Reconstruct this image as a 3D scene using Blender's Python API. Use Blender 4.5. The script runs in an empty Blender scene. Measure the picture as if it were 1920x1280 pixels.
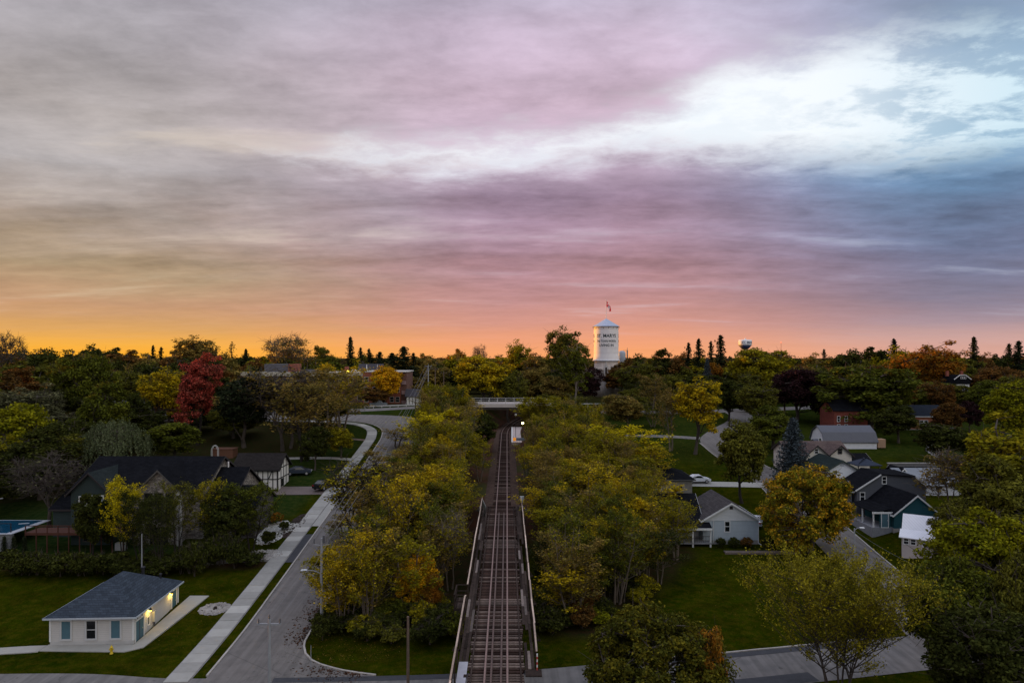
import bpy, math, random
import numpy as np
from mathutils import Vector

SC = bpy.context.scene
COL = SC.collection
R = math.radians
# ------------------------------------------------------------------ camera
CAMZ = 27.0
FPX, HORY = 1280.0, 668.0            # focal length and horizon row of the 1920 x 1280 photograph
cd = bpy.data.cameras.new('camera')
cd.sensor_width = 36.0
cd.lens = 24.0
cd.shift_y = 28.0 / 1920.0
cd.clip_start = 0.5
cd.clip_end = 20000.0
cam = bpy.data.objects.new('camera', cd)
COL.objects.link(cam)
cam.location = (0, 0, CAMZ)
cam.rotation_euler = (R(90), 0, 0)
SC.camera = cam
SC.view_settings.view_transform = 'Standard'
SC.view_settings.look = 'None'
SC.view_settings.gamma = 1.0
SC.view_settings.exposure = 0.12
SC.render.engine = 'CYCLES'
try:
    SC.cycles.max_bounces = 5
    SC.cycles.diffuse_bounces = 3
    SC.cycles.glossy_bounces = 2
    SC.cycles.transmission_bounces = 3
    SC.cycles.transparent_max_bounces = 4
    SC.cycles.caustics_reflective = False
    SC.cycles.caustics_refractive = False
    SC.cycles.use_denoising = True
except Exception:
    pass

# ------------------------------------------------------------------ world: sunset sky under a broken cloud deck
SUN_AZ = R(-56)                       # 56 degrees left of the view direction
SUN_EL = R(1.3)
SX, SY = math.sin(SUN_AZ), math.cos(SUN_AZ)
def lin(c):
    return tuple(((v / 255.0) / 12.92 if v / 255.0 <= 0.04045 else ((v / 255.0 + 0.055) / 1.055) ** 2.4) for v in c) + (1.0,)
world = bpy.data.worlds.new('World')
SC.world = world
world.use_nodes = True
wt = world.node_tree
wt.nodes.clear()
def N(t, typ, **kw):
    n = t.nodes.new(typ)
    for k, v in kw.items():
        setattr(n, k, v)
    return n
def put(t, sock, v):
    if v is None:
        return
    if isinstance(v, bpy.types.NodeSocket):
        t.links.new(v, sock)
    else:
        sock.default_value = v
def ma(t, op, a, b=None, c=None, clamp=False):
    n = N(t, 'ShaderNodeMath', operation=op)
    n.use_clamp = clamp
    put(t, n.inputs[0], a); put(t, n.inputs[1], b)
    if c is not None: put(t, n.inputs[2], c)
    return n.outputs[0]
def mix(t, f, a, b, blend='MIX'):
    n = N(t, 'ShaderNodeMix', data_type='RGBA', blend_type=blend)
    put(t, n.inputs[0], f); put(t, n.inputs[6], a); put(t, n.inputs[7], b)
    return n.outputs[2]
def ramp(t, f, stops, interp='LINEAR'):
    n = N(t, 'ShaderNodeValToRGB')
    cr = n.color_ramp
    cr.interpolation = interp
    while len(cr.elements) < len(stops):
        cr.elements.new(0.5)
    for e, (p, c) in zip(cr.elements, stops):
        e.position = p
        e.color = c if len(c) == 4 else tuple(c) + (1,)
    put(t, n.inputs[0], f)
    return n.outputs[0]
def sstep(t, x, lo, hi, o0=0.0, o1=1.0):
    n = N(t, 'ShaderNodeMapRange', interpolation_type='SMOOTHSTEP')
    put(t, n.inputs[0], x); put(t, n.inputs[1], lo); put(t, n.inputs[2], hi); put(t, n.inputs[3], o0); put(t, n.inputs[4], o1)
    return n.outputs[0]
def noise(t, vec, scale, detail=4.0, rough=0.5, dist=0.0):
    n = N(t, 'ShaderNodeTexNoise')
    put(t, n.inputs['Vector'], vec)
    n.inputs['Scale'].default_value = scale
    n.inputs['Detail'].default_value = detail
    n.inputs['Roughness'].default_value = rough
    n.inputs['Distortion'].default_value = dist
    return n.outputs[0]
def comb(t, x, y, z):
    n = N(t, 'ShaderNodeCombineXYZ')
    put(t, n.inputs[0], x); put(t, n.inputs[1], y); put(t, n.inputs[2], z)
    return n.outputs[0]

def build_sky(t):
    tc = N(t, 'ShaderNodeTexCoord')
    sep = N(t, 'ShaderNodeSeparateXYZ')
    t.links.new(tc.outputs['Generated'], sep.inputs[0])
    dx, dy, dz = sep.outputs
    hz = ma(t, 'MAXIMUM', dz, 0.0)
    hl = ma(t, 'SQRT', ma(t, 'MAXIMUM', ma(t, 'ADD', ma(t, 'MULTIPLY', dx, dx), ma(t, 'MULTIPLY', dy, dy)), 1e-5))
    ds = ma(t, 'DIVIDE', ma(t, 'ADD', ma(t, 'MULTIPLY', dx, SX), ma(t, 'MULTIPLY', dy, SY)), hl)      # cosine of the azimuth from the sun
    # cloud deck seen in perspective
    den = ma(t, 'ADD', hz, 0.10)
    u = ma(t, 'DIVIDE', dx, den)
    v = ma(t, 'DIVIDE', dy, den)
    P = comb(t, u, v, 0.0)
    Pst = comb(t, ma(t, 'MULTIPLY', u, 0.5), ma(t, 'MULTIPLY', v, 1.4), 3.1)     # stretched streaks
    n_big = noise(t, P, 0.55, 6, 0.55, 0.4)
    n_str = noise(t, Pst, 1.3, 8, 0.58, 0.25)
    n_fine = noise(t, comb(t, ma(t, 'MULTIPLY', u, 0.9), ma(t, 'MULTIPLY', v, 1.1), 7.7), 4.6, 8, 0.64, 0.15)
    # wavering of the layers
    wav = ma(t, 'ADD', ma(t, 'MULTIPLY', ma(t, 'SUBTRACT', n_big, 0.5), 0.10), ma(t, 'MULTIPLY', ma(t, 'SUBTRACT', n_str, 0.5), 0.09))
    s = ma(t, 'ADD', hz, ma(t, 'MULTIPLY', wav, sstep(t, hz, 0.0, 0.2, 0.12, 1.0)))
    s2 = ma(t, 'MULTIPLY', s, 2.0, clamp=True)          # ramp 0..1 covers sine 0..0.5
    L = ramp(t, s2, [(0.0, lin((255, 176, 44))), (0.03, lin((248, 178, 70))), (0.07, lin((222, 166, 98))), (0.13, lin((198, 154, 118))),
                     (0.22, lin((176, 152, 122))), (0.32, lin((168, 152, 140))), (0.46, lin((178, 172, 172))), (0.60, lin((176, 168, 166))), (0.80, lin((182, 178, 186))), (1.0, lin((176, 180, 196)))])
    Mi = ramp(t, s2, [(0.0, lin((250, 166, 106))), (0.045, lin((240, 162, 122))), (0.10, lin((214, 152, 136))), (0.17, lin((192, 142, 140))),
                      (0.28, lin((172, 136, 148))), (0.44, lin((164, 140, 162))), (0.54, lin((180, 160, 180))), (0.70, lin((208, 184, 202))), (0.85, lin((202, 184, 204))), (1.0, lin((178, 176, 196)))])
    Rr = ramp(t, s2, [(0.0, lin((222, 166, 146))), (0.04, lin((206, 164, 156))), (0.08, lin((172, 148, 156))), (0.15, lin((132, 126, 146))),
                      (0.26, lin((112, 120, 148))), (0.42, lin((112, 148, 184))), (0.52, lin((126, 168, 196))), (0.66, lin((136, 166, 192))), (0.80, lin((134, 152, 178))), (1.0, lin((140, 156, 182)))])
    azn = ma(t, 'ADD', ds, ma(t, 'MULTIPLY', ma(t, 'SUBTRACT', n_big, 0.5), 0.18))
    base = mix(t, sstep(t, azn, 0.55, 0.92), Mi, L)
    base = mix(t, sstep(t, azn, 0.42, -0.02), base, Rr)
    # streak contrast
    zen = sstep(t, hz, 0.44, 0.92, 1.0, 2.3)            # unseen deck overhead brightened to lift the light below
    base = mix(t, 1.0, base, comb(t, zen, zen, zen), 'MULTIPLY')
    con = sstep(t, hz, 0.01, 0.16, 0.10, 1.0)
    st = ma(t, 'ADD', ma(t, 'MULTIPLY', ma(t, 'SUBTRACT', n_str, 0.5), 1.0), ma(t, 'MULTIPLY', ma(t, 'SUBTRACT', n_fine, 0.5), 0.62))
    st = ma(t, 'ADD', 0.93, ma(t, 'MULTIPLY', ma(t, 'MULTIPLY', st, con), 1.2))
    base = mix(t, 1.0, base, comb(t, st, st, st), 'MULTIPLY')
    # thin pale lines where the deck thins near the horizon and in the middle layers
    lines = sstep(t, n_str, 0.56, 0.72)
    lines = ma(t, 'MULTIPLY', lines, ma(t, 'MULTIPLY', sstep(t, hz, 0.015, 0.07), 0.26))
    base = mix(t, lines, base, mix(t, sstep(t, ds, 0.3, 0.95), lin((204, 208, 220)), lin((224, 206, 176))))
    # the break in the deck: clear pale air behind it
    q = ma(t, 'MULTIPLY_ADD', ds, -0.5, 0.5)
    hw = ramp(t, q, [(0.0, (.0,) * 3), (0.07, (.0,) * 3), (0.11, (.006,) * 3), (0.19, (.024,) * 3), (0.31, (.046,) * 3), (0.36, (.115,) * 3), (0.45, (.150,) * 3), (0.53, (.135,) * 3), (0.60, (.20,) * 3), (0.74, (.55,) * 3), (1.0, (.80,) * 3)])  # break widened out of view to add light from behind the camera
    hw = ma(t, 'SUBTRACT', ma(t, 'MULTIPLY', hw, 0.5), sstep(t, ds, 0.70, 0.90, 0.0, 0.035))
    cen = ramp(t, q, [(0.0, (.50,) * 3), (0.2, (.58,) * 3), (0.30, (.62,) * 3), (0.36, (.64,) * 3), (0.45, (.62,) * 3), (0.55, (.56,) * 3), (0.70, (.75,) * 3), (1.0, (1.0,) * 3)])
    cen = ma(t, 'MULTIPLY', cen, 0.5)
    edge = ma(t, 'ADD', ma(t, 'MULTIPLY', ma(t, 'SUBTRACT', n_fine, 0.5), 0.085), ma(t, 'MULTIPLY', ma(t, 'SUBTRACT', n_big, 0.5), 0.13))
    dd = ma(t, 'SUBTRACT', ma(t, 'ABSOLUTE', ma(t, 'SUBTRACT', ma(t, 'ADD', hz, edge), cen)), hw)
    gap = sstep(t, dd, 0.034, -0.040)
    nis = N(t, 'ShaderNodeTexSky', sky_type='NISHITA')
    nis.sun_disc = False
    nis.sun_elevation = SUN_EL
    nis.sun_rotation = SUN_AZ
    nis.altitude = 330
    nis.air_density = 1.2
    nis.dust_density = 1.5
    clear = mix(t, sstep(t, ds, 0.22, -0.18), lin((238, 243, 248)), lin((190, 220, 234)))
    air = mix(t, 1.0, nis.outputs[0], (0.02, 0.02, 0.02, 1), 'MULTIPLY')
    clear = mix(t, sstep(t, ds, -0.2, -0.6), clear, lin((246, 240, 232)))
    up_ = sstep(t, ds, -0.25, -0.9, 1.0, 1.35)  # unseen clear sky behind the camera brightened to lift the light
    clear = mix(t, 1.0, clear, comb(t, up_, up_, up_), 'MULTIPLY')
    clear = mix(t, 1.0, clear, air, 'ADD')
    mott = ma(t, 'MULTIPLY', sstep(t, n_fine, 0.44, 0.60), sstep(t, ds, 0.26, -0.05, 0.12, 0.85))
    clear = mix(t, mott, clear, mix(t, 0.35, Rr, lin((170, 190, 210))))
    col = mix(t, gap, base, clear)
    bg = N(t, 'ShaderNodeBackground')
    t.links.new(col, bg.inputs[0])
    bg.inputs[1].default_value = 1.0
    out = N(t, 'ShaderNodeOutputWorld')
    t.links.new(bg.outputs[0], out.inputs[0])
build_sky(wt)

# ------------------------------------------------------------------ the low sun
sd = bpy.data.lights.new('sun', 'SUN')
sd.energy = 5.0
sd.angle = R(0.6)
sd.color = (1.0, 0.40, 0.02)
sun = bpy.data.objects.new('sun', sd)
COL.objects.link(sun)
sun.rotation_euler = Vector((-SX * math.cos(SUN_EL), -SY * math.cos(SUN_EL), -math.sin(SUN_EL))).to_track_quat('-Z', 'Y').to_euler()

# ------------------------------------------------------------------ helpers
def tag(o, label=None, cat=None, group=None, kind=None):
    if label: o['label'] = label
    if cat: o['category'] = cat
    if group: o['group'] = group
    if kind: o['kind'] = kind
    return o
def empty(name, loc=(0, 0, 0), rz=0.0, label=None, cat=None, group=None):
    o = bpy.data.objects.new(name, None)
    COL.objects.link(o)
    o.location = loc
    o.rotation_euler = (0, 0, rz)
    return tag(o, label, cat, group)
def link(name, me, mat=None, parent=None):
    o = bpy.data.objects.new(name, me)
    COL.objects.link(o)
    if mat is not None and not me.materials:
        me.materials.append(mat)
    if parent is not None:
        o.parent = parent
    return o
def np_mesh(name, V, F, smooth=False):
    """V (n,3), F (m,k) all faces of k corners"""
    V = np.asarray(V, dtype=np.float32); F = np.asarray(F, dtype=np.int32)
    me = bpy.data.meshes.new(name)
    m, k = F.shape
    me.vertices.add(len(V)); me.vertices.foreach_set('co', V.ravel())
    me.loops.add(m * k); me.loops.foreach_set('vertex_index', F.ravel())
    me.polygons.add(m)
    me.polygons.foreach_set('loop_start', np.arange(0, m * k, k, dtype=np.int32))
    if smooth: me.polygons.foreach_set('use_smooth', np.ones(m, dtype=bool))
    me.update(calc_edges=True)
    return me
class MB:
    def __init__(s):
        s.v = []; s.f = []
    def add(s, vs, fs):
        o = len(s.v)
        s.v += [tuple(p) for p in vs]
        s.f += [tuple(i + o for i in f) for f in fs]
        return s
    def box(s, x0, x1, y0, y1, z0, z1):
        return s.add([(x0, y0, z0), (x1, y0, z0), (x1, y1, z0), (x0, y1, z0), (x0, y0, z1), (x1, y0, z1), (x1, y1, z1), (x0, y1, z1)],
                     [(0, 3, 2, 1), (4, 5, 6, 7), (0, 1, 5, 4), (1, 2, 6, 5), (2, 3, 7, 6), (3, 0, 4, 7)])
    def beam(s, a, b, w, h, up=(0, 0, 1)):
        a = Vector(a); b = Vector(b); d = (b - a).normalized()
        u = Vector(up)
        if abs(d.dot(u)) > 0.98: u = Vector((0, 1, 0))
        r = d.cross(u).normalized() * (w / 2); q = r.cross(d).normalized() * (h / 2)
        return s.add([a - r - q, a + r - q, a + r + q, a - r + q, b - r - q, b + r - q, b + r + q, b - r + q],
                     [(0, 1, 2, 3), (7, 6, 5, 4), (0, 4, 5, 1), (1, 5, 6, 2), (2, 6, 7, 3), (3, 7, 4, 0)])
    def tube(s, pts, rad, n=8, cap=True):
        pts = [Vector(p) for p in pts]
        if not hasattr(rad, '__len__'): rad = [rad] * len(pts)
        o = len(s.v)
        ref = Vector((0.13, 0.97, 0.2))
        for i, p in enumerate(pts):
            d = (pts[min(i + 1, len(pts) - 1)] - pts[max(i - 1, 0)]).normalized()
            a = d.cross(ref)
            if a.length < 1e-3: a = d.cross(Vector((1, 0, 0)))
            a.normalize(); b = d.cross(a)
            for k in range(n):
                t = 2 * math.pi * k / n
                s.v.append(tuple(p + (a * math.cos(t) + b * math.sin(t)) * rad[i]))
        for i in range(len(pts) - 1):
            for k in range(n):
                k2 = (k + 1) % n
                s.f.append((o + i * n + k, o + i * n + k2, o + (i + 1) * n + k2, o + (i + 1) * n + k))
        if cap:
            s.f.append(tuple(o + k for k in range(n))[::-1])
            s.f.append(tuple(o + (len(pts) - 1) * n + k for k in range(n)))
        return s
    def lathe(s, prof, n=24, c=(0, 0, 0), cap=True):
        o = len(s.v)
        for r, z in prof:
            for k in range(n):
                t = 2 * math.pi * k / n
                s.v.append((c[0] + r * math.cos(t), c[1] + r * math.sin(t), c[2] + z))
        for i in range(len(prof) - 1):
            for k in range(n):
                k2 = (k + 1) % n
                s.f.append((o + i * n + k, o + i * n + k2, o + (i + 1) * n + k2, o + (i + 1) * n + k))
        if cap:
            s.f.append(tuple(o + k for k in range(n))[::-1])
            s.f.append(tuple(o + (len(prof) - 1) * n + k for k in range(n)))
        return s
    def prism(s, poly, d, axis):
        """extrude a 2-D polygon: axis 'x' poly is (y,z), 'y' poly is (x,z), 'z' poly is (x,y); d = (lo, hi)"""
        def P(p, t):
            return (t, p[0], p[1]) if axis == 'x' else ((p[0], t, p[1]) if axis == 'y' else (p[0], p[1], t))
        n = len(poly)
        vs = [P(p, d[0]) for p in poly] + [P(p, d[1]) for p in poly]
        fs = [tuple(range(n))[::-1], tuple(range(n, 2 * n))] + [(i, (i + 1) % n, n + (i + 1) % n, n + i) for i in range(n)]
        return s.add(vs, fs)
    def mesh(s, name, fixn=True, smooth=False):
        me = bpy.data.meshes.new(name)
        me.from_pydata(s.v, [], s.f)
        if fixn:
            import bmesh
            bm = bmesh.new(); bm.from_mesh(me)
            bmesh.ops.recalc_face_normals(bm, faces=bm.faces)
            bm.to_mesh(me); bm.free()
        if smooth:
            for p in me.polygons: p.use_smooth = True
        me.update()
        return me
    def build(s, name, mat, parent=None, smooth=False):
        return link(name, s.mesh(name, True, smooth), mat, parent)
def copy_tree(o, parent=None):
    c = o.copy(); COL.objects.link(c)
    c.parent = parent
    for ch in o.children: copy_tree(ch, c)
    return c

# ------------------------------------------------------------------ materials
MATS = {}
def mat(name, col, rough=0.8, var=0.25, scale=3.0, col2=None, bump=0.0, bscale=None, spec=0.3, metal=0.0, kind=None, ksc=1.0, emit=None, estr=0.0):
    if name in MATS: return MATS[name]
    m = bpy.data.materials.new(name); m.use_nodes = True
    t = m.node_tree; b = t.nodes['Principled BSDF']
    tc = N(t, 'ShaderNodeTexCoord'); ob = tc.outputs['Object']
    n1 = noise(t, ob, scale, 6, 0.6)
    n2 = noise(t, ob, scale * 0.13, 3, 0.5)
    c2 = col2 or tuple(max(0, x * 0.55) for x in col)
    f = ma(t, 'ADD', ma(t, 'MULTIPLY', sstep(t, n1, 0.35, 0.68), 0.6), ma(t, 'MULTIPLY', sstep(t, n2, 0.35, 0.66), 0.4))
    c = mix(t, ma(t, 'MULTIPLY', f, var * 2 if var < 0.5 else 1.0), tuple(col) + (1,), tuple(c2) + (1,))
    hgt = None
    sep = N(t, 'ShaderNodeSeparateXYZ'); t.links.new(ob, sep.inputs[0])
    if kind == 'lap':         # horizontal lap siding
        fr = ma(t, 'FRACT', ma(t, 'MULTIPLY', sep.outputs[2], 1.0 / ksc))
        dk = sstep(t, fr, 0.0, 0.16, 0.62, 1.0)
        c = mix(t, 1.0, c, comb(t, dk, dk, dk), 'MULTIPLY'); hgt = ma(t, 'MULTIPLY', fr, -0.6)
    elif kind == 'shingle':
        br = N(t, 'ShaderNodeTexBrick'); br.inputs['Scale'].default_value = 1.0
        br.inputs['Color1'].default_value = (1, 1, 1, 1); br.inputs['Color2'].default_value = (0.55, 0.55, 0.55, 1); br.inputs['Mortar'].default_value = (0.3, 0.3, 0.3, 1)
        br.inputs['Mortar Size'].default_value = 0.014; br.inputs['Brick Width'].default_value = 0.52; br.inputs['Row Height'].default_value = 0.21
        t.links.new(comb(t, ma(t, 'ADD', sep.outputs[0], ma(t, 'MULTIPLY', sep.outputs[1], 0.77)), ma(t, 'MULTIPLY', sep.outputs[2], 1.5), 0.0), br.inputs['Vector'])
        c = mix(t, 0.8, c, br.outputs[0], 'MULTIPLY')
    elif kind == 'brick':
        br = N(t, 'ShaderNodeTexBrick'); br.inputs['Scale'].default_value = 1.0
        br.inputs['Color1'].default_value = (1, 1, 1, 1); br.inputs['Color2'].default_value = (0.6, 0.55, 0.55, 1); br.inputs['Mortar'].default_value = (1.25, 1.35, 1.4, 1)
        br.inputs['Mortar Size'].default_value = 0.012 * ksc; br.inputs['Brick Width'].default_value = 0.24 * ksc; br.inputs['Row Height'].default_value = 0.08 * ksc
        t.links.new(comb(t, ma(t, 'ADD', sep.outputs[0], sep.outputs[1]), sep.outputs[2], 0.0), br.inputs['Vector'])
        c = mix(t, 0.8, c, br.outputs[0], 'MULTIPLY')
    elif kind == 'stone':
        vo = N(t, 'ShaderNodeTexVoronoi', feature='F1'); vo.inputs['Scale'].default_value = 2.4 / ksc
        vx = N(t, 'ShaderNodeMapping'); vx.inputs['Scale'].default_value = (1, 1, 1.9); t.links.new(ob, vx.inputs[0]); t.links.new(vx.outputs[0], vo.inputs['Vector'])
        ve = N(t, 'ShaderNodeTexVoronoi', feature='DISTANCE_TO_EDGE'); ve.inputs['Scale'].default_value = 2.4 / ksc; t.links.new(vx.outputs[0], ve.inputs['Vector'])
        sv = N(t, 'ShaderNodeSeparateColor'); t.links.new(vo.outputs['Color'], sv.inputs[0])
        k = ma(t, 'ADD', 0.45, ma(t, 'MULTIPLY', sv.outputs[0], 0.8))
        k = ma(t, 'MULTIPLY', k, sstep(t, ve.outputs['Distance'], 0.0, 0.09, 0.35, 1.0))
        c = mix(t, 1.0, c, comb(t, k, k, k), 'MULTIPLY'); hgt = sstep(t, ve.outputs['Distance'], 0.0, 0.12)
    elif kind == 'seam':      # standing seam / board and batten
        fr = ma(t, 'FRACT', ma(t, 'MULTIPLY', ma(t, 'ADD', sep.outputs[0], sep.outputs[1]), 1.0 / ksc))
        dk = sstep(t, fr, 0.0, 0.12, 0.6, 1.0)
        c = mix(t, 1.0, c, comb(t, dk, dk, dk), 'MULTIPLY')
    elif kind == 'wood':
        wv = noise(t, comb(t, ma(t, 'MULTIPLY', sep.outputs[0], 6), ma(t, 'MULTIPLY', sep.outputs[1], 6), ma(t, 'MULTIPLY', sep.outputs[2], 6)), 3.0 * ksc, 5, 0.7, 2.0)
        k = sstep(t, wv, 0.3, 0.7, 0.6, 1.15)
        oi = N(t, 'ShaderNodeObjectInfo')
        k = ma(t, 'MULTIPLY', k, ma(t, 'ADD', 0.55, ma(t, 'MULTIPLY', oi.outputs['Random'], 0.9)))
        c = mix(t, 1.0, c, comb(t, k, k, k), 'MULTIPLY')
    elif kind == 'road':      # tyre polished lanes, sealed cracks, oil spots
        st_ = noise(t, comb(t, ma(t, 'MULTIPLY', sep.outputs[0], 1.6), ma(t, 'MULTIPLY', sep.outputs[1], 0.05), 0.0), 1.0, 4, 0.6)
        k = sstep(t, st_, 0.32, 0.68, 0.82, 1.14)
        ve = N(t, 'ShaderNodeTexVoronoi', feature='DISTANCE_TO_EDGE'); ve.inputs['Scale'].default_value = 0.13
        wv = N(t, 'ShaderNodeVectorMath', operation='ADD'); t.links.new(ob, wv.inputs[0])
        nn_ = noise(t, ob, 0.8, 4, 0.7); t.links.new(comb(t, ma(t, 'MULTIPLY', nn_, 2.2), ma(t, 'MULTIPLY', nn_, -1.7), 0.0), wv.inputs[1]); t.links.new(wv.outputs[0], ve.inputs['Vector'])
        k = ma(t, 'MULTIPLY', k, sstep(t, ve.outputs['Distance'], 0.001, 0.008, 0.72, 1.0))
        sp_ = noise(t, ob, 1.7, 2, 0.4); k = ma(t, 'MULTIPLY', k, sstep(t, sp_, 0.70, 0.78, 1.0, 0.7))
        c = mix(t, 1.0, c, comb(t, k, k, k), 'MULTIPLY')
    elif kind == 'slab':
        oi = N(t, 'ShaderNodeObjectInfo')
        k = ma(t, 'ADD', 0.78, ma(t, 'MULTIPLY', ma(t, 'POWER', oi.outputs['Random'], 3.0), 0.45))
        c = mix(t, 1.0, c, comb(t, k, k, k), 'MULTIPLY')
    t.links.new(c, b.inputs['Base Color'])
    b.inputs['Roughness'].default_value = rough
    b.inputs['Metallic'].default_value = metal
    b.inputs['Specular IOR Level'].default_value = spec
    if emit:
        b.inputs['Emission Color'].default_value = tuple(emit) + (1,)
        b.inputs['Emission Strength'].default_value = estr
    if bump > 0:
        bp = N(t, 'ShaderNodeBump'); bp.inputs['Strength'].default_value = bump; bp.inputs['Distance'].default_value = 0.05
        h = noise(t, ob, bscale or scale * 6, 5, 0.65)
        if hgt is not None: h = ma(t, 'ADD', hgt, ma(t, 'MULTIPLY', h, 0.4))
        t.links.new(h, bp.inputs['Height']); t.links.new(bp.outputs[0], b.inputs['Normal'])
    MATS[name] = m
    return m
def leaf_mat(name, c1, c2, sc=0.35, bias=0.5, trans=0.30):
    if name in MATS: return MATS[name]
    m = bpy.data.materials.new(name); m.use_nodes = True
    t = m.node_tree; t.nodes.clear()
    tc = N(t, 'ShaderNodeTexCoord')
    oi = N(t, 'ShaderNodeObjectInfo')
    off = N(t, 'ShaderNodeVectorMath', operation='ADD')
    t.links.new(tc.outputs['Object'], off.inputs[0])
    rr = ma(t, 'MULTIPLY', oi.outputs['Random'], 37.0)
    t.links.new(comb(t, rr, rr, rr), off.inputs[1])
    nz = noise(t, off.outputs[0], sc, 3, 0.6)
    geo = N(t, 'ShaderNodeNewGeometry')
    ri = geo.outputs['Random Per Island']
    f = sstep(t, ma(t, 'ADD', nz, ma(t, 'MULTIPLY', ma(t, 'SUBTRACT', ri, 0.5), 0.34)), bias - 0.14, bias + 0.14)
    c = mix(t, f, tuple(c1) + (1,), tuple(c2) + (1,))
    k = ma(t, 'ADD', 0.50, ma(t, 'MULTIPLY', ma(t, 'POWER', ma(t, 'FRACT', ma(t, 'MULTIPLY', ri, 91.7)), 1.6), 1.35))
    c = mix(t, 1.0, c, comb(t, k, k, k), 'MULTIPLY')
    d = N(t, 'ShaderNodeBsdfDiffuse'); tr = N(t, 'ShaderNodeBsdfTranslucent'); ms = N(t, 'ShaderNodeMixShader')
    t.links.new(c, d.inputs[0]); t.links.new(c, tr.inputs[0])
    ms.inputs[0].default_value = trans
    t.links.new(d.outputs[0], ms.inputs[1]); t.links.new(tr.outputs[0], ms.inputs[2])
    out = N(t, 'ShaderNodeOutputMaterial'); t.links.new(ms.outputs[0], out.inputs[0])
    MATS[name] = m
    return m

# ------------------------------------------------------------------ terrain height
def prof(pts):
    ys = np.arange(-200, 5001, 1.0)
    z = np.interp(ys, [p[0] for p in pts], [p[1] for p in pts])
    k = np.ones(13) / 13.0
    z = np.convolve(np.pad(z, 6, mode='edge'), k, mode='valid')
    z = np.convolve(np.pad(z, 6, mode='edge'), k, mode='valid')
    return ys, z
_YL, _ZL = prof([(-200, 0), (57, 0), (65, .2), (75, .9), (85, 1.8), (95, 2.8), (118, 5.6), (148, 9.3), (165, 11.2), (186, 12.4), (220, 12.9), (300, 13.2), (500, 14), (1500, 14), (5000, 10)])
_YR, _ZR = prof([(-200, 0), (62, 0), (80, .3), (92, 1), (110, 2.4), (127, 4), (158, 7), (194, 9.2), (240, 12), (300, 13.2), (500, 14), (1500, 14), (5000, 10)])
RAILZ = 6.0
def track_x(y):
    y = np.asarray(y, dtype=float)
    return -1.05 - (np.minimum(y, 185) - 44) * 0.0075 + np.maximum(y - 185, 0) ** 2 * 0.0022
def H(x, y):
    x = np.asarray(x, dtype=float); y = np.asarray(y, dtype=float)
    zl = np.interp(y, _YL, _ZL); zr = np.interp(y, _YR, _ZR)
    w = np.clip((x + 10) / 26.0, 0, 1); w = w * w * (3 - 2 * w)
    far = np.clip((y - 190) / 60.0, 0, 1)
    z = zl * (1 - w) + zr * w
    bw = np.clip((x - 50.0) / 6.0, 0, 1) * np.clip((y - 72) / 14.0, 0, 1) * np.clip((150 - y) / 30.0, 0, 1)
    z = z + 1.3 * bw * bw * (3 - 2 * bw)
    und = 0.5 * np.sin(x * 0.021 + 1.3) * np.sin(y * 0.017 + .4) * far
    z = z + und
    d = np.abs(x - track_x(y))
    lo = (RAILZ - .55) - np.maximum(d - 3.6, 0) * 0.62 - np.maximum(97.5 - y, 0) * 1.1
    hi = (RAILZ - .55) + np.maximum(d - 3.6, 0) * 0.85
    hi = np.where(y > 330, hi + (y - 330) * 0.3, hi)
    return np.minimum(np.maximum(z, np.where(y < 330, lo, -9)), hi)
def h(x, y):
    return float(H(x, y))
def at(px, py, Y):
    """point of the place seen at pixel (px, py) of the photograph, Y metres ahead"""
    return ((px - 960) / FPX * Y, Y, CAMZ + (HORY - py) / FPX * Y)
def G(px, py):
    """ground point seen at that pixel"""
    k = (px - 960) / FPX; s = (HORY - py) / FPX
    y = 20.0
    for i in range(4000):
        if CAMZ + s * y <= h(k * y, y): break
        y += 0.25
    lo, hi_ = y - 0.25, y
    for i in range(20):
        m_ = (lo + hi_) / 2
        if CAMZ + s * m_ <= h(k * m_, m_): hi_ = m_
        else: lo = m_
    return (k * hi_, hi_)

# ------------------------------------------------------------------ the ground: one sheet out to the horizon
def axis_steps(segs):
    out = [segs[0][0]]
    for a, b, st in segs:
        n = max(1, int(round((b - a) / st)))
        out += [a + (b - a) * (i + 1) / n for i in range(n)]
    return np.array(out)
gx = axis_steps([(-4000, -1000, 300), (-1000, -240, 40), (-240, -100, 5), (-100, 100, 1.25), (100, 240, 5), (240, 1000, 40), (1000, 4000, 300)])
gy = axis_steps([(-300, 0, 30), (0, 40, 4), (40, 230, 1.25), (230, 420, 5), (420, 1000, 30), (1000, 6000, 250)])
XX, YY = np.meshgrid(gx, gy)
ZZ = H(XX, YY)
nx, ny = len(gx), len(gy)
V = np.stack([XX.ravel(), YY.ravel(), ZZ.ravel()], 1)
ii = (np.arange(ny - 1)[:, None] * nx + np.arange(nx - 1)[None, :]).ravel()
F = np.stack([ii, ii + 1, ii + 1 + nx, ii + nx], 1)
gme = np_mesh('ground', V, F, True)
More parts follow.
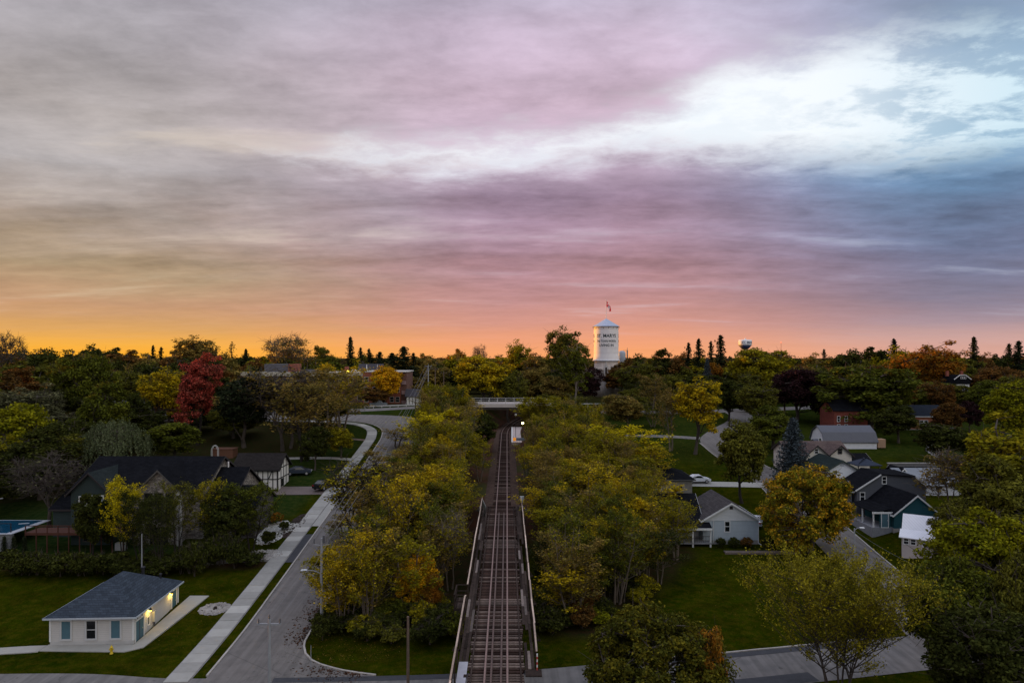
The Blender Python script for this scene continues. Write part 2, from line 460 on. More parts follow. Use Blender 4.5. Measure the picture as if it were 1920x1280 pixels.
# what grows or lies where: R leaf litter of the woods, G bare reddish earth of the railway cutting, B rough dark grass
d_tr = np.abs(XX - track_x(YY))
def sm(x, a, b):
    t = np.clip((x - a) / (b - a), 0, 1); return t * t * (3 - 2 * t)
rng0 = np.random.default_rng(5)
wob = 1.5 * np.sin(XX * .7 + YY * .31) + 1.2 * np.sin(YY * .83 - XX * .4)
litter = sm(XX + wob * .4, -20.5, -18.5) * sm(-XX, 0, 3) * sm(YY + wob * .3, 65, 68) * sm(-YY, -200, -190)
edge_r = np.interp(YY, [60, 66, 75, 88, 100, 130, 170], [6, 8, 15, 23, 26, 22, 24])
litter = np.maximum(litter, sm(edge_r - XX + wob * .4, -1, 1.5) * sm(XX, 2, 4) * sm(YY + wob * .3, 64, 67) * sm(-YY, -200, -190))
litter = np.maximum(litter, sm(-XX + wob, 40, 44) * sm(YY + wob, 104, 110) * 0.8)
litter = np.maximum(litter, sm(YY + wob * 2, 225, 240) * 0.7)
earth = sm(-d_tr + wob * .3, -9.5, -6.5) * sm(YY, 88, 96) * sm(-YY, -330, -300)
rough_ = np.maximum(np.maximum(sm(YY + wob, 130, 150) * .5, .75 * sm(-XX + wob * .3, 31, 33) * sm(YY, 98, 102)), sm(-XX + wob, 42, 46) * sm(YY, 84, 88))
# the strip of brown lane behind the small pavilion
lane = sm(YY - .02 * (XX + 60), 81.0, 81.8) * sm(-(YY - .02 * (XX + 60)), -84.6, -83.8) * sm(-XX, 29.5, 31)
colr = np.stack([litter.ravel(), np.maximum(earth, lane * .85).ravel(), rough_.ravel(), np.ones(litter.size)], 1).astype(np.float32)
ca = gme.color_attributes.new('cover', 'FLOAT_COLOR', 'POINT')
ca.data.foreach_set('color', colr.ravel())
gm = bpy.data.materials.new('ground_cover'); gm.use_nodes = True
t = gm.node_tree; b = t.nodes['Principled BSDF']
tc = N(t, 'ShaderNodeTexCoord'); ob = tc.outputs['Object']
na = noise(t, ob, 0.09, 5, 0.6); nb = noise(t, ob, 1.3, 6, 0.65); nc_ = noise(t, ob, 9.0, 4, 0.7)
g1 = mix(t, sstep(t, na, .3, .7), (.013, .023, .0006, 1), (.027, .033, .0008, 1))
g1 = mix(t, ma(t, 'MULTIPLY', sstep(t, nb, .40, .66), .75), g1, (.046, .040, .003, 1))
k = ma(t, 'MULTIPLY', sstep(t, nc_, .25, .75, .45, 1.5), sstep(t, noise(t, ob, .35, 4, .65), .3, .7, .72, 1.22))
g1 = mix(t, 1.0, g1, comb(t, k, k, k), 'MULTIPLY')
lit = mix(t, sstep(t, nb, .35, .65), (.040, .024, .012, 1), (.020, .026, .008, 1))
lit = mix(t, ma(t, 'MULTIPLY', sstep(t, nc_, .52, .7), .6), lit, (.10, .055, .015, 1))
ear = mix(t, sstep(t, nb, .35, .65), (.085, .036, .022, 1), (.055, .034, .024, 1))
ear = mix(t, ma(t, 'MULTIPLY', sstep(t, na, .5, .62), .55), ear, (.03, .05, .01, 1))
rg = mix(t, sstep(t, nb, .35, .65), (.012, .026, .006, 1), (.028, .040, .010, 1))
at_ = N(t, 'ShaderNodeVertexColor'); at_.layer_name = 'cover'
sp = N(t, 'ShaderNodeSeparateColor'); t.links.new(at_.outputs[0], sp.inputs[0])
c = mix(t, sp.outputs[2], g1, rg)
c = mix(t, sp.outputs[0], c, lit)
c = mix(t, sp.outputs[1], c, ear)
t.links.new(c, b.inputs['Base Color']); b.inputs['Roughness'].default_value = 1.0; b.inputs['Specular IOR Level'].default_value = 0.0
bp = N(t, 'ShaderNodeBump'); bp.inputs['Strength'].default_value = .6; bp.inputs['Distance'].default_value = .12
t.links.new(noise(t, ob, 6.0, 6, .7), bp.inputs['Height']); t.links.new(bp.outputs[0], b.inputs['Normal'])
ground = link('ground', gme, gm)
tag(ground, 'rolling grassy ground falling from the town to the near streets', 'ground', kind='structure')

# ------------------------------------------------------------------ streets
def catmull(pts, step=1.5):
    pts = [np.array(p, float) for p in pts]
    if len(pts) == 2:
        n = max(2, int(np.linalg.norm(pts[1] - pts[0]) / step))
        return np.array([pts[0] + (pts[1] - pts[0]) * i / n for i in range(n + 1)])
    P = [2 * pts[0] - pts[1]] + pts + [2 * pts[-1] - pts[-2]]
    out = []
    for i in range(1, len(P) - 2):
        p0, p1, p2, p3 = P[i - 1:i + 3]
        n = max(1, int(np.linalg.norm(p2 - p1) / step))
        for j in range(n):
            u = j / n
            out.append(0.5 * (2 * p1 + (p2 - p0) * u + (2 * p0 - 5 * p1 + 4 * p2 - p3) * u * u + (3 * p1 - p0 - 3 * p2 + p3) * u ** 3))
    out.append(pts[-1])
    return np.array(out)
def offset(line, d):
    t_ = np.gradient(line, axis=0); t_ /= np.linalg.norm(t_, axis=1)[:, None] + 1e-9
    return line + np.stack([t_[:, 1], -t_[:, 0]], 1) * d       # positive = right of travel
def resample(line, n):
    s_ = np.r_[0, np.cumsum(np.linalg.norm(np.diff(line, axis=0), axis=1))]
    q = np.linspace(0, s_[-1], n)
    return np.stack([np.interp(q, s_, line[:, 0]), np.interp(q, s_, line[:, 1])], 1)
def ribbon2(name, left, right, zoff, m, label, cat='road', across=6, zfun=None, kind='structure'):
    n = max(len(left), len(right)); left = resample(left, n); right = resample(right, n)
    W = np.linspace(0, 1, across)[None, :, None]
    P = left[:, None, :] * (1 - W) + right[:, None, :] * W
    Z = (H(P[..., 0], P[..., 1]) if zfun is None else zfun(P[..., 0], P[..., 1])) + zoff
    V = np.concatenate([P.reshape(-1, 2), Z.reshape(-1, 1)], 1)
    i = (np.arange(n - 1)[:, None] * across + np.arange(across - 1)[None, :]).ravel()
    F = np.stack([i, i + 1, i + 1 + across, i + across], 1)
    o = link(name, np_mesh(name, V, F, True), m)
    tag(o, label, cat, kind=kind)
    return o
def ribbon(name, pts, w, zoff, m, label, cat='road', across=6):
    l = catmull(pts)
    return ribbon2(name, offset(l, -w / 2), offset(l, w / 2), zoff, m, label, cat, across)
def kerb(line, label, w=.17, hgt=.13, m=None, name='kerb'):
    """kerb stones along a line, slightly uneven"""
    l = np.asarray(line); n = len(l)
    a = offset(l, -w / 2); c_ = offset(l, w / 2)
    rr = np.random.default_rng(n)
    up = hgt + rr.normal(0, .006, n)
    vs = []
    for i in range(n):
        z0 = h(*l[i])
        vs += [(a[i][0], a[i][1], z0 - .15), (a[i][0], a[i][1], z0 + up[i]), (c_[i][0], c_[i][1], z0 + up[i]), (c_[i][0], c_[i][1], z0 - .15)]
    fs = []
    for i in range(n - 1):
        for k in range(3):
            fs.append((i * 4 + k, i * 4 + k + 1, i * 4 + 5 + k, i * 4 + 4 + k))
    fs += [(0, 1, 2, 3), (n * 4 - 4, n * 4 - 1, n * 4 - 2, n * 4 - 3)]
    mb = MB(); mb.add(vs, fs)
    o = mb.build(name, m or mat('kerb_concrete', (.46, .42, .37), .9, .35, 2.5, (.26, .23, .20), .3))
    return tag(o, label, 'kerb', kind='structure')
asph = mat('worn_asphalt', (.178, .158, .142), .92, .40, .9, (.120, .107, .097), .35, 30, .3, 0, 'road')
asph2 = mat('patched_asphalt', (.19, .172, .158), .92, .40, .7, (.11, .104, .098), .35, 30, .3, 0, 'road')
dark_asph = mat('fresh_asphalt', (.055, .055, .06), .9, .3, 2.0, None, .3, 30)
conc = mat('pale_concrete', (.36, .34, .30), .9, .25, 1.6, (.25, .24, .215), .15)
slabm = mat('sidewalk_concrete', (.39, .37, .33), .9, .3, 1.3, (.27, .255, .225), .15, None, .3, 0, 'slab')
gravelm = mat('pale_gravel', (.30, .28, .26), .95, .45, 6.0, (.13, .12, .11), .8, 14)

# cross street at the bottom of the picture
cross = catmull([(-160, 47.5), (-90, 51.5), (-43, 54.7), (-28, 53.9), (-12, 54.3), (0, 55.2), (10, 57.0), (19, 58.6), (27, 60.2), (42, 63.2), (70, 68), (110, 74)])
ribbon2('street', offset(cross, -3.2), offset(cross, 3.2), .040, asph2, 'patched grey cross street along the bottom of the view')
# street climbing on the near side, left of the railway
LK = catmull([(-25.4, 52), (-25.6, 57), (-26.0, 66), (-26.5, 77), (-27.1, 95), (-27.5, 118), (-28.0, 140), (-28.6, 150), (-30.6, 158), (-36, 164.5), (-46, 168), (-60, 169.5), (-85, 170)])
RK = catmull([(-9.5, 53), (-11.5, 57.6), (-14.5, 58.4), (-17.8, 60.2), (-19.3, 63), (-19.6, 66), (-19.9, 77), (-20.4, 95), (-20.6, 118), (-20.6, 140), (-20.0, 155), (-21.5, 166), (-28, 174), (-40, 177), (-60, 177.5), (-85, 177)])
ribbon2('street', LK, RK, .052, asph, 'pale grey street climbing beside the concrete sidewalk', across=10)
kerb(catmull([(-25.7, 57.5), (-26.0, 66), (-26.5, 77), (-27.1, 95), (-27.5, 118), (-28.0, 140), (-28.6, 150), (-30.6, 158), (-36, 164.5), (-46, 168)], 2.0), 'pale concrete kerb along the sidewalk side of the climbing street')
kerb(catmull([(-11.5, 57.65), (-14.5, 58.45), (-17.7, 60.3), (-19.2, 63), (-19.5, 66), (-19.8, 77), (-20.3, 95), (-20.5, 118), (-20.5, 140), (-19.9, 155), (-21.4, 166), (-28, 174)], 1.2), 'pale kerb curving round the wooded corner by the trestle')
# upper road over the railway
UP = catmull([(-160, 172), (-90, 178.5), (-60, 181.5), (-42, 186), (-28, 193.5), (-18, 201), (-12, 204.5)])
ribbon2('street', offset(UP, -3.4), offset(UP, 3.4), .046, asph, 'upper street leading to the road bridge over the railway')
UPR = catmull([(12, 208.5), (25, 209), (40, 208), (55, 208), (70, 212), (110, 220), (200, 232)])
ribbon2('street', offset(UPR, -3.2), offset(UPR, 3.2), .046, asph, 'street beyond the road bridge towards the dark house')
# right-hand street
RS = catmull([(40.5, 61), (42.5, 72), (45, 92), (47, 110), (48.3, 127), (46.8, 145), (47.5, 160), (54, 174), (62, 187), (67, 200), (68, 208)])
ribbon2('street', offset(RS, -3.3), offset(RS, 3.3), .058, asph, 'grey street climbing between the houses on the far side')
kerb(offset(catmull([(43.4, 78), (45, 92), (47, 110), (48.3, 127), (46.8, 145), (47.5, 160), (54, 174)]), 3.45), 'weathered kerb on the house side of the street with the lamp post')
kerb(offset(catmull([(47, 112), (48.3, 127), (46.8, 145), (46.9, 158)]), -3.45), 'kerb along the lawn with the yellow trees')
ribbon('driveway', [(45, 163.5), (38, 166), (24, 168)], 3.4, .066, asph, 'lane crossing the lawn behind the yellow trees', 'driveway')
ribbon('driveway', [(46, 123.5), (40, 124), (31.5, 124.5)], 3.2, .066, conc, 'driveway with the white parked car', 'driveway')
# near corner kerbs of the cross street
kerb(offset(cross, -3.3)[(offset(cross, -3.3)[:, 0] > 8) & (offset(cross, -3.3)[:, 0] < 35)], 'low kerb between the wide lawn and the cross street')
# lawn side strip of new asphalt along the cross street
for xa, xb, lb in ((-20, 2.5, 'dark asphalt edge strip under the trestle'), (9, 33, 'dark asphalt patch along the kerb below the wide lawn')):
    l = offset(cross, -2.75); l = l[(l[:, 0] > xa) & (l[:, 0] < xb)]
    ribbon2('asphalt_patch', offset(l, -.42), offset(l, .42), .058, dark_asph, lb, 'asphalt patch', 3)
l = offset(cross, 2.3); l = l[(l[:, 0] > 14) & (l[:, 0] < 27)]
ribbon2('asphalt_patch', offset(l, -.8), offset(l, .8), .058, dark_asph, 'wide dark patch on the near side of the cross street', 'asphalt patch', 3)

# sidewalk of separate slabs
bed = ribbon2('sidewalk', offset(LK, -3.35)[3:], offset(LK, -1.15)[3:], .03, gravelm, 'concrete slab sidewalk running up beside the climbing street', 'sidewalk', 4)
swl = resample(offset(LK, -2.25), 400)
s_ = np.r_[0, np.cumsum(np.linalg.norm(np.diff(swl, axis=0), axis=1))]
Ltot = s_[-1]; pos = 4.5; si = 0
rs = random.Random(3)
while pos < min(Ltot - 3, 128):
    ln = 1.72
    P = [np.array([np.interp(q, s_, swl[:, 0]), np.interp(q, s_, swl[:, 1])]) for q in (pos, pos + ln - .03)]
    d_ = (P[1] - P[0]); d_ /= np.linalg.norm(d_); nrm = np.array([d_[1], -d_[0]])
    q = [P[0] - nrm * 1.0, P[0] + nrm * 1.0, P[1] + nrm * 1.0, P[1] - nrm * 1.0]
    zz = [h(*a) for a in q]
    zo = .095 + rs.uniform(-.012, .012)
    mb = MB()
    mb.add([(a[0], a[1], z + zo - .12) for a, z in zip(q, zz)] + [(a[0], a[1], z + zo) for a, z in zip(q, zz)],
           [(3, 2, 1, 0), (4, 5, 6, 7), (0, 1, 5, 4), (1, 2, 6, 5), (2, 3, 7, 6), (3, 0, 4, 7)])
    mb.build('slab', slabm, bed)
    pos += ln; si += 1
# pale boulevard strip between sidewalk and kerb, then a dark asphalt apron
def strip(y0, y1, d0, d1, zoff, m, name, label, cat):
    l = LK[(LK[:, 1] > y0) & (LK[:, 1] < y1)][:, :]
    l = catmull([tuple(p) for p in l[::2]], .7)
    return ribbon2(name, offset(l, d0), offset(l, d1), zoff, m, label, cat, 4)
strip(95, 116, -1.12, -.12, .075, conc, 'pavement', 'pale concrete boulevard strip beside the sidewalk slabs', 'pavement')
strip(83.5, 95, -1.12, -.12, .072, dark_asph, 'pavement', 'dark asphalt apron between sidewalk and kerb', 'pavement')
ribbon('driveway', [(-29.2, 85.5), (-33, 85.3), (-38, 84.2)], 3.0, .05, asph, 'short asphalt lane end beside the brown dirt lane', 'driveway')
ribbon('driveway', [(-30, 96.2), (-34, 95.8), (-40, 95.2)], 3.2, .06, conc, 'concrete driveway below the white gravel bed', 'driveway')
ribbon('driveway', [(-30.6, 112.5), (-36, 112.3), (-43, 112.5)], 4.2, .05, mat('brown_drive', (.17, .13, .115), .95, .3, 3.0, None, .4), 'brown driveway below the half timbered house', 'driveway')
ribbon('path', [(-31, 131), (-36, 132), (-46, 131.5)], 1.6, .06, conc, 'pale path across the lawn above the picnic spot', 'path')
ribbon('path', [(-31, 146), (-37, 147.5), (-44, 147)], 1.4, .06, mat('dirt_path', (.16, .11, .08), .95, .3, 3.0), 'brown footpath on the upper lawn', 'path')
# leaf litter washed along the kerb by the woods
def scatter_leaves(name, pts, size, m, label, cat):
    n = len(pts); rr = np.random.default_rng(n)
    a = rr.uniform(0, 2 * np.pi, n); s2_ = size * rr.uniform(.5, 1.4, n)
    ux = np.stack([np.cos(a), np.sin(a), rr.normal(0, .25, n)], 1) * s2_[:, None]; uy = np.stack([-np.sin(a), np.cos(a), rr.normal(0, .25, n)], 1) * (s2_ * .7)[:, None]
    V = np.stack([pts - ux, pts - uy * .8, pts + ux, pts + uy * .8], 1).reshape(-1, 3)
    o = link(name, np_mesh(name, V, np.arange(4 * n).reshape(-1, 4)), m)
    return tag(o, label, cat, kind='stuff')
rr = np.random.default_rng(8)
rkl = resample(RK, 600); rkl = rkl[(rkl[:, 1] > 58) & (rkl[:, 1] < 120)]
ids = rr.integers(0, len(rkl), 5200)
off = -np.abs(rr.normal(0, .38, 5200)) - .05
second = rr.random(5200) < .22
off[second] = -rr.normal(1.5, .35, second.sum())
tt = np.gradient(rkl, axis=0); tt /= np.linalg.norm(tt, axis=1)[:, None]
nn = np.stack([tt[:, 1], -tt[:, 0]], 1)
p2 = rkl[ids] + nn[ids] * off[:, None] + rr.normal(0, .25, (5200, 2))
clump = np.sin(p2[:, 1] * .9) + np.sin(p2[:, 1] * .37 + 1) + rr.normal(0, .6, 5200)
p2 = p2[(clump > -.2) & ((p2[:, 1] < 84) | (rr.random(5200) < .5))]
pts = np.stack([p2[:, 0], p2[:, 1], H(p2[:, 0], p2[:, 1]) + .075], 1)
scatter_leaves('fallen_leaves', pts, .11, leaf_mat('litter_leaf', (.10, .045, .022), (.055, .028, .018), .8), 'brown fallen leaves drifted along the kerb by the woods', 'leaves')

# leaves blown over the lawns
def lawn_leaves(cx, cy, rx, ry, n, label, seed):
    r2 = np.random.default_rng(seed)
    a = r2.uniform(0, 2 * np.pi, n); q = np.sqrt(r2.uniform(0, 1, n))
    x = cx + np.cos(a) * rx * q; y = cy + np.sin(a) * ry * q
    scatter_leaves('fallen_leaves', np.stack([x, y, H(x, y) + .05], 1), .06, leaf_mat('lawn_leaf', (.17, .11, .02), (.09, .055, .02), 1.5), label, 'leaves')
lawn_leaves(30, 79, 9, 15, 900, 'yellow leaves scattered over the wide lawn before the pale blue house', 31)
lawn_leaves(-16, 62.5, 6, 3, 700, 'fallen leaves on the grass of the wooded corner', 32)
lawn_leaves(-35, 70, 8, 9, 420, 'few leaves on the pavilion lawn', 33)
lawn_leaves(43, 150, 8, 12, 1600, 'yellow leaves under the twin trunked tree on the bank', 34)
lawn_leaves(56, 88, 5, 10, 700, 'leaves on the front lawns beside the street lamp post', 35)

# ------------------------------------------------------------------ railway: ballast, track, trestle
rust = mat('rusty_steel', (.13, .075, .055), .6, .35, 4.0, (.06, .04, .035), .3, None, .5, .3)
railtop = mat('worn_rail', (.30, .20, .165), .55, .3, 6.0, (.16, .10, .08), 0, None, .5, .6)
tiem = mat('creosoted_tie', (.078, .046, .036), .95, .35, 5.0, (.026, .017, .014), .4, 25, .03, 0, 'wood')
tiem2 = mat('grey_weathered_tie', (.20, .145, .118), .95, .35, 5.0, (.07, .050, .042), .4, 25, .03, 0, 'wood')
plankm = mat('weathered_plank', (.062, .044, .036), .95, .35, 5.0, (.026, .019, .016), .4, 25, .03, 0, 'wood')
plankp = mat('pale_plank', (.22, .17, .145), .9, .35, 5.0, (.10, .078, .066), .4, 25, .2, 0, 'wood')
railw = mat('bleached_handrail', (.70, .52, .40), .85, .4, 3.0, (.38, .28, .22), .3, None, .2, 0, 'wood')
ballast = mat('ballast_stone', (.100, .062, .046), .98, .5, 8.0, (.038, .025, .02), 1.0, 9, .03)
girderm = mat('dark_girder', (.035, .028, .027), .7, .3, 3.0)

BY0, BY1 = 22.0, 97.0
def tline(y, dx=0.0, z=RAILZ):
    return (float(track_x(y)) + dx, y, z)
def tang(y):
    return math.atan2(-(float(track_x(y + .5)) - float(track_x(y - .5))), 1.0)

bal = catmull([(float(track_x(y)), y) for y in np.arange(96.5, 331, 6)], 2.0)
o = ribbon2('ballast', offset(bal, -2.6), offset(bal, 2.6), .10, ballast, 'brown stone ballast bed under the curving railway track', 'ballast', 7,
            zfun=lambda x, y: np.where(np.abs(x - track_x(y)) < 1.8, RAILZ - .42, RAILZ - .62))
o['kind'] = 'stuff'
trk = empty('railway_track', tline(97), 0, 'single rusty railway track curving under the road bridge', 'railway track')
ox, oy, oz = tline(97)
tie_mesh = {}
for m_, nm in ((tiem, 'a'), (tiem2, 'b')):
    tie_mesh[nm] = MB().box(-1.28, 1.28, -.115, .115, -.34, -.17).mesh('tie'); tie_mesh[nm].materials.append(m_)
y = 97.4; rt = random.Random(4)
while y < 235:
    o = link('tie', tie_mesh['b' if rt.random() < .12 else 'a'], None, trk)
    px_, py_, pz_ = tline(y)
    o.location = (px_ - ox + rt.uniform(-.05, .05), py_ - oy, pz_ - oz + .015 + rt.uniform(-.02, .012))
    o.rotation_euler = (0, 0, tang(y) + rt.uniform(-.02, .02))
    y += .60 + rt.uniform(-.03, .03)
def rail_profile(mb, ys, dx, ox, oy, oz):
    prof_ = [(-.07, -.17), (.07, -.17), (.07, -.15), (.012, -.13), (.012, -.04), (.036, -.03), (.036, 0), (-.036, 0), (-.036, -.03), (-.012, -.04), (-.012, -.13), (-.07, -.15)]
    n = len(prof_); vs = []; fs = []
    for i, y in enumerate(ys):
        x0 = float(track_x(y)) + dx
        for a, c_ in prof_: vs.append((x0 + a - ox, y - oy, RAILZ + c_ - oz))
    for i in range(len(ys) - 1):
        for k in range(n): fs.append((i * n + k, i * n + (k + 1) % n, (i + 1) * n + (k + 1) % n, (i + 1) * n + k))
    fs += [tuple(range(n))[::-1], tuple((len(ys) - 1) * n + k for k in range(n))]
    return mb.add(vs, fs)
for dx in (-.7535, .7535):
    rail_profile(MB(), list(np.arange(97.02, 331, 3.0)), dx, ox, oy, oz).build('rail', railtop, trk)

br = empty('railway_trestle', tline(44, 0, RAILZ), 0, 'long timber decked railway trestle with plank walkways running away from the camera', 'railway bridge')
ox, oy, oz = tline(44)
for dx in (-.7535, .7535):
    rail_profile(MB(), list(np.arange(BY0, 97.01, 5.0)), dx, ox, oy, oz).build('rail', railtop, br)
for dx in (-.33, .33):
    rail_profile(MB(), list(np.arange(BY0, 94.5, 5.0)), dx, ox, oy, oz - .02).build('guard_rail', rust, br)
lt = {}
for m_, nm in ((tiem, 'a'), (tiem2, 'b')):
    for L_ in (3.75, 3.95, 3.6):
        lt[nm, L_] = MB().box(-L_ / 2, L_ / 2, -.11, .11, -.42, -.17).mesh('tie'); lt[nm, L_].materials.append(m_)
rt = random.Random(11)
y = BY0; brokes = []
while y < 96.9:
    if not (62 < y < 88 and rt.random() < .10):
        o = link('tie', lt[rt.choice('aaab') if y > 60 else rt.choice('aabb'), rt.choice((3.75, 3.75, 3.95, 3.6))], None, br)
        px_, py_, pz_ = tline(y)
        o.location = (px_ - ox + rt.uniform(-.07, .07), y - oy, rt.uniform(-.03, .004))
        o.rotation_euler = (0, 0, rt.uniform(-.012, .012))
    y += .405 + rt.uniform(-.02, .02)
# outer timber guards bolted across the tie ends
for dx in (-1.66, 1.66):
    mb = MB(); yy = BY0
    pts = [(float(track_x(q)) + dx - ox, q - oy, -.13) for q in np.arange(BY0, 96.8, 6.2)]
    for a, c_ in zip(pts[:-1], pts[1:]):
        w = MB().beam((a[0], a[1] + .02, a[2]), (c_[0], c_[1] - .02, c_[2]), .10, .10).build('guard_timber', plankm, br)
# walkway planks, some broken away
rt = random.Random(21)
for side in (-1, 1):
    for row, dx in enumerate((2.06, 2.28, 2.50)):
        y = BY0 if side < 0 else 46.2
        while y < 95.5:
            L_ = rt.uniform(2.6, 4.6)
            y2 = min(y + L_, 96.3)
            miss = (side > 0 and row == 2 and 60 < y < 92 and rt.random() < .6) or (row == 1 and rt.random() < .12) or rt.random() < .06
            if not miss:
                xa = float(track_x(y)) + side * dx - ox; xb = float(track_x(y2)) + side * dx - ox
                pale = rt.random() < (.10 if side < 0 else .26)
                z0 = -.13 + rt.uniform(-.012, .02)
                MB().beam((xa + rt.uniform(-.02, .02), y - oy, z0), (xb + rt.uniform(-.02, .02), y2 - oy - .03, z0 + rt.uniform(-.02, .02)), .21, .05).build('walkway_plank', plankp if pale else plankm, br)
            y = y2
# a sheet of grey metal on the near walkway
MB().beam((float(track_x(42)) - 2.28 - ox, 41 - oy, -.085), (float(track_x(46)) - 2.28 - ox, 47.2 - oy, -.085), .62, .012).build('metal_plate', mat('galvanised_sheet', (.42, .43, .45), .5, .3, 2.0, (.28, .28, .3), 0, None, .5, .5), br)
# railings
rt = random.Random(31)
def railing(side, y0, y1, zt=1.05, nm='handrail'):
    y = y0; prev = None
    ys = list(np.arange(y0, y1, 5.0)) + [y1]
    for a, c_ in zip(ys[:-1], ys[1:]):
        xa = float(track_x(a)) + side * 2.76 - ox + rt.uniform(-.03, .03); xb = float(track_x(c_)) + side * 2.76 - ox + rt.uniform(-.03, .03)
        MB().beam((xa, a - oy, zt + rt.uniform(-.04, .04)), (xb, c_ - oy - .02, zt + rt.uniform(-.04, .04)), .12, .05).build(nm, railw, br)
        MB().beam((xa, a - oy, .48), (xb, c_ - oy - .02, .48), .05, .11).build('mid_rail', plankm, br)
    y = y0 + .1
    while y <= y1:
        x_ = float(track_x(y)) + side * 2.70 - ox
        mb = MB().beam((x_, y - oy, -.42), (x_, y - oy, zt - .035), .09, .09, (0, 1, 0))
        if int(y * 2) % 3 == 0:
            mb.beam((x_ - side * .05, y - oy, -.30), (x_ + side * .55, y - oy, -.30), .09, .12)
            mb.beam((x_ + side * .50, y - oy, -.25), (x_ + side * .05, y - oy, .45), .05, .05)
        mb.build('rail_post', plankm, br)
        y += 2.5
railing(-1, BY0, 57.2)
railing(-1, 60.0, 96.8)
railing(1, 46.2, 96.6)
# refuge bay hung off the walkway
mb = MB()
xr = float(track_x(58.6)) - 2.66 - ox
for k in range(5):
    MB().box(xr - 1.02 + k * .20, xr - 1.02 + k * .20 + .17, 57.3 - oy, 59.9 - oy, -.16, -.11).build('refuge_plank', plankm, br)
for yy_ in (57.3, 59.9):
    mb.beam((xr, yy_ - oy, -.24), (xr - 1.1, yy_ - oy, -.24), .12, .16)
    mb.beam((xr - 1.02, yy_ - oy, -.3), (xr - 1.02, yy_ - oy, 1.0), .09, .09, (0, 1, 0))
    mb.beam((xr, yy_ - oy, .98), (xr - 1.05, yy_ - oy, .98), .10, .06)
    mb.beam((xr, yy_ - oy, .45), (xr - 1.05, yy_ - oy, .45), .05, .10)
mb.beam((xr - 1.02, 57.25 - oy, .98), (xr - 1.02, 59.95 - oy, .98), .12, .06)
mb.beam((xr - 1.02, 57.25 - oy, .45), (xr - 1.02, 59.95 - oy, .45), .05, .10)
mb.build('refuge_bay', plankm, br)
# landing where the far walkway ends, with a striped marker
MB().box(float(track_x(45)) + 1.95 - ox, float(track_x(45)) + 3.05 - ox, 45.2 - oy, 46.1 - oy, -.2, -.1).build('walkway_landing', plankm, br)
mk = MB()
for k in range(6):
    if k % 2 == 0: mk.box(float(track_x(46)) + 2.72 - ox, float(track_x(46)) + 2.80 - ox, 45.98 - oy, 46.06 - oy, -.1 + k * .18, .08 + k * .18)
mk.build('striped_marker', mat('marker_red', (.45, .05, .04), .6, .15), br)
mk = MB()
for k in range(6):
    if k % 2 == 1: mk.box(float(track_x(46)) + 2.72 - ox, float(track_x(46)) + 2.80 - ox, 45.98 - oy, 46.06 - oy, -.1 + k * .18, .08 + k * .18)
mk.build('striped_marker', mat('marker_white', (.75, .72, .68), .6, .15), br)
# pale end boards at the abutment
mb = MB(); xe = float(track_x(97)) - ox
mb.add([(xe - 2.74, 96.4 - oy, -.3), (xe - 2.2, 95.2 - oy, -.3), (xe - 2.2, 95.2 - oy, .15), (xe - 2.74, 96.4 - oy, 1.0), (xe - 2.78, 96.37 - oy, -.3), (xe - 2.24, 95.17 - oy, -.3), (xe - 2.24, 95.17 - oy, .15), (xe - 2.78, 96.37 - oy, 1.0)],
       [(0, 1, 2, 3), (4, 7, 6, 5), (0, 4, 5, 1), (1, 5, 6, 2), (2, 6, 7, 3), (3, 7, 4, 0)])
mb.build('end_board', mat('grey_end_board', (.36, .37, .35), .8, .25, 2.0), br)
# girders, bents and abutment
for dx in (-.95, .95):
    mb = MB()
    mb.box(dx - .2, dx + .2, BY0 - oy, 97 - oy, -.50, -.44).box(dx - .03, dx + .03, BY0 - oy, 97 - oy, -1.45, -.50).box(dx - .2, dx + .2, BY0 - oy, 97 - oy, -1.51, -1.45)
    g = mb.build('girder', girderm, br); g.rotation_euler = (0, 0, .0075)
for y in (34, 49.5, 64, 75, 86):
    mb = MB(); gz = -RAILZ - .3 + h(float(track_x(y)), y)
    xc = float(track_x(y)) - ox
    for sx_ in (-1, 1):
        mb.beam((xc + sx_ * 1.1, y - oy, -1.51), (xc + sx_ * 2.0, y - oy, gz), .32, .32, (0, 1, 0))
    mb.beam((xc - 1.75, y - oy, -1.66), (xc + 1.75, y - oy, -1.66), .36, .3)
    mb.beam((xc - 1.4, y - oy, -2.6), (xc + 1.85, y - oy, gz + .5), .12, .12).beam((xc + 1.4, y - oy, -2.6), (xc - 1.85, y - oy, gz + .5), .12, .12)
    mb.build('bent', girderm, br)
MB().box(xe - 3.2, xe + 3.2, 96.6 - oy, 97.9 - oy, -6.2, -.46).build('abutment', mat('old_concrete', (.20, .185, .165), .95, .4, 1.2, (.09, .08, .07), .5), br)
for sx_ in (-1, 1):
    MB().add([(xe + sx_ * 3.2, 97.0 - oy, -.6), (xe + sx_ * 7.2, 98.6 - oy, -3.2), (xe + sx_ * 7.2, 98.6 - oy, -6), (xe + sx_ * 3.2, 97.0 - oy, -6), (xe + sx_ * 3.2, 97.5 - oy, -.6), (xe + sx_ * 7.2, 99.1 - oy, -3.2), (xe + sx_ * 7.2, 99.1 - oy, -6), (xe + sx_ * 3.2, 97.5 - oy, -6)],
             [(0, 1, 2, 3), (4, 7, 6, 5), (0, 4, 5, 1), (1, 5, 6, 2), (2, 6, 7, 3), (3, 7, 4, 0)]).build('wing_wall', MATS['old_concrete'], br)

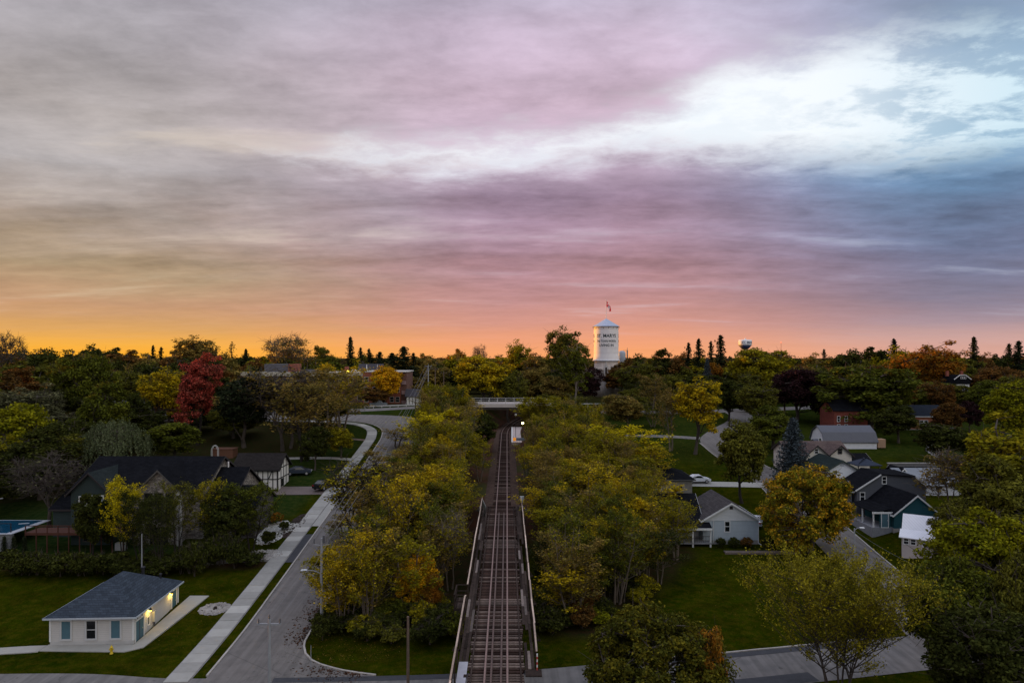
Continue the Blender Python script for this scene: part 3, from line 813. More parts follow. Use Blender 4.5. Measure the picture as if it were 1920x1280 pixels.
# ------------------------------------------------------------------ road bridge over the railway
ov = empty('road_bridge', (float(track_x(207)), 207.5, 12.6), 0, 'pale concrete road bridge with open metal railing over the track', 'bridge')
concp = mat('bridge_concrete', (.50, .44, .40), .85, .25, 1.0, (.36, .31, .28), .2)
steelg = mat('galvanised_rail', (.52, .50, .49), .5, .2, 3.0, None, 0, None, .5, .4)
MB().box(-14, 14.5, -4.2, 4.2, -.55, .1).build('deck', concp, ov)
MB().box(-14, 14.5, -4.5, -4.2, -.75, .32).build('parapet', concp, ov)
MB().box(-14, 14.5, 4.2, 4.5, -.75, .32).build('parapet', concp, ov)
for k in range(4): MB().box(-14, 14.5, -3.6 + k * 2.3, -3.2 + k * 2.3, -1.5, -.56).build('beam', mat('bridge_beam', (.10, .08, .07), .8), ov)
for yy_ in (-4.35, 4.35):
    for k in range(12): MB().box(-13.7 + k * 2.55, -13.55 + k * 2.55, yy_ - .06, yy_ + .06, .32, 1.55).build('railing_post', steelg, ov)
    for zz_ in (1.5, .95): MB().box(-14, 14.5, yy_ - .05, yy_ + .05, zz_ - .05, zz_ + .06).build('railing_bar', steelg, ov)
for sx_ in (-1, 1): MB().box(sx_ * 9.5 - .6, sx_ * 9.5 + .6, -4.3, 4.3, -8, -1.52).build('pier_wall', MATS['old_concrete'], ov)
MB().box(8.6, 8.75, -4.9, -4.75, -.3, 3.2).build('sign_post', plankm, ov)
# ------------------------------------------------------------------ station halt
st = empty('station_platform', (float(track_x(166)) + 1.9, 166, RAILZ - .6), 0, 'low pale station platform beside the track with a white edge', 'platform')
MB().box(0, 3.6, 0, 36, -.8, .75).build('deck', mat('platform_concrete', (.52, .42, .38), .85, .3, 1.5), st)
MB().box(-.06, .18, 0, 36, .75, .79).build('edge_stripe', mat('edge_white', (.8, .78, .74), .7, .1), st)
sg = empty('station_sign', (float(track_x(166)) + 2.3, 165.4, RAILZ - .8), 0, 'station sign with an orange square and grey board on the platform end', 'sign')
MB().box(.02, .1, 0, .08, 0, 2.5).box(2.5, 2.58, 0, .08, 0, 2.5).build('post', steelg, sg)
MB().box(-.05, .62, -.06, -.01, 1.35, 2.15).build('orange_square', mat('sign_orange', (.85, .28, .02), .5, .1, 3, None, 0, None, .3, 0, None, 1, (1, .35, .03), .5), sg)
MB().box(.66, 3.0, -.06, -.01, 1.40, 2.1).build('board', mat('sign_grey', (.42, .45, .50), .5, .15), sg)
def lamp_light(name, loc, col, w, parent, rad=.1):
    ld = bpy.data.lights.new(name, 'POINT'); ld.energy = w; ld.color = col; ld.shadow_soft_size = rad
    o = bpy.data.objects.new(name, ld); COL.objects.link(o); o.location = loc; o.parent = parent
    return o
for (dx, dy, zt, m_, lb, w_) in ((4.6, 168, 4.6, mat('lamp_warm', (1, .9, .5), .5, 0, 3, None, 0, None, .3, 0, None, 1, (1, .92, .35), 9.0), 'lit round platform lamp glowing pale yellow', 60),
                             (3.0, 176, 6.0, mat('lamp_box', (.8, .78, .75), .5, .1), 'white lantern head on a slim post at the platform', 0)):
    lm = empty('platform_lamp', (float(track_x(dy)) + dx, dy, RAILZ), 0, lb, 'lamp')
    MB().tube([(0, 0, 0), (0, 0, zt - .25)], .06, 8).build('post', girderm, lm)
    hd = MB().lathe([(.05, -.28), (.26, -.18), (.30, 0), (.24, .2), (.06, .28)], 12, (0, 0, zt)).build('lantern', m_, lm)
    MB().lathe([(.32, 0), (.30, .05), (.04, .16)], 12, (0, 0, zt + .26)).build('cap', girderm, lm)
    if w_: lamp_light('lamp_glow', (0, -.5, zt), (1, .85, .4), w_, lm)
# trackside cabinet and stub posts near the trestle
cb = empty('signal_cabinet', (float(track_x(99)) + 2.9, 99.2, RAILZ - .62), 0, 'small grey signal box at the far end of the trestle', 'cabinet')
MB().box(-.28, .28, -.22, .22, .5, 1.3).build('box', mat('cabinet_grey', (.40, .42, .40), .6, .2), cb)
MB().box(-.05, .05, -.05, .05, 0, .5).build('stand', girderm, cb)

# ------------------------------------------------------------------ the stone water tower
TX, TY = (1136.5 - 960) / FPX * 260, 260.0
TZ = h(TX, TY) - .3
tw = empty('water_tower', (TX, TY, TZ), 0, 'old stone water tower with white lettered steel tank and conical roof', 'water tower')
face = math.atan2(-TY, -TX)          # direction from the tower to the camera
zt0 = 25.3 - TZ; zt1 = 38.2 - TZ
limest = mat('limestone', (.58, .48, .42), .95, .25, .8, (.38, .31, .27), .4, None, .2, 0, 'brick', 5.0)
tankm = mat('painted_tank', (.86, .80, .78), .6, .25, .9, (.70, .65, .64), .15, 5)
zp = zt0 - 3.0
base_p = [(5.0, 0), (4.75, 4), (4.55, 9), (4.5, zp - .6), (4.62, zp - .5), (4.62, zp - .1), (4.5, zp), (4.5, zt0)]
MB().lathe(base_p, 48).build('stone_shaft', limest, tw, True)
pr = []; nz = 14
for k in range(nz):
    za = zt0 + .35 + (zt1 - zt0 - .35) * k / nz; zb = zt0 + .35 + (zt1 - zt0 - .35) * (k + 1) / nz
    fl = .35 * max(0, 1 - k / 4.0) ** 2
    r_ = 4.62 + fl + (.035 if k % 2 else 0)
    fl2 = .35 * max(0, 1 - (k + 1) / 4.0) ** 2
    pr += [(r_, za), (4.62 + fl2 + (.035 if k % 2 else 0), zb - .01)]
tank = MB().lathe(pr, 64).build('tank', tankm, tw, False)
MB().lathe([(4.6, 0), (5.08, .02), (5.12, .32), (4.98, .40)], 64, (0, 0, zt0)).build('base_flange', mat('flange_white', (.80, .80, .84), .5, .1), tw)
rf = MB(); zr = 41.4 - TZ; nf = 12
for k in range(nf):
    a0 = 2 * math.pi * k / nf + .1; a1 = 2 * math.pi * (k + 1) / nf + .1
    o_ = len(rf.v)
    MBp = MB().add([(5.25 * math.cos(a0), 5.25 * math.sin(a0), zt1 + .15), (5.25 * math.cos(a1), 5.25 * math.sin(a1), zt1 + .15), (.12 * math.cos(a1), .12 * math.sin(a1), zr), (.12 * math.cos(a0), .12 * math.sin(a0), zr),
                    (5.22 * math.cos(a0), 5.22 * math.sin(a0), zt1 + .06), (5.22 * math.cos(a1), 5.22 * math.sin(a1), zt1 + .06), (.12 * math.cos(a1), .12 * math.sin(a1), zr - .1), (.12 * math.cos(a0), .12 * math.sin(a0), zr - .1)],
                   [(0, 1, 2, 3), (7, 6, 5, 4), (0, 4, 5, 1), (1, 5, 6, 2), (2, 6, 7, 3), (3, 7, 4, 0)])
    MBp.build('roof_panel', mat('tin_roof', (.42, .46, .56), .45, .2, 1.0, (.32, .36, .46), 0, None, .5, .2), tw)
MB().lathe([(4.55, 0), (5.15, .06), (5.2, .1), (4.6, .02)], 48, (0, 0, zt1 - .02)).build('soffit', mat('soffit_dark', (.10, .09, .10), .8), tw)
mb = MB()
for k in range(16):
    a = 2 * math.pi * k / 16 + .05; ca_, sa_ = math.cos(a), math.sin(a)
    mb.beam((4.66 * ca_, 4.66 * sa_, zt1 - .75), (5.15 * ca_, 5.15 * sa_, zt1 - .25), .10, .12)
mb.build('eave_brackets', MATS['soffit_dark'], tw)
# window slit and its pale surround, facing the camera
ca_, sa_ = math.cos(face), math.sin(face)
def on_tower(u, zz, r_):                       # u metres along the wall, to the camera's right
    a = face + u / r_
    return (r_ * math.cos(a), r_ * math.sin(a), zz)
wz = 22.0 - TZ
def plate_on(u0, u1, z0, z1, r0, r1):
    mb = MB(); vs = []
    for r_ in (r0, r1):
        for (u_, z_) in ((u0, z0), (u1, z0), (u1, z1), (u0, z1)): vs.append(on_tower(u_, z_, r_))
    return mb.add(vs, [(0, 1, 2, 3), (7, 6, 5, 4), (0, 4, 5, 1), (1, 5, 6, 2), (2, 6, 7, 3), (3, 7, 4, 0)])
w_ = plate_on(-.75, .75, wz - 1.7, wz + 1.4, 4.4, 4.70).build('window_surround', mat('pale_stone', (.62, .58, .55), .9, .15), tw)
plate_on(-.34, .34, wz - 1.15, wz + .95, 4.72, 4.76).build('window_opening', mat('dark_glass', (.012, .013, .016), .15, .1, 3, None, 0, None, .6), w_)
plate_on(-.25, .25, zp + .2, zt0 - .05, 4.4, 4.68).build('pilaster', MATS['pale_stone'], tw)
# painted lettering wrapped round the tank
def text_geo(s_, size):
    cu = bpy.data.curves.new('lettering', 'FONT'); cu.body = s_; cu.size = size; cu.align_x = 'CENTER'; cu.resolution_u = 2; cu.offset = .018 * size
    to = bpy.data.objects.new('lettering', cu); COL.objects.link(to)
    dg = bpy.context.evaluated_depsgraph_get()
    me = bpy.data.meshes.new_from_object(to.evaluated_get(dg))
    V = np.array([v.co[:] for v in me.vertices]); Fc = [tuple(p.vertices) for p in me.polygons]
    bpy.data.objects.remove(to); bpy.data.curves.remove(cu); bpy.data.meshes.remove(me)
    return V, Fc
inkm = mat('lettering_paint', (.012, .03, .035), .6, .1)
for turn in (0.03, -2.05, 2.1):
    for s_, size, zl_ in (('ST. MARYS', 1.75, 34.15), ('THE TOWN WORTH', 1.15, 32.35), ('LIVING IN', 1.3, 30.75)):
        V_, F_ = text_geo(s_, size)
        w_ = V_[:, 0].max() - V_[:, 0].min()
        V_[:, 0] *= min(1.0, 7.9 / w_) if turn else min(1.12, 7.9 / w_)
        r_ = 4.72
        vs = []
        for x_, y_, _ in V_:
            a = face + turn + x_ / r_
            vs.append((r_ * math.cos(a), r_ * math.sin(a), zl_ - TZ + y_))
        MB().add(vs, F_).build('lettering', inkm, tw)
MB().tube([(0, 0, zr - .2), (0, 0, 48.4 - TZ)], [.13, .08], 8).build('flagpole', mat('flagpole_white', (.75, .70, .68), .5, .1), tw)
MB().lathe([(.02, -.15), (.17, 0), (.02, .18)], 8, (0, 0, 48.45 - TZ)).build('finial', MATS['flagpole_white'], tw)
fl = empty('flag', (TX, TY, 47.9), 0, 'limp red and white maple leaf flag on the tower flagpole', 'flag')
def flag_piece(u0, u1, m_, nm):
    mb = MB(); n_ = 4; k_ = 6; vs = []
    for i in range(n_ + 1):
        u_ = u0 + (u1 - u0) * i / n_
        for j in range(k_ + 1):
            v_ = j / k_
            drop = u_ * (1.55 - .45 * math.sin(u_ * 3.1))
            vs.append((.1 + u_ * .78 + .12 * math.sin(v_ * 3 + u_ * 5), .22 * math.sin(u_ * 7 + v_ * 1.5), .15 - v_ * 1.9 - drop * .62))
    fs = [(i * (k_ + 1) + j, i * (k_ + 1) + j + 1, (i + 1) * (k_ + 1) + j + 1, (i + 1) * (k_ + 1) + j) for i in range(n_) for j in range(k_)]
    return mb.add(vs, fs).build(nm, m_, fl, True)
redm = mat('flag_red', (.85, .02, .03), .8, .1); whm = mat('flag_white', (.8, .78, .78), .8, .1)
flag_piece(0, .75, redm, 'red_band'); flag_piece(.75, 1.5, whm, 'white_field'); flag_piece(1.5, 2.15, redm, 'red_band')
lp = [(0, -.5), (.05, -.2), (.35, -.25), (.3, -.1), (.55, .1), (.42, .15), (.45, .32), (.22, .2), (.25, .5), (.12, .42), (0, .7), (-.12, .42), (-.25, .5), (-.22, .2), (-.45, .32), (-.42, .15), (-.55, .1), (-.3, -.1), (-.35, -.25), (-.05, -.2)]
mb = MB(); mb.add([(.1 + 1.05 * .78 + p_[0] * .55, -.27, -1.6 + p_[1] * .7) for p_ in lp], [tuple(range(len(lp)))]); mb.build('maple_leaf', redm, fl)
# far white water tower with a navy bowl
FX, FY, FZ = at(1397, 640, 900)
ft = empty('far_water_tower', (FX, FY, h(FX, FY)), 0, 'distant modern water tower with white drum and navy bowl', 'water tower')
g0 = h(FX, FY)
zt_ = at(0, 637, 900)[2] - g0; zb_ = at(0, 647, 900)[2] - g0; zn_ = at(0, 652, 900)[2] - g0
MB().lathe([(8.3, zb_), (8.5, zb_ + 1), (8.5, zt_ - .8), (7.9, zt_ - .1), (1.2, zt_ + .5)], 40).build('drum', mat('drum_white', (.80, .78, .78), .5, .08), ft, True)
MB().lathe([(2.4, zn_ - 2.5), (5.5, zn_), (8.42, zb_)], 40).build('bowl', mat('bowl_navy', (.02, .03, .09), .5, .1), ft, True)
MB().lathe([(2.0, 0), (1.7, zn_ - 2.4)], 20).build('column', MATS['drum_white'], ft, True)
MB().lathe([(1.0, zt_ + .4), (1.0, zt_ + 1.8), (.1, zt_ + 2.1)], 12).tube([(.9, 0, zt_ + 1.8), (.9, 0, zt_ + 3.5)], .1, 6).build('vent_cap', MATS['drum_white'], ft)
f2 = math.atan2(-FY, -FX); V_, F_ = text_geo('ST. MARYS', 4.6)
MB().add([(8.56 * math.cos(f2 + .72 + x_ / 8.56), 8.56 * math.sin(f2 + .72 + x_ / 8.56), zb_ + 2.0 + y_) for x_, y_, _ in V_], F_).build('lettering', MATS['bowl_navy'], ft)
# radio mast, silo
MX, MY, _ = at(1464.5, 640, 1500)
ms_ = empty('radio_mast', (MX, MY, h(MX, MY)), 0, 'thin distant radio mast with a red lamp at its top', 'mast')
zt_ = at(0, 642, 1500)[2] - h(MX, MY)
MB().tube([(0, 0, 0), (0, 0, zt_)], [.55, .4], 6).build('mast', mat('mast_red', (.45, .14, .10), .6), ms_)
MB().lathe([(.1, -1.6), (1.4, -.6), (1.4, .8), (.1, 1.6)], 10, (0, 0, zt_ + .4)).build('beacon', mat('beacon_red', (.9, .2, .1), .5, 0, 3, None, 0, None, .3, 0, None, 1, (1, .25, .12), 1.0), ms_)
SX_, SY_, _ = at(1166, 660, 620)
sl = empty('grain_silo', (SX_, SY_, h(SX_, SY_)), 0, 'distant grey domed silo beside the stone water tower', 'silo')
zt_ = at(0, 658, 620)[2] - h(SX_, SY_)
mb = MB().lathe([(3.4, 0), (3.4, zt_ - 1.8), (3.0, zt_ - .7), (1.8, zt_ + .1), (.1, zt_ + .4)], 20).build('bin', mat('silo_grey', (.40, .42, .46), .5, .2), sl, True)
mb = MB().box(4.4, 5.4, -.5, .5, 0, zt_ + .8); mb.tube([(4.9, 0, zt_), (4.9, 0, zt_ + 3.0)], .22, 6); mb.beam((4.9, 0, zt_ + .6), (1.0, 0, zt_ + .5), .3, .3)
mb.build('elevator_leg', mat('silo_dark', (.16, .17, .19), .6, .2), sl)

# ------------------------------------------------------------------ trees
def np_tube(pts, rad, n):
    pts = np.asarray(pts, float); k = len(pts)
    d = np.gradient(pts, axis=0); d /= np.linalg.norm(d, axis=1)[:, None] + 1e-9
    ref = np.tile(np.array([.31, .17, .93]), (k, 1)); ref[np.abs((d * ref).sum(1)) > .93] = (1, 0, 0)
    a = np.cross(d, ref); a /= np.linalg.norm(a, axis=1)[:, None] + 1e-9
    b_ = np.cross(d, a)
    th = np.arange(n) * 2 * np.pi / n
    V = pts[:, None, :] + (a[:, None, :] * np.cos(th)[None, :, None] + b_[:, None, :] * np.sin(th)[None, :, None]) * np.asarray(rad)[:, None, None]
    i = (np.arange(k - 1)[:, None] * n + np.arange(n)[None, :])
    j = (np.arange(k - 1)[:, None] * n + (np.arange(n)[None, :] + 1) % n)
    F = np.stack([i, j, j + n, i + n], -1).reshape(-1, 4)
    return V.reshape(-1, 3), F
class Acc:
    def __init__(s): s.V = []; s.F = []; s.n = 0
    def add(s, V, F): s.V.append(V); s.F.append(F + s.n); s.n += len(V)
    def mesh(s, name): return np_mesh(name, np.concatenate(s.V), np.concatenate(s.F), True)
def leaves_mesh(name, pos, nrm, size, rng, asp=.62):
    n = len(pos)
    nrm = nrm / (np.linalg.norm(nrm, axis=1)[:, None] + 1e-9)
    q = rng.normal(size=(n, 3)); a = np.cross(nrm, q); a /= np.linalg.norm(a, axis=1)[:, None] + 1e-9
    b_ = np.cross(nrm, a)
    s_ = size * rng.uniform(.65, 1.35, n)
    a = a * s_[:, None]; b_ = b_ * (s_ * asp)[:, None]
    V = np.stack([pos - a, pos - b_ + a * .15, pos + a, pos + b_ + a * .15], 1).reshape(-1, 3)
    return np_mesh(name, V, np.arange(4 * n).reshape(-1, 4))
def bez(p0, p1, p2, n):
    u = np.linspace(0, 1, n)[:, None]
    return p0 * (1 - u) ** 2 + 2 * p1 * u * (1 - u) + p2 * u * u
def gen_broad(seed, Ht, W, cb, limbs, clumps, lpc, rc, ls, trunk_r, lobes=.2, twigs=3, top=.85, shell=2.4, lean=0.0, low=.0, flat=1.0, droop=0.0, stems=1, fork=None):
    rng = np.random.default_rng(seed)
    tr = Acc()
    zc = cb * Ht; ch = Ht - zc
    cen = np.array([lean, 0, zc + ch * .5])
    lob = [(rng.normal(size=3), rng.uniform(.4, 1)) for _ in range(9)]
    def env(d):
        r_ = 1.0
        for v_, w_ in lob:
            c_ = d @ (v_ / np.linalg.norm(v_)); r_ = r_ + lobes * w_ * (np.maximum(c_, 0) ** 5 - .22)
        return r_
    segs = []
    bases = [np.array([0, 0, -.4])] if stems == 1 else [np.array([.45 * math.cos(k * 2.3), .45 * math.sin(k * 2.3), -.4]) for k in range(stems)]
    for k, b0 in enumerate(bases):
        ht = Ht * (top - .06 * k)
        if fork: ht = Ht * fork
        off_ = b0[:2] * (3.0 if stems > 1 else 0)
        pts = np.array([[b0[0] * (1 - t_) + (off_[0] + lean * .8) * t_, b0[1] * (1 - t_) + off_[1] * t_, b0[2] + (ht - b0[2]) * t_] for t_ in np.linspace(0, 1, 8)])
        pts[1:, :2] += np.cumsum(rng.normal(0, .012 * Ht, (7, 2)), axis=0)
        r_ = trunk_r / math.sqrt(stems) * (1 - np.linspace(0, .88 if not fork else .35, 8)); r_[0] *= 1.35
        tr.add(*np_tube(pts, r_, 8)); segs.append((pts, r_))
    # main limbs
    for i in range(limbs):
        pts, rr_ = segs[i % len(bases)]
        t_ = rng.uniform(cb * .9 / top, .92) if not fork else rng.uniform(.7, 1)
        f_ = t_ * 7; k = min(int(f_), 6); p0 = pts[k] + (pts[k + 1] - pts[k]) * (f_ - k)
        az = i * 2.399 + rng.uniform(-.4, .4); el = rng.uniform(-.15, 1.0)
        d = np.array([math.cos(az) * math.cos(el), math.sin(az) * math.cos(el), math.sin(el)])
        tip = cen + d * np.array([W / 2, W / 2, ch / 2]) * .78 * float(env(d))
        tip[2] = max(tip[2], p0[2] + .05 * Ht * (1 if low == 0 else -1))
        mid = (p0 + tip) / 2 + np.array([0, 0, .10 * Ht * rng.uniform(-.3, 1)])
        bp_ = bez(p0, mid, tip, 6); bp_[1:-1] += rng.normal(0, .012 * Ht, (4, 3))
        r0 = trunk_r * rng.uniform(.32, .5) * (1 if not fork else 1.35)
        rr2 = r0 * (1 - np.linspace(0, .85, 6))
        tr.add(*np_tube(bp_, rr2, 6)); segs.append((bp_, rr2))
    nodes = np.concatenate([s_[0][1:] if i >= len(bases) else s_[0][max(1, int(7 * cb * .8)):] for i, s_ in enumerate(segs)])
    # clump centres spread through the crown's volume
    d = rng.normal(size=(clumps * 3, 3)); d /= np.linalg.norm(d, axis=1)[:, None]
    d = d[d[:, 2] > -.82][:clumps]
    r_ = rng.uniform(.12, 1, len(d)) ** (1 / shell)
    C = cen + d * (r_ * env(d))[:, None] * np.array([W / 2 - rc * .5, W / 2 - rc * .5, ch / 2 - rc * .4])
    if flat != 1.0: C[:, 2] = zc + (np.clip((C[:, 2] - zc) / ch, 0, 1) ** flat) * ch
    P = []; NR = []; tw_ = []
    for c_ in C:
        dd = np.linalg.norm(nodes - c_, axis=1) + np.maximum(nodes[:, 2] - c_[2], 0) * 1.5
        p0 = nodes[np.argmin(dd)]
        mid = (p0 + c_) / 2 + np.array([0, 0, np.linalg.norm(c_ - p0) * rng.uniform(-.05, .22)])
        bp_ = bez(p0, mid, c_, 4)
        L_ = np.linalg.norm(c_ - p0); r0 = min(.028 * L_ + .012, trunk_r * .3)
        tr.add(*np_tube(bp_, r0 * np.array([1, .75, .5, .2]), 4))
        for k in range(twigs):
            q = bp_[rng.integers(1, 4)]; e = c_ + rng.normal(0, rc * .75, 3) + np.array([0, 0, rc * .25])
            tr.add(*np_tube(np.array([q, (q + e) / 2 + rng.normal(0, rc * .12, 3), e]), np.array([.016, .011, .005]) * (1 + Ht / 14), 3))
        n = int(lpc * rng.uniform(.45, 1.45))
        if n:
            dirs = rng.normal(size=(n, 3)); dirs /= np.linalg.norm(dirs, axis=1)[:, None]
            rad = rc * rng.uniform(.7, 1.25) * rng.uniform(.1, 1, n) ** .5
            p_ = c_ + dirs * rad[:, None] * np.array([1, 1, .72])
            if droop: p_[:, 2] -= droop * rng.uniform(0, 1, n) ** 2 * rc * 2
            P.append(p_); NR.append(dirs * .5 + (c_ - cen) / (W / 2) * .35 + np.array([0, 0, .45]) + rng.normal(0, .45, (n, 3)))
    crown = leaves_mesh('crown', np.concatenate(P), np.concatenate(NR), ls, rng) if P else None
    return tr.mesh('trunk'), crown, Ht, W
def gen_conifer(seed, Ht, W, nb, ls, irr=.15, gap=.0, droop=.25, skirt=.05, power=.9, dens=9):
    rng = np.random.default_rng(seed); tr = Acc()
    z = np.linspace(-.4, Ht, 9)
    pts = np.stack([np.cumsum(rng.normal(0, .01, 9)) * 2, np.cumsum(rng.normal(0, .01, 9)) * 2, z], 1)
    tr.add(*np_tube(pts, .017 * Ht * (1 - np.linspace(0, .95, 9)), 7))
    P = []; NR = []
    for i in range(nb):
        t_ = (i + rng.uniform(0, 1)) / nb
        if gap and rng.random() < gap: continue
        zz = Ht * (skirt + (1 - skirt) * t_ ** .95) * .985
        L_ = W / 2 * ((1 - t_) ** power) * rng.uniform(1 - irr * 2.2, 1 + irr) + .15
        az = i * 2.399 + rng.uniform(-.3, .3)
        n = max(3, int(L_ / .32))
        u = np.linspace(.05, 1, n)
        d = np.array([math.cos(az), math.sin(az)])
        bp_ = np.stack([d[0] * L_ * u, d[1] * L_ * u, zz - droop * L_ * u + .22 * L_ * u ** 2.2], 1)
        tr.add(*np_tube(np.vstack([[0, 0, zz], bp_[n // 2], bp_[-1]]), np.array([.035, .022, .006]) * (Ht / 14), 3))
        for j in range(n):
            m = int(dens * (.6 + .6 * (1 - u[j])))
            wd = (.16 + .30 * (1 - abs(2 * u[j] - 1))) * min(1.0, L_ / 1.6 + .3)
            side = rng.normal(0, wd, m)
            p_ = bp_[j] + np.stack([-d[1] * side, d[0] * side, -np.abs(rng.normal(0, .10, m)) - np.abs(side) * .25], 1) + rng.normal(0, .07, (m, 3))
            P.append(p_); NR.append(np.tile([0, 0, .8], (m, 1)) + rng.normal(0, .5, (m, 3)) + np.array([d[0], d[1], 0]) * .5)
    return tr.mesh('trunk'), leaves_mesh('crown', np.concatenate(P), np.concatenate(NR), ls, rng, .42), Ht, W
def gen_willow(seed, Ht, W, strands, lps, ls):
    rng = np.random.default_rng(seed)
    tm, cm, _, _ = gen_broad(seed, Ht, W, .3, 9, 30, 0, .8, ls, .32, .15, 1)
    P = []; NR = []
    for i in range(strands):
        a = rng.uniform(0, 2 * np.pi); r_ = W / 2 * math.sqrt(rng.uniform(.05, 1))
        top_ = Ht * (.98 - .38 * (2 * r_ / W) ** 2) + rng.normal(0, .3)
        L_ = rng.uniform(.25, .75) * top_ * (.35 + .65 * (2 * r_ / W))
        n = int(lps * (.5 + L_ / Ht))
        u = rng.uniform(0, 1, n)
        sw = .5 * u
        p_ = np.stack([math.cos(a) * (r_ + sw) + rng.normal(0, .10, n), math.sin(a) * (r_ + sw) + rng.normal(0, .10, n), top_ - L_ * u], 1)
        P.append(p_); NR.append(np.tile([math.cos(a), math.sin(a), .15], (n, 1)) + rng.normal(0, .5, (n, 3)))
    return tm, leaves_mesh('crown', np.concatenate(P), np.concatenate(NR), ls, rng, .4), Ht, W

def gen_wisp(seed, Ht, W, stems, nb, lpb, ls=.135):
    """several slim upright stems, feathery ascending branches, thin leaf sprays"""
    rng = np.random.default_rng(seed); tr = Acc(); P = []; NR = []
    for k in range(stems):
        az = 2.4 * k + rng.uniform(-.4, .4); r1 = W * .5 * rng.uniform(.15, .55) * (1 if stems > 1 else .3)
        top_ = Ht * (1 if k == 0 else rng.uniform(.72, .97))
        u = np.linspace(0, 1, 9)
        st = np.stack([math.cos(az) * (.25 + r1 * u ** 1.3), math.sin(az) * (.25 + r1 * u ** 1.3), -.4 + (top_ * .96 + .4) * u], 1)
        st[1:, :2] += np.cumsum(rng.normal(0, .07, (8, 2)), axis=0)
        r_ = (.13 / math.sqrt(stems) + .035) * (1 - .9 * u)
        tr.add(*np_tube(st, r_, 6))
        for b_ in range(nb // stems):
            t_ = rng.uniform(.22, .99) ** .8
            f_ = t_ * 8; q = min(int(f_), 7); p0 = st[q] + (st[q + 1] - st[q]) * (f_ - q)
            a2 = rng.uniform(0, 6.283)
            reach = W * .5 * rng.uniform(.35, 1.0) * (1.0 - .55 * max(0, t_ - .45) / .55) * (.55 + .45 * min(1, t_ / .4))
            rise = reach * rng.uniform(.7, 1.7)
            e = p0 + np.array([math.cos(a2) * reach, math.sin(a2) * reach, rise])
            e[2] = min(e[2], Ht * rng.uniform(.93, 1.03))
            mid = p0 + (e - p0) * .55 + np.array([math.cos(a2) * reach * .18, math.sin(a2) * reach * .18, -rise * .10])
            bp_ = bez(p0, mid, e, 5)
            tr.add(*np_tube(bp_, np.array([.034, .027, .02, .013, .005]) * (1.25 - .5 * t_), 4))
            for tw in range(5):
                v_ = rng.uniform(.3, 1); q0 = bp_[min(3, int(v_ * 4))]
                d_ = np.array([rng.normal(0, .45), rng.normal(0, .45), rng.uniform(.25, 1.0)]) * rng.uniform(.5, 1.1)
                tr.add(*np_tube(np.array([q0, q0 + d_ * .55 + rng.normal(0, .04, 3), q0 + d_]), np.array([.014, .010, .004]), 3))
                n = int(lpb * .2 * rng.uniform(.2, 2.2))
                if n:
                    w_ = rng.uniform(.2, 1.05, n)[:, None]
                    P.append(q0 + d_ * w_ + rng.normal(0, .14, (n, 3))); NR.append(rng.normal(0, .7, (n, 3)) + np.array([0, -.0, .6]))
            n = int(lpb * rng.uniform(.2, 1.8))
            if n:
                w_ = rng.uniform(.35, 1.03, n); idx = np.clip((w_ * 4).astype(int), 0, 3)
                base = bp_[idx] + (bp_[idx + 1] - bp_[idx]) * (w_ * 4 - idx)[:, None]
                P.append(base + rng.normal(0, .26, (n, 3)) * np.array([1, 1, .8])); NR.append(rng.normal(0, .7, (n, 3)) + np.array([0, 0, .6]))
    return tr.mesh('trunk'), leaves_mesh('crown', np.concatenate(P), np.concatenate(NR), ls, rng), Ht, W
PROTO = {}
def P_(k, g):
    tm, cm, Ht, W = g
    me = cm if cm is not None else tm
    a = np.empty(len(me.vertices) * 3, dtype=np.float32); me.vertices.foreach_get('co', a); a = a.reshape(-1, 3)
    r_ = np.hypot(a[:, 0], a[:, 1])
    PROTO[k] = (tm, cm, float(np.percentile(a[:, 2], 99.8)), 2 * float(np.percentile(r_, 97.5)))
P_('wood1', gen_wisp(101, 13, 6.5, 3, 50, 48, .115))
P_('wood2', gen_wisp(102, 13, 5.6, 2, 42, 36, .115))
P_('wood3', gen_wisp(103, 12, 7.2, 4, 58, 34, .115))
P_('wood4', gen_wisp(104, 12, 6.6, 3, 58, 60, .115))
P_('wood5', gen_wisp(105, 15, 5.0, 3, 40, 12, .115))
P_('wood6', gen_wisp(106, 12, 6.4, 2, 52, 44, .12))
P_('sparse', gen_broad(105, 14, 10.0, .20, 12, 130, 20, .9, .15, .2, .3, 9, stems=2))
P_('big1', gen_broad(111, 13, 12.5, .03, 11, 190, 120, 1.05, .20, .32, .26, 2))
P_('big2', gen_broad(112, 13, 12, .04, 10, 180, 120, 1.05, .20, .30, .32, 2))
P_('big3', gen_broad(113, 14, 12, .03, 12, 190, 110, 1.0, .20, .30, .38, 3))
P_('oval1', gen_broad(121, 11, 8.5, .06, 9, 130, 120, .85, .175, .2, .28, 2))
P_('oval2', gen_broad(122, 11, 9, .08, 9, 125, 120, .85, .175, .2, .34, 2))
P_('tall', gen_broad(123, 16, 10, .14, 11, 140, 95, .95, .19, .25, .40, 3))
P_('dome', gen_broad(131, 9.5, 10.4, .04, 12, 460, 130, .62, .105, .26, .12, 1, shell=3.2))
P_('near1', gen_broad(132, 12, 10, .05, 13, 300, 150, .68, .115, .26, .24, 2))
P_('near2', gen_broad(133, 11, 10, .05, 12, 280, 150, .68, .115, .26, .30, 2))
P_('locust', gen_wisp(138, 11, 13.5, 6, 190, 105, .072))
P_('maple', gen_broad(135, 11, 13, -.10, 12, 400, 120, .70, .125, .30, .26, 2))
P_('redm', gen_broad(136, 17, 10, .02, 13, 230, 95, .80, .16, .25, .50, 4))
P_('bare', gen_broad(141, 14, 9, .22, 14, 130, 3, .8, .16, .22, .25, 9))
P_('spruce1', gen_conifer(151, 16, 7.5, 170, .26, .28, .10, .30, .05, .8, 10))
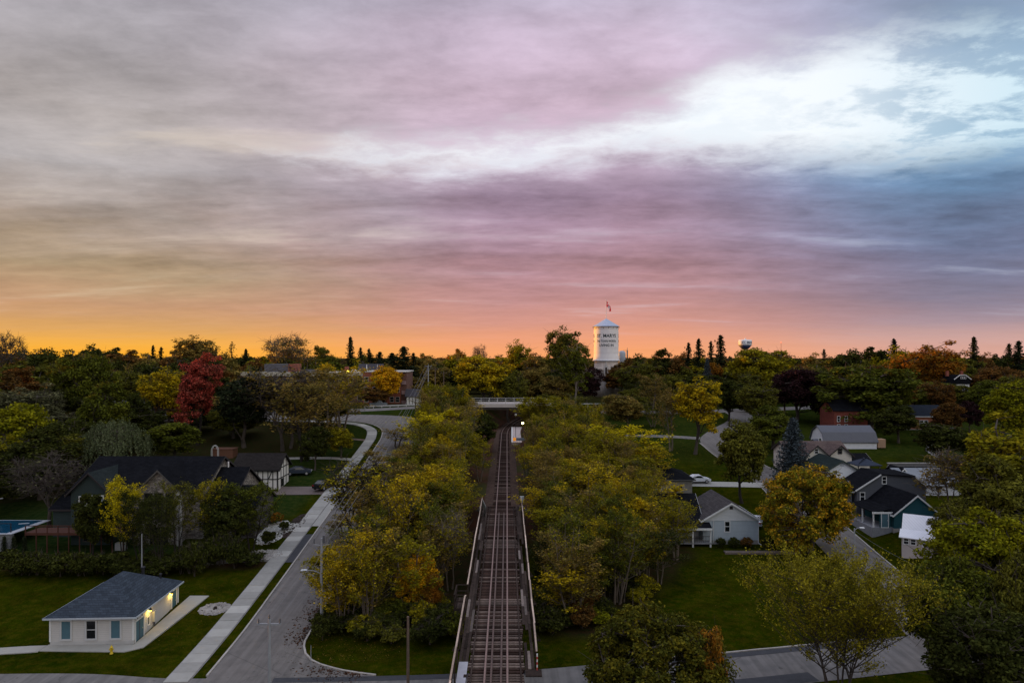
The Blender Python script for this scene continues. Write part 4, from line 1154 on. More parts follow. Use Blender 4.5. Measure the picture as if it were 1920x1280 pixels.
P_('spruce2', gen_conifer(152, 16, 6.5, 130, .28, .34, .15, .28, .05, .8, 10))
P_('spruce3', gen_conifer(156, 15, 7.2, 110, .30, .40, .20, .22, .08, .65, 10))
P_('pine', gen_conifer(153, 17, 8.0, 130, .34, .34, .25, .12, .18, .6, 10))
P_('thin', gen_conifer(154, 15, 5.0, 60, .26, .35, .35, .1, .2, .7, 5))
P_('bluesp', gen_conifer(155, 12, 6.2, 300, .17, .10, 0, .2, .02, .85, 12))
P_('willow', gen_willow(161, 9, 13, 330, 42, .16))
P_('shrub1', gen_broad(171, 2.4, 3.4, .0, 6, 46, 85, .42, .10, .05, .25, 2))
P_('shrub2', gen_broad(172, 2.0, 3.0, .0, 6, 44, 60, .40, .10, .05, .3, 4))
P_('cone', gen_conifer(173, 2.6, 1.1, 110, .09, .08, 0, .1, .02, .6, 10))
P_('far1', gen_broad(181, 13, 13, .02, 6, 95, 60, 1.25, .36, .3, .30, 1))
P_('far2', gen_broad(182, 14, 12, .02, 6, 90, 65, 1.25, .36, .3, .36, 1))
P_('far3', gen_broad(183, 13, 10, .02, 6, 65, 65, 1.15, .34, .3, .40, 1))
bark = mat('bark', (.085, .065, .052), .95, .35, 4.0, (.035, .028, .024), .6)
bark_w = mat('woodland_bark', (.17, .13, .10), .95, .35, 4.0, (.07, .055, .042), .4)
bark_p = mat('pale_bark', (.30, .25, .20), .95, .3, 4.0, (.14, .11, .09), .4)
bark_d = mat('dark_bark', (.035, .027, .022), .95, .3, 4.0, (.018, .014, .012), .6)
LM = dict(
    wgreen=leaf_mat('leaf_wood_green', (.190, .170, .010), (.300, .235, .012), .30, .52, .42),
    wyellow=leaf_mat('leaf_wood_yellow', (.480, .330, .012), (.250, .205, .012), .30, .55, .42),
    wbright=leaf_mat('leaf_bright_yellow', (.560, .430, .010), (.380, .320, .010), .30, .5, .42),
    wbrown=leaf_mat('leaf_brown_olive', (.270, .175, .040), (.165, .130, .030), .35, .5, .42),
    green=leaf_mat('leaf_green', (.070, .080, .012), (.105, .110, .012), .25, .5),
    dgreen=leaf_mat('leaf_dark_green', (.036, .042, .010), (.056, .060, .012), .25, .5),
    olive=leaf_mat('leaf_olive', (.135, .125, .016), (.090, .088, .016), .25, .5),
    lime=leaf_mat('leaf_lime', (.215, .195, .008), (.140, .145, .008), .3, .5),
    orange=leaf_mat('leaf_orange', (.350, .130, .014), (.200, .110, .016), .3, .5),
    orgreen=leaf_mat('leaf_orange_green', (.150, .140, .012), (.560, .290, .016), .60, .58),
    brown=leaf_mat('leaf_rust', (.170, .075, .018), (.105, .060, .018), .3, .5),
    gold=leaf_mat('leaf_gold', (.620, .310, .010), (.260, .160, .010), .3, .6),
    red=leaf_mat('leaf_red', (.400, .066, .044), (.230, .060, .038), .35, .52),
    purple=leaf_mat('leaf_purple', (.026, .011, .013), (.042, .020, .020), .3, .5),
    conifer=leaf_mat('needle_dark', (.016, .022, .010), (.028, .032, .014), .4, .5, .1),
    bluec=leaf_mat('needle_blue', (.066, .080, .086), (.044, .056, .060), .5, .5, .1),
    willow=leaf_mat('leaf_willow', (.135, .150, .075), (.080, .095, .042), .4, .5),
    grey=leaf_mat('leaf_grey_green', (.130, .125, .060), (.090, .088, .040), .3, .5),
    domeg=leaf_mat('leaf_dome', (.060, .062, .010), (.130, .105, .010), .5, .54),
    locust=leaf_mat('leaf_locust', (.300, .245, .016), (.170, .150, .016), .5, .5, .4),
)
TREES = []
def tree(kind, px, top, Y, wpx, leaf, label, name='tree', cat='tree', group=None, bk=None, rz=None, x=None, sink=0.0):
    tm, cm, Ht, W = PROTO[kind]
    X = (px - 960) / FPX * Y if x is None else x
    gz = h(X, Y) - sink
    top_z = CAMZ + (HORY - top) / FPX * Y
    sz = max(.15, (top_z - gz) / Ht); sw = wpx * Y / FPX / W * .96
    rng = random.Random(int(px * 7 + top * 13 + Y * 3))
    o = empty(name, (X, Y, gz), rng.uniform(0, 6.28) if rz is None else rz, label, cat, group)
    o.scale = (sw, sw, sz)
    a = link('trunk', tm, None, o)
    if not tm.materials: tm.materials.append(bark)
    if bk is None and kind in ('wood1', 'wood2', 'wood3', 'wood4', 'wood5', 'wood6', 'sparse'): bk = bark_w
    if bk is not None:
        a.material_slots[0].link = 'OBJECT'; a.material_slots[0].material = bk
    if cm is not None:
        c_ = link('crown', cm, None, o)
        if not cm.materials: cm.materials.append(LM['green'])
        c_.material_slots[0].link = 'OBJECT'; c_.material_slots[0].material = LM[leaf]
    TREES.append(o)
    return o

# ------------------------------------------------------------------ buildings: helpers
glass = MATS['dark_glass']
wtrim = mat('white_trim', (.72, .71, .69), .6, .1)
black_r = mat('black_shingle', (.010, .0105, .013), .98, .3, 3.0, (.018, .018, .021), .2, 30, .02, 0, 'shingle')
def wall_box(p, x0, x1, y0, y1, z0, z1, m, name='wall'):
    return MB().box(x0, x1, y0, y1, z0, z1).build(name, m, p)
def gable(p, x0, x1, y0, y1, z0, ze, rise, axis, wm, rm, over=.35, trim=None, end=None, wall=True, name_r='roof', th=.13):
    """a block with a pitched roof; axis is the ridge direction"""
    a0, a1, b0, b1 = (x0, x1, y0, y1) if axis == 'y' else (y0, y1, x0, x1)
    m_ = (a0 + a1) / 2
    sl = rise / (m_ - a0)
    if wall:
        MB().prism([(a0, z0), (a1, z0), (a1, ze), (m_, ze + rise), (a0, ze)], (b0, b1), axis).build('wall', wm, p)
    r_ = MB()
    eo = over
    for s_, e_ in ((-1, a0 - eo), (1, a1 + eo)):
        zE = ze - sl * eo + .03; zR = ze + rise + .03
        r_.prism([(m_, zR), (e_, zE), (e_, zE + th), (m_, zR + th)], (b0 - over, b1 + over), axis)
    roof = r_.build(name_r, rm, p)
    if trim is not None:
        t_ = MB()
        for bb in ((b0 - over - .03, b0 - over + .02), (b1 + over - .02, b1 + over + .03)):
            for e_ in (a0 - eo, a1 + eo):
                zE = ze - sl * eo + .03; zR = ze + rise + .03
                t_.prism([(m_, zR - .14), (e_, zE - .14), (e_, zE + th - .01), (m_, zR + th - .01)], bb, axis)
        for e_ in (a0 - eo, a1 + eo):
            zE = ze - sl * eo + .03
            s_ = -1 if e_ < m_ else 1
            if axis == 'y': t_.box(min(e_, e_ + s_ * .05), max(e_, e_ + s_ * .05), b0 - over, b1 + over, zE - .10, zE + th)
            else: t_.box(b0 - over, b1 + over, min(e_, e_ + s_ * .05), max(e_, e_ + s_ * .05), zE - .10, zE + th)
        t_.build('fascia', trim, roof)
    return roof
def hip(p, x0, x1, y0, y1, ze, rise, rm, over=.4, trim=None, name='roof', along='y', run=None):
    X0, X1, Y0, Y1 = x0 - over, x1 + over, y0 - over, y1 + over
    if along == 'y':
        k = run if run is not None else (X1 - X0) / 2; xm = (X0 + X1) / 2
        A, B = (xm, Y0 + k, ze + rise), (xm, Y1 - k, ze + rise)
    else:
        k = run if run is not None else (Y1 - Y0) / 2; ym = (Y0 + Y1) / 2
        A, B = (X0 + k, ym, ze + rise), (X1 - k, ym, ze + rise)
    vs = [(X0, Y0, ze), (X1, Y0, ze), (X1, Y1, ze), (X0, Y1, ze), A, B]
    lo = [(a, c_, z_ - .14) for a, c_, z_ in vs[:4]]
    if along == 'y': fs = [(0, 1, 4), (1, 2, 5, 4), (2, 3, 5), (3, 0, 4, 5)]
    else: fs = [(0, 1, 5, 4), (1, 2, 5), (2, 3, 4, 5), (3, 0, 4)]
    n = len(vs)
    fs += [(0, n, n + 1, 1), (1, n + 1, n + 2, 2), (2, n + 2, n + 3, 3), (3, n + 3, n, 0), (n + 3, n + 2, n + 1, n)]
    roof = MB().add(vs + lo, fs).build(name, rm, p)
    if trim is not None:
        t_ = MB()
        t_.box(X0 - .04, X1 + .04, Y0 - .045, Y0 - .003, ze - .17, ze - .01).box(X0 - .04, X1 + .04, Y1 + .003, Y1 + .045, ze - .17, ze - .01)
        t_.box(X0 - .045, X0 - .003, Y0, Y1, ze - .17, ze - .01).box(X1 + .003, X1 + .045, Y0, Y1, ze - .17, ze - .01)
        t_.build('fascia', trim, roof)
    return roof
def win(p, side, pos, u, z, w, ht, fm=None, pm=None, bar=True, fw=.10, name='window'):
    """window in a wall: side f (faces the camera, wall at y=pos), r (wall at x=pos facing +x), l (facing -x); u centre, z sill"""
    fm = fm or wtrim; pm = pm or glass
    def bx(mb, u0, u1, z0, z1, d0, d1):
        if side == 'f': mb.box(u0, u1, pos - d1, pos - d0, z0, z1)
        elif side == 'r': mb.box(pos + d0, pos + d1, u0, u1, z0, z1)
        else: mb.box(pos - d1, pos - d0, u0, u1, z0, z1)
    f_ = MB(); u0, u1 = u - w / 2, u + w / 2
    bx(f_, u0 - fw, u0, z - fw, z + ht + fw, -.03, .07); bx(f_, u1, u1 + fw, z - fw, z + ht + fw, -.03, .07)
    bx(f_, u0, u1, z + ht, z + ht + fw, -.03, .07); bx(f_, u0 - fw * .5, u1 + fw * .5, z - fw, z, -.03, .10)
    if bar: bx(f_, u0, u1, z + ht * .48, z + ht * .48 + .07, -.02, .05)
    fo = f_.build(name, fm, p)
    g_ = MB(); bx(g_, u0, u1, z, z + ht, .004, .02); g_.build('pane', pm, fo)
    return fo
def door(p, side, pos, u, z, w, ht, m, fm=None):
    f_ = win(p, side, pos, u, z, w, ht, fm, m, False, .09, 'door')
    hb = MB()
    if side == 'f': hb.box(u + w * .36, u + w * .36 + .06, pos - .09, pos - .02, z + ht * .47, z + ht * .47 + .12)
    elif side == 'r': hb.box(pos + .02, pos + .09, u + w * .36, u + w * .36 + .06, z + ht * .47, z + ht * .47 + .12)
    hb.build('handle', steelg, f_)
    return f_

# ------------------------------------------------------------------ the small pavilion on the lawn
sid = mat('grey_white_siding', (.54, .51, .48), .85, .2, 1.5, (.42, .395, .37), .1, None, .2, 0, 'lap', .172)
blue_d = mat('teal_panel', (.075, .15, .185), .7, .15, 2.0)
slate_r = mat('slate_blue_shingle', (.058, .072, .092), .95, .3, 3.0, (.034, .044, .058), .25, 28, .1, 0, 'shingle')
ph = empty('park_pavilion', (-39.0, 63.4, 0), R(2.6), 'small white sided pavilion with slate blue hip roof and two lit wall lamps', 'building')
hx = 3.75; dy = 9.3; zb = .62; ze = 2.86
MB().box(-hx - .03, hx + .03, -.03, dy + .03, -.3, zb).build('foundation', mat('painted_plinth', (.47, .455, .435), .85, .15, 1.2), ph)
# lapped courses with real steps
wl = MB(); nc = 13
for k in range(nc):
    z0 = zb + (ze - zb) * k / nc; z1 = zb + (ze - zb) * (k + 1) / nc
    o_ = .028
    vs = [(-hx - o_, -o_, z0), (hx + o_, -o_, z0), (hx + o_, dy + o_, z0), (-hx - o_, dy + o_, z0), (-hx, 0, z1), (hx, 0, z1), (hx, dy, z1), (-hx, dy, z1)]
    wl.add(vs, [(3, 2, 1, 0), (0, 1, 5, 4), (1, 2, 6, 5), (2, 3, 7, 6), (3, 0, 4, 7), (4, 5, 6, 7)])
wl.build('siding', sid, ph)
roof = hip(ph, -hx, hx, 0, dy, ze + .06, 2.45, slate_r, .42, mat('pale_gutter', (.46, .49, .52), .6, .1))
MB().box(-hx - .40, hx + .40, -.40, dy + .40, ze - .06, ze + .0).build('soffit', mat('teal_soffit', (.04, .075, .09), .8, .1), ph)
corner = MB()
for sx_ in (-1, 1):
    for yy_ in (0, dy): corner.box(sx_ * hx - .075, sx_ * hx + .075, yy_ - .075, yy_ + .075, zb, ze - .02)
corner.build('corner_trim', wtrim, ph)
for u, pm, br_ in ((-2.32, blue_d, False), (-.06, glass, True), (2.16, blue_d, False)):
    win(ph, 'f', -.03, u, .86, .80, 1.62, sid if False else mat('window_board', (.52, .51, .50), .8, .1), pm, br_, .16)
dd = door(ph, 'r', hx + .03, 1.05, .12, 1.5, 2.05, blue_d, wtrim)
MB().box(hx + .055, hx + .075, 1.0, 1.08, .12, 2.15).build('leaf_gap', MATS['soffit_dark'], dd)
door(ph, 'r', hx + .03, dy - 1.0, .12, 1.0, 2.3, blue_d, wtrim)
for k, u in enumerate((.62, 1.48)): win(ph, 'r', hx + .03, u, 2.32, .34, .30, wtrim, glass, False, .05, 'transom')
win(ph, 'r', hx + .03, 2.75, 1.0, .32, .75, wtrim, glass, False, .05, 'notice_panel')
eb = MB().box(hx + .03, hx + .28, 3.55, 4.0, .95, 1.95).build('meter_box', mat('meter_grey', (.48, .47, .44), .6, .15), ph)
MB().tube([(hx + .15, 3.65, 0), (hx + .15, 3.65, .95)], .04, 6).tube([(hx + .15, 3.85, 0), (hx + .15, 3.85, .95)], .03, 6).build('conduit', girderm, eb)
lampm = mat('wall_lamp_lit', (1, .8, .3), .5, 0, 3, None, 0, None, .3, 0, None, 1, (1, .72, .10), 6.0)
for yy_ in (2.75, dy - 1.9):
    hd = MB().prism([(hx + .02, 2.52), (hx + .34, 2.36), (hx + .34, 2.44), (hx + .10, 2.66), (hx + .02, 2.68)], (yy_ - .17, yy_ + .17), 'y').build('wall_lamp', mat('lamp_black', (.02, .02, .025), .5, .1), ph)
    MB().prism([(hx + .03, 2.34), (hx + .25, 2.26), (hx + .31, 2.36), (hx + .04, 2.50)], (yy_ - .13, yy_ + .13), 'y').build('bulb', lampm, hd)
    lamp_light('lamp_glow', (hx + .36, yy_, 2.22), (1, .66, .14), 26, ph, .08)
for (x_, y_, r_, z_) in ((1.2, dy - 2.2, .14, .75), (2.6, dy - 1.4, .09, .5)):
    zz_ = ze + .06 + 2.45 * (1 - abs(x_) / (hx + .42))
    v_ = MB().tube([(x_, y_, zz_ - .15), (x_, y_, zz_ + z_ * .6)], r_, 10).lathe([(r_ * 1.5, 0), (r_ * 1.6, .16), (.02, .24)], 10, (x_, y_, zz_ + z_ * .6)).build('roof_vent', MATS['lamp_black'], roof)
# paving round the pavilion
def pave(pts, zo, m, label, name='pavement', cat='pavement', th=.14):
    mb = MB(); n_ = len(pts)
    top_ = [(x_, y_, h(x_, y_) + zo) for x_, y_ in pts]; bot = [(x_, y_, z_ - th) for x_, y_, z_ in top_]
    mb.add(top_ + bot, [tuple(range(n_)), tuple(range(n_, 2 * n_))[::-1]] + [(i, (i + 1) % n_, n_ + (i + 1) % n_, n_ + i) for i in range(n_)])
    return tag(mb.build(name, m), label, cat, kind='structure')
pave([(-43.0, 62.1), (-35.2, 61.9), (-33.9, 62.8), (-33.0, 74.4), (-35.1, 74.4), (-35.1, 63.36), (-43.0, 63.36)], .075, conc, 'pale concrete paving along the pavilion walls')
pave([(-60, 59.6), (-44, 61.75), (-43.05, 61.95), (-43.05, 63.2), (-44.5, 63.1), (-60, 60.8)], .07, conc, 'narrow concrete path leading off from the pavilion', 'path', 'path')
# hydrant
yel = mat('hydrant_yellow', (.62, .42, .02), .5, .15)
x_, y_ = G(209, 1225)
hy = empty('fire_hydrant', (x_, y_, h(x_, y_)), 0, 'yellow fire hydrant on the lawn before the pavilion', 'hydrant')
MB().lathe([(.15, 0), (.15, .05), (.11, .06), (.11, .52), (.14, .53), (.14, .58), (.11, .60), (.09, .68), (.03, .74)], 14).build('barrel', yel, hy, True)
MB().tube([(-.2, 0, .42), (.2, 0, .42)], .055, 8).tube([(0, -.2, .40), (0, 0, .40)], .07, 8).build('nozzles', yel, hy)
MB().tube([(0, 0, .72), (0, 0, .80)], .035, 6).build('operating_nut', yel, hy)
# ring of stones with a drain, gravel beds
def stones(name, cx, cy, rx, ry, n, size, m, label, cat='stones', seed=1):
    rng = np.random.default_rng(seed); mb = MB()
    for i in range(n):
        a = rng.uniform(0, 6.283); r_ = math.sqrt(rng.uniform(.03, 1))
        x_, y_ = cx + math.cos(a) * rx * r_, cy + math.sin(a) * ry * r_
        s_ = size * rng.uniform(.5, 1.4); z_ = h(x_, y_)
        q = rng.uniform(.7, 1.3, 6) * s_
        t_ = rng.uniform(0, 3)
        def P3(u, v, w): return (x_ + u * math.cos(t_) - v * math.sin(t_), y_ + u * math.sin(t_) + v * math.cos(t_), z_ + w)
        mb.add([P3(q[0], 0, .02), P3(0, q[1], .03), P3(-q[2], 0, .02), P3(0, -q[3], .03), P3(.1 * s_, .1 * s_, q[4] * .7), P3(0, 0, -.1)],
               [(0, 1, 4), (1, 2, 4), (2, 3, 4), (3, 0, 4), (1, 0, 5), (2, 1, 5), (3, 2, 5), (0, 3, 5)])
    return tag(mb.build(name, m), label, cat, kind='stuff')
stonem = mat('river_stone', (.40, .365, .33), .9, .5, 2.5, (.17, .15, .14), .3)
gx_, gy_ = G(403, 1141)
stones('cobbles', gx_, gy_, 1.55, 1.45, 420, .15, stonem, 'round bed of grey cobbles on the pavilion lawn')
dr = empty('drain_pipe', (gx_ + .1, gy_ - .1, h(gx_, gy_)), 0, 'black drain pipe end in the round cobble bed', 'drain')
MB().lathe([(.16, 0), (.16, .28), (.13, .28), (.13, .05)], 12, cap=False).build('pipe', girderm, dr)
gx_, gy_ = G(497, 1040)
stones('boulders', gx_, gy_, 2.3, 1.6, 420, .20, stonem, 'bed of grey boulders beside the sidewalk', seed=4)
gx_, gy_ = G(513, 998)
stones('white_gravel', gx_, gy_, 1.9, 4.6, 900, .12, mat('white_stone', (.62, .60, .57), .9, .3, 2.5, (.40, .38, .36), .3), 'bed of white gravel between wall and sidewalk', seed=5)
rt = random.Random(9)
for (px, py, m_, lb, s_) in ((553, 985, 'bark_mulch', 'dark mulch bed along the sidewalk', 1), ):
    gx_, gy_ = G(px, py)
    stones('mulch', gx_, gy_, 1.1, 4.6, 500, .16, mat(m_, (.045, .030, .024), .95, .3), lb, 'mulch', 6)
for (px, py, w_, leaf, lb) in ((519, 982, 26, 'orange', 'orange red ornamental shrub in the white gravel'), (504, 1020, 30, 'dgreen', 'low dark evergreen shrub beside the concrete driveway'), (533, 995, 22, 'dgreen', 'small round shrub in the white gravel')):
    gx_, gy_ = G(px, py)
    tree('shrub1', px, py - w_ * .8, gy_, w_, leaf, lb, 'garden_shrub', 'shrub')
# grey block retaining wall at the end of the stone house garden
blk = mat('grey_block', (.21, .205, .20), .9, .35, 2.0, (.12, .12, .12), .4, None, .2, 0, 'brick', 3.2)
rw = empty('retaining_wall', (-41.5, 92.5, 2.2), 0, 'grey block retaining wall beside the white gravel bed', 'wall')
for k in range(4):
    MB().prism([(-5.0, -.6), (5.2 - k * .3, -.6), (5.2 - k * .3, .55 + .0 * k), (-5.0, .55)], (k * .28, k * .28 + .26), 'y').build('block_course', blk, rw).location = (0, 0, k * .42)
MB().box(-5.05, 4.6, .9, 1.4, 1.82, 1.92).build('coping', conc, rw)

# ------------------------------------------------------------------ dark roofed stone house
sto = mat('field_stone', (.33, .285, .25), .95, .35, 1.6, (.19, .165, .15), .6, None, .2, 0, 'stone', .8)
gsid = mat('dark_green_siding', (.036, .050, .048), .9, .15, 1.5, None, .1, None, .2, 0, 'lap', .2)
shb = empty('stone_house', (-50, 91, 2.3), 0, 'large dark roofed stone house with two front gables and a raised deck', 'house')
bz = 2.3
gable(shb, -8.5, 8.5, .8, 12.5, -1, 9.5 - bz, 3.1, 'x', sto, black_r, .5, girderm)
gable(shb, 8.55, 12.2, 2, 11, -1, 8.4 - bz, 2.7, 'x', sto, black_r, .45, girderm)
gable(shb, 12.25, 15.4, 1.0, 8, -1, 6.9 - bz, 2.0, 'x', mat('dark_stone', (.13, .115, .105), .95, .3, 1.6, None, .4, None, .2, 0, 'stone', .8), black_r, .4, girderm)
gable(shb, 1.0, 6.2, -1.2, 6.5, -1, 9.5 - bz, 2.5, 'y', sto, black_r, .5, mat('dark_barge', (.09, .08, .07), .8))
gable(shb, -7.9, -2.8, -1.4, 6.5, -1, 9.2 - bz, 2.5, 'y', gsid, mat('green_black_shingle', (.026, .034, .034), .95, .3, 3.0, None, .2, 30, .1, 0, 'shingle'), .5, girderm)
gable(shb, -12.2, -8.55, 1.5, 9, -1, 6.4 - bz, 1.8, 'x', gsid, black_r, .4, girderm)
for u in (2.2, 3.6, 5.0): win(shb, 'f', -1.2, u, 3.3, 1.0, 3.4, MATS['dark_barge'], glass, True, .10)
MB().box(.6, 1.15, -1.75, -1.2, -.5, 7.2).build('chimney_pier', sto, shb)
MB().box(6.15, 6.6, -1.75, -1.2, -.5, 7.0).build('porch_pillar', mat('pale_pillar', (.40, .38, .36), .9, .2), shb)
win(shb, 'f', -1.4, -6.3, 5.2, .9, 1.1, wtrim, glass); win(shb, 'f', -1.4, -4.4, 5.1, 1.5, 1.3, wtrim, mat('painted_reflection_glass', (.36, .42, .48), .1, .3, 1.0, (.2, .25, .3), 0, None, .8))  # pale pane colour paints in the sky's reflection
win(shb, 'f', -1.4, -5.4, .5, 1.6, 1.8, MATS['dark_barge'], glass)
door(shb, 'f', -1.2, 3.6, -.1, 2.4, 2.4, glass, sto)
dk = mat('red_brown_deck', (.085, .030, .018), .8, .25, 3.0)
for k in range(9): MB().box(-12.0, .6, -4.0 + k * .30, -4.0 + k * .30 + .27, 2.22, 2.27).build('deck_board', dk, shb)
mb = MB().box(-12.0, .6, -4.1, -4.02, 1.95, 2.27).box(-12.0, .6, -4.1, -4.02, 3.1, 3.2)
for k in range(10): mb.box(-12.0 + k * 1.38, -11.9 + k * 1.38, -4.13, -4.03, -.6, 3.2)
mb.build('deck_frame', dk, shb)
MB().box(-.6, .6, -.35, .35, 0, .95).build('outdoor_fridge', mat('pale_box', (.45, .46, .47), .6, .1), shb).location = (-.4, -3.0, -.2)
MB().tube([(9.5, 6.5, 8.6), (9.5, 6.5, 9.7)], .10, 8).build('roof_vent', MATS['flagpole_white'], shb)
# swimming pool terrace
pl = empty('pool_terrace', (-69.2, 87.2, 1.8), 0, 'raised swimming pool terrace with grey block wall and white coping', 'pool')
for k in range(7): MB().box(-9, 5.2, .02 * k, .55, -.6 + k * .44, -.6 + k * .44 + .43).build('block_course', blk, pl)
MB().box(-9.1, 5.3, -.06, 7.4, 2.49, 2.56).build('coping', mat('pool_coping', (.42, .43, .46), .8, .15), pl)
MB().box(-8.9, 4.4, .35, 7.0, 2.564, 2.60).build('water', mat('pool_water', (.008, .06, .115), .08, .3, .5, (.012, .10, .18), .15, 3, .8), pl)
MB().box(1.0, 1.08, .7, .8, 2.56, 3.7).box(-2.4, -2.32, .7, .8, 2.56, 3.7).box(-5.8, -5.72, .7, .8, 2.56, 3.7).box(4.6, 4.68, .7, .8, 2.56, 3.7).box(-9, 4.7, .72, .78, 3.66, 3.74).build('fence_frame', girderm, pl)
MB().beam((-9, 9.3, 3.9), (-4.2, 11.2, 4.8), .3, .12).beam((4.0, 3, 3.1), (5.4, 3, 3.2), .1, .1).build('slide_rail', MATS['pool_coping'], pl)
# ------------------------------------------------------------------ half timbered house
tim = mat('black_timber', (.018, .016, .015), .85, .15); plas = mat('cream_plaster', (.74, .70, .65), .9, .12, 1.0)
tu = empty('half_timbered_house', (-41.4, 112.2, 4.85), 0, 'small half timbered house with white plaster panels and black timbers', 'house')
gable(tu, -4.2, 2.9, 0, 5.6, -.6, 3.75, 2.0, 'x', plas, mat('dark_brown_shingle', (.030, .025, .023), .95, .3, 3.0, None, .2, 30, .1, 0, 'shingle'), .45, tim)
for u in (-4.15, -3.4, -2.6, -1.85, -1.1, -.35, .45, 1.3, 2.1, 2.82): MB().box(u - .07, u + .07, -.05, .01, 2.05, 3.75).build('timber', tim, tu)
for u in (-4.15, -2.6, -1.1, -.35, .45, 1.3, 2.1, 2.82): MB().box(u - .07, u + .07, -.05, .01, -.6, 1.9).build('timber', tim, tu)
for z_ in (3.6, 1.9, .15): MB().box(-4.2, 2.9, -.06, .012, z_, z_ + .15).build('timber', tim, tu)
MB().beam((1.45, -.055, 2.1), (2.05, -.055, 3.55), .06, .14).build('timber', tim, tu)
win(tu, 'f', -.03, .05, .3, .62, 1.5, tim, glass, True, .08)
for yy_ in (.08, 1.5, 2.8, 4.1, 5.5): MB().box(2.89, 2.96, yy_ - .07, yy_ + .07, -.6, 3.7 + (0 if yy_ in (.08, 5.5) else 1.0)).build('timber', tim, tu)
for z_ in (3.6, 1.9): MB().box(2.9, 2.965, 0, 5.6, z_, z_ + .15).build('timber', tim, tu)
win(tu, 'r', 2.95, 2.15, .6, .7, 1.1, tim, glass, True, .08)
# dark woodshed fence and garden bits behind
sd_ = empty('garden_shed', at(417, 850, 132)[:2] + (h(*at(417, 850, 132)[:2]),), 0, 'low red brown wooden garden shed behind the stone house', 'shed')
for k in range(16): MB().box(-2.0 + k * .25, -2.0 + k * .25 + .235, 0, .06, 0, 1.7).build('plank', mat('shed_plank', (.17, .075, .045), .9, .3, 3.0), sd_)
MB().box(-2.0, 2.0, .08, 2.4, 0, 1.6).prism([(-2.1, 1.72), (2.1, 1.72), (2.1, 1.8), (-2.1, 1.8)], (-.1, 2.5), 'y').build('body', MATS['shed_plank'], sd_)
ar = empty('garden_arch', at(402, 845, 131)[:2] + (h(*at(402, 845, 131)[:2]),), 0, 'white arched garden trellis beside the brown shed', 'arch')
MB().tube([(-.6, 0, 0), (-.6, 0, 1.9), (-.35, 0, 2.5), (0, 0, 2.75), (.35, 0, 2.5), (.6, 0, 1.9), (.6, 0, 0)], .05, 6).tube([(-.6, .5, 0), (-.6, .5, 1.9), (-.35, .5, 2.5), (0, .5, 2.75), (.35, .5, 2.5), (.6, .5, 1.9), (.6, .5, 0)], .05, 6).build('hoop', wtrim, ar)
# far grey roof among the trees
fh = empty('far_house', (-84.5, 150, h(-84.5, 150)), .25, 'house with a pale grey slate roof half hidden by trees', 'house')
gable(fh, -4, 3.4, 0, 8, 0, 3.9, 3.6, 'x', mat('dim_wall', (.14, .13, .12), .9), mat('grey_slate', (.21, .20, .21), .9, .35, 1.2, (.12, .115, .12), .2, 20, .2, 0, 'shingle'), .4, girderm)
win(fh, 'f', 0, 1.0, 1.2, .9, 1.2)

# ------------------------------------------------------------------ brick apartment block and neighbours
brk = mat('red_brick', (.30, .095, .060), .9, .3, 1.5, (.20, .065, .045), .2, None, .2, 0, 'brick')
brk_d = mat('brown_brick', (.17, .085, .065), .9, .3, 1.5, (.11, .06, .05), .2, None, .2, 0, 'brick')
ap = empty('apartment_block', (-39, 207, 12.6), 0, 'red brick apartment block with flat roof behind the golden tree', 'building')
MB().box(-6.2, 5.2, 0, 14, -1, 9.6).build('wall', brk, ap)
MB().box(5.2, 7.0, .6, 13, -1, 9.4).build('stair_tower', brk_d, ap)
MB().box(-6.35, 7.15, -.15, 14.15, 9.6, 9.95).build('parapet', mat('pale_coping', (.56, .52, .48), .8, .15), ap)
for z_ in (.6, 3.6, 6.6):
    for u in (-5.2, -2.6, 0, 2.6, 4.3): win(ap, 'f', 0, u, z_, 1.1, 1.5, MATS['pale_coping'], glass, True, .1)
    MB().box(5.5, 6.9, .1, .6, z_ - .7, z_ - .5).box(5.5, 6.9, .1, .16, z_ - .5, z_ + .4).build('balcony', mat('pink_rail', (.34, .22, .22), .7), ap)
ap2 = empty('apartment_wing', (-64, 212, 12.6), 0, 'long brown brick wing with cream fascia and flat roof', 'building')
MB().box(-20, 18.5, 0, 14, -1, 8.3).build('wall', brk_d, ap2)
MB().box(-20.2, 18.7, -.4, 14.2, 8.3, 9.5).build('fascia', mat('cream_fascia', (.50, .44, .34), .85, .15), ap2)
MB().box(-14, -6.5, 3, 11, 9.5, 12.0).build('penthouse', mat('penthouse_grey', (.115, .11, .125), .8, .2), ap2)
MB().box(-6.5, -4.8, 3, 11, 9.5, 12.05).build('penthouse_end', brk, ap2)
for u in (4.5, 10.8): MB().box(u, u + 1.1, 5, 6.2, 9.5, 11.2).build('chimney', brk, ap2)
MB().box(-3, 3.5, 4, 8, 9.5, 10.2).build('roof_unit', MATS['penthouse_grey'], ap2)
MB().lathe([(.9, 0), (.85, .4), (.5, .75), (.05, .85)], 14, (14, 4, 9.5)).build('roof_dome', wtrim, ap2, True)
for z_ in (.8, 3.6, 6.2):
    for k in range(13): win(ap2, 'f', 0, -18 + k * 2.9, z_, 1.4, 1.4, MATS['cream_fascia'], glass, False, .08)
ch = empty('gabled_hall', (-46.5, 222, 13), 0, 'dark roofed hall with two slim white spires beside the apartment block', 'building')
gable(ch, -4, 3.5, 0, 10, 0, 6.2, 5.2, 'x', MATS['penthouse_grey'], mat('hall_slate', (.055, .05, .058), .9, .2, 2.0), .4)
for u in (-.6, 2.9): MB().lathe([(.95, 5.2), (.5, 7.4), (.06, 11.4)], 6, (u, -.7, 0)).build('spire', wtrim, ch)
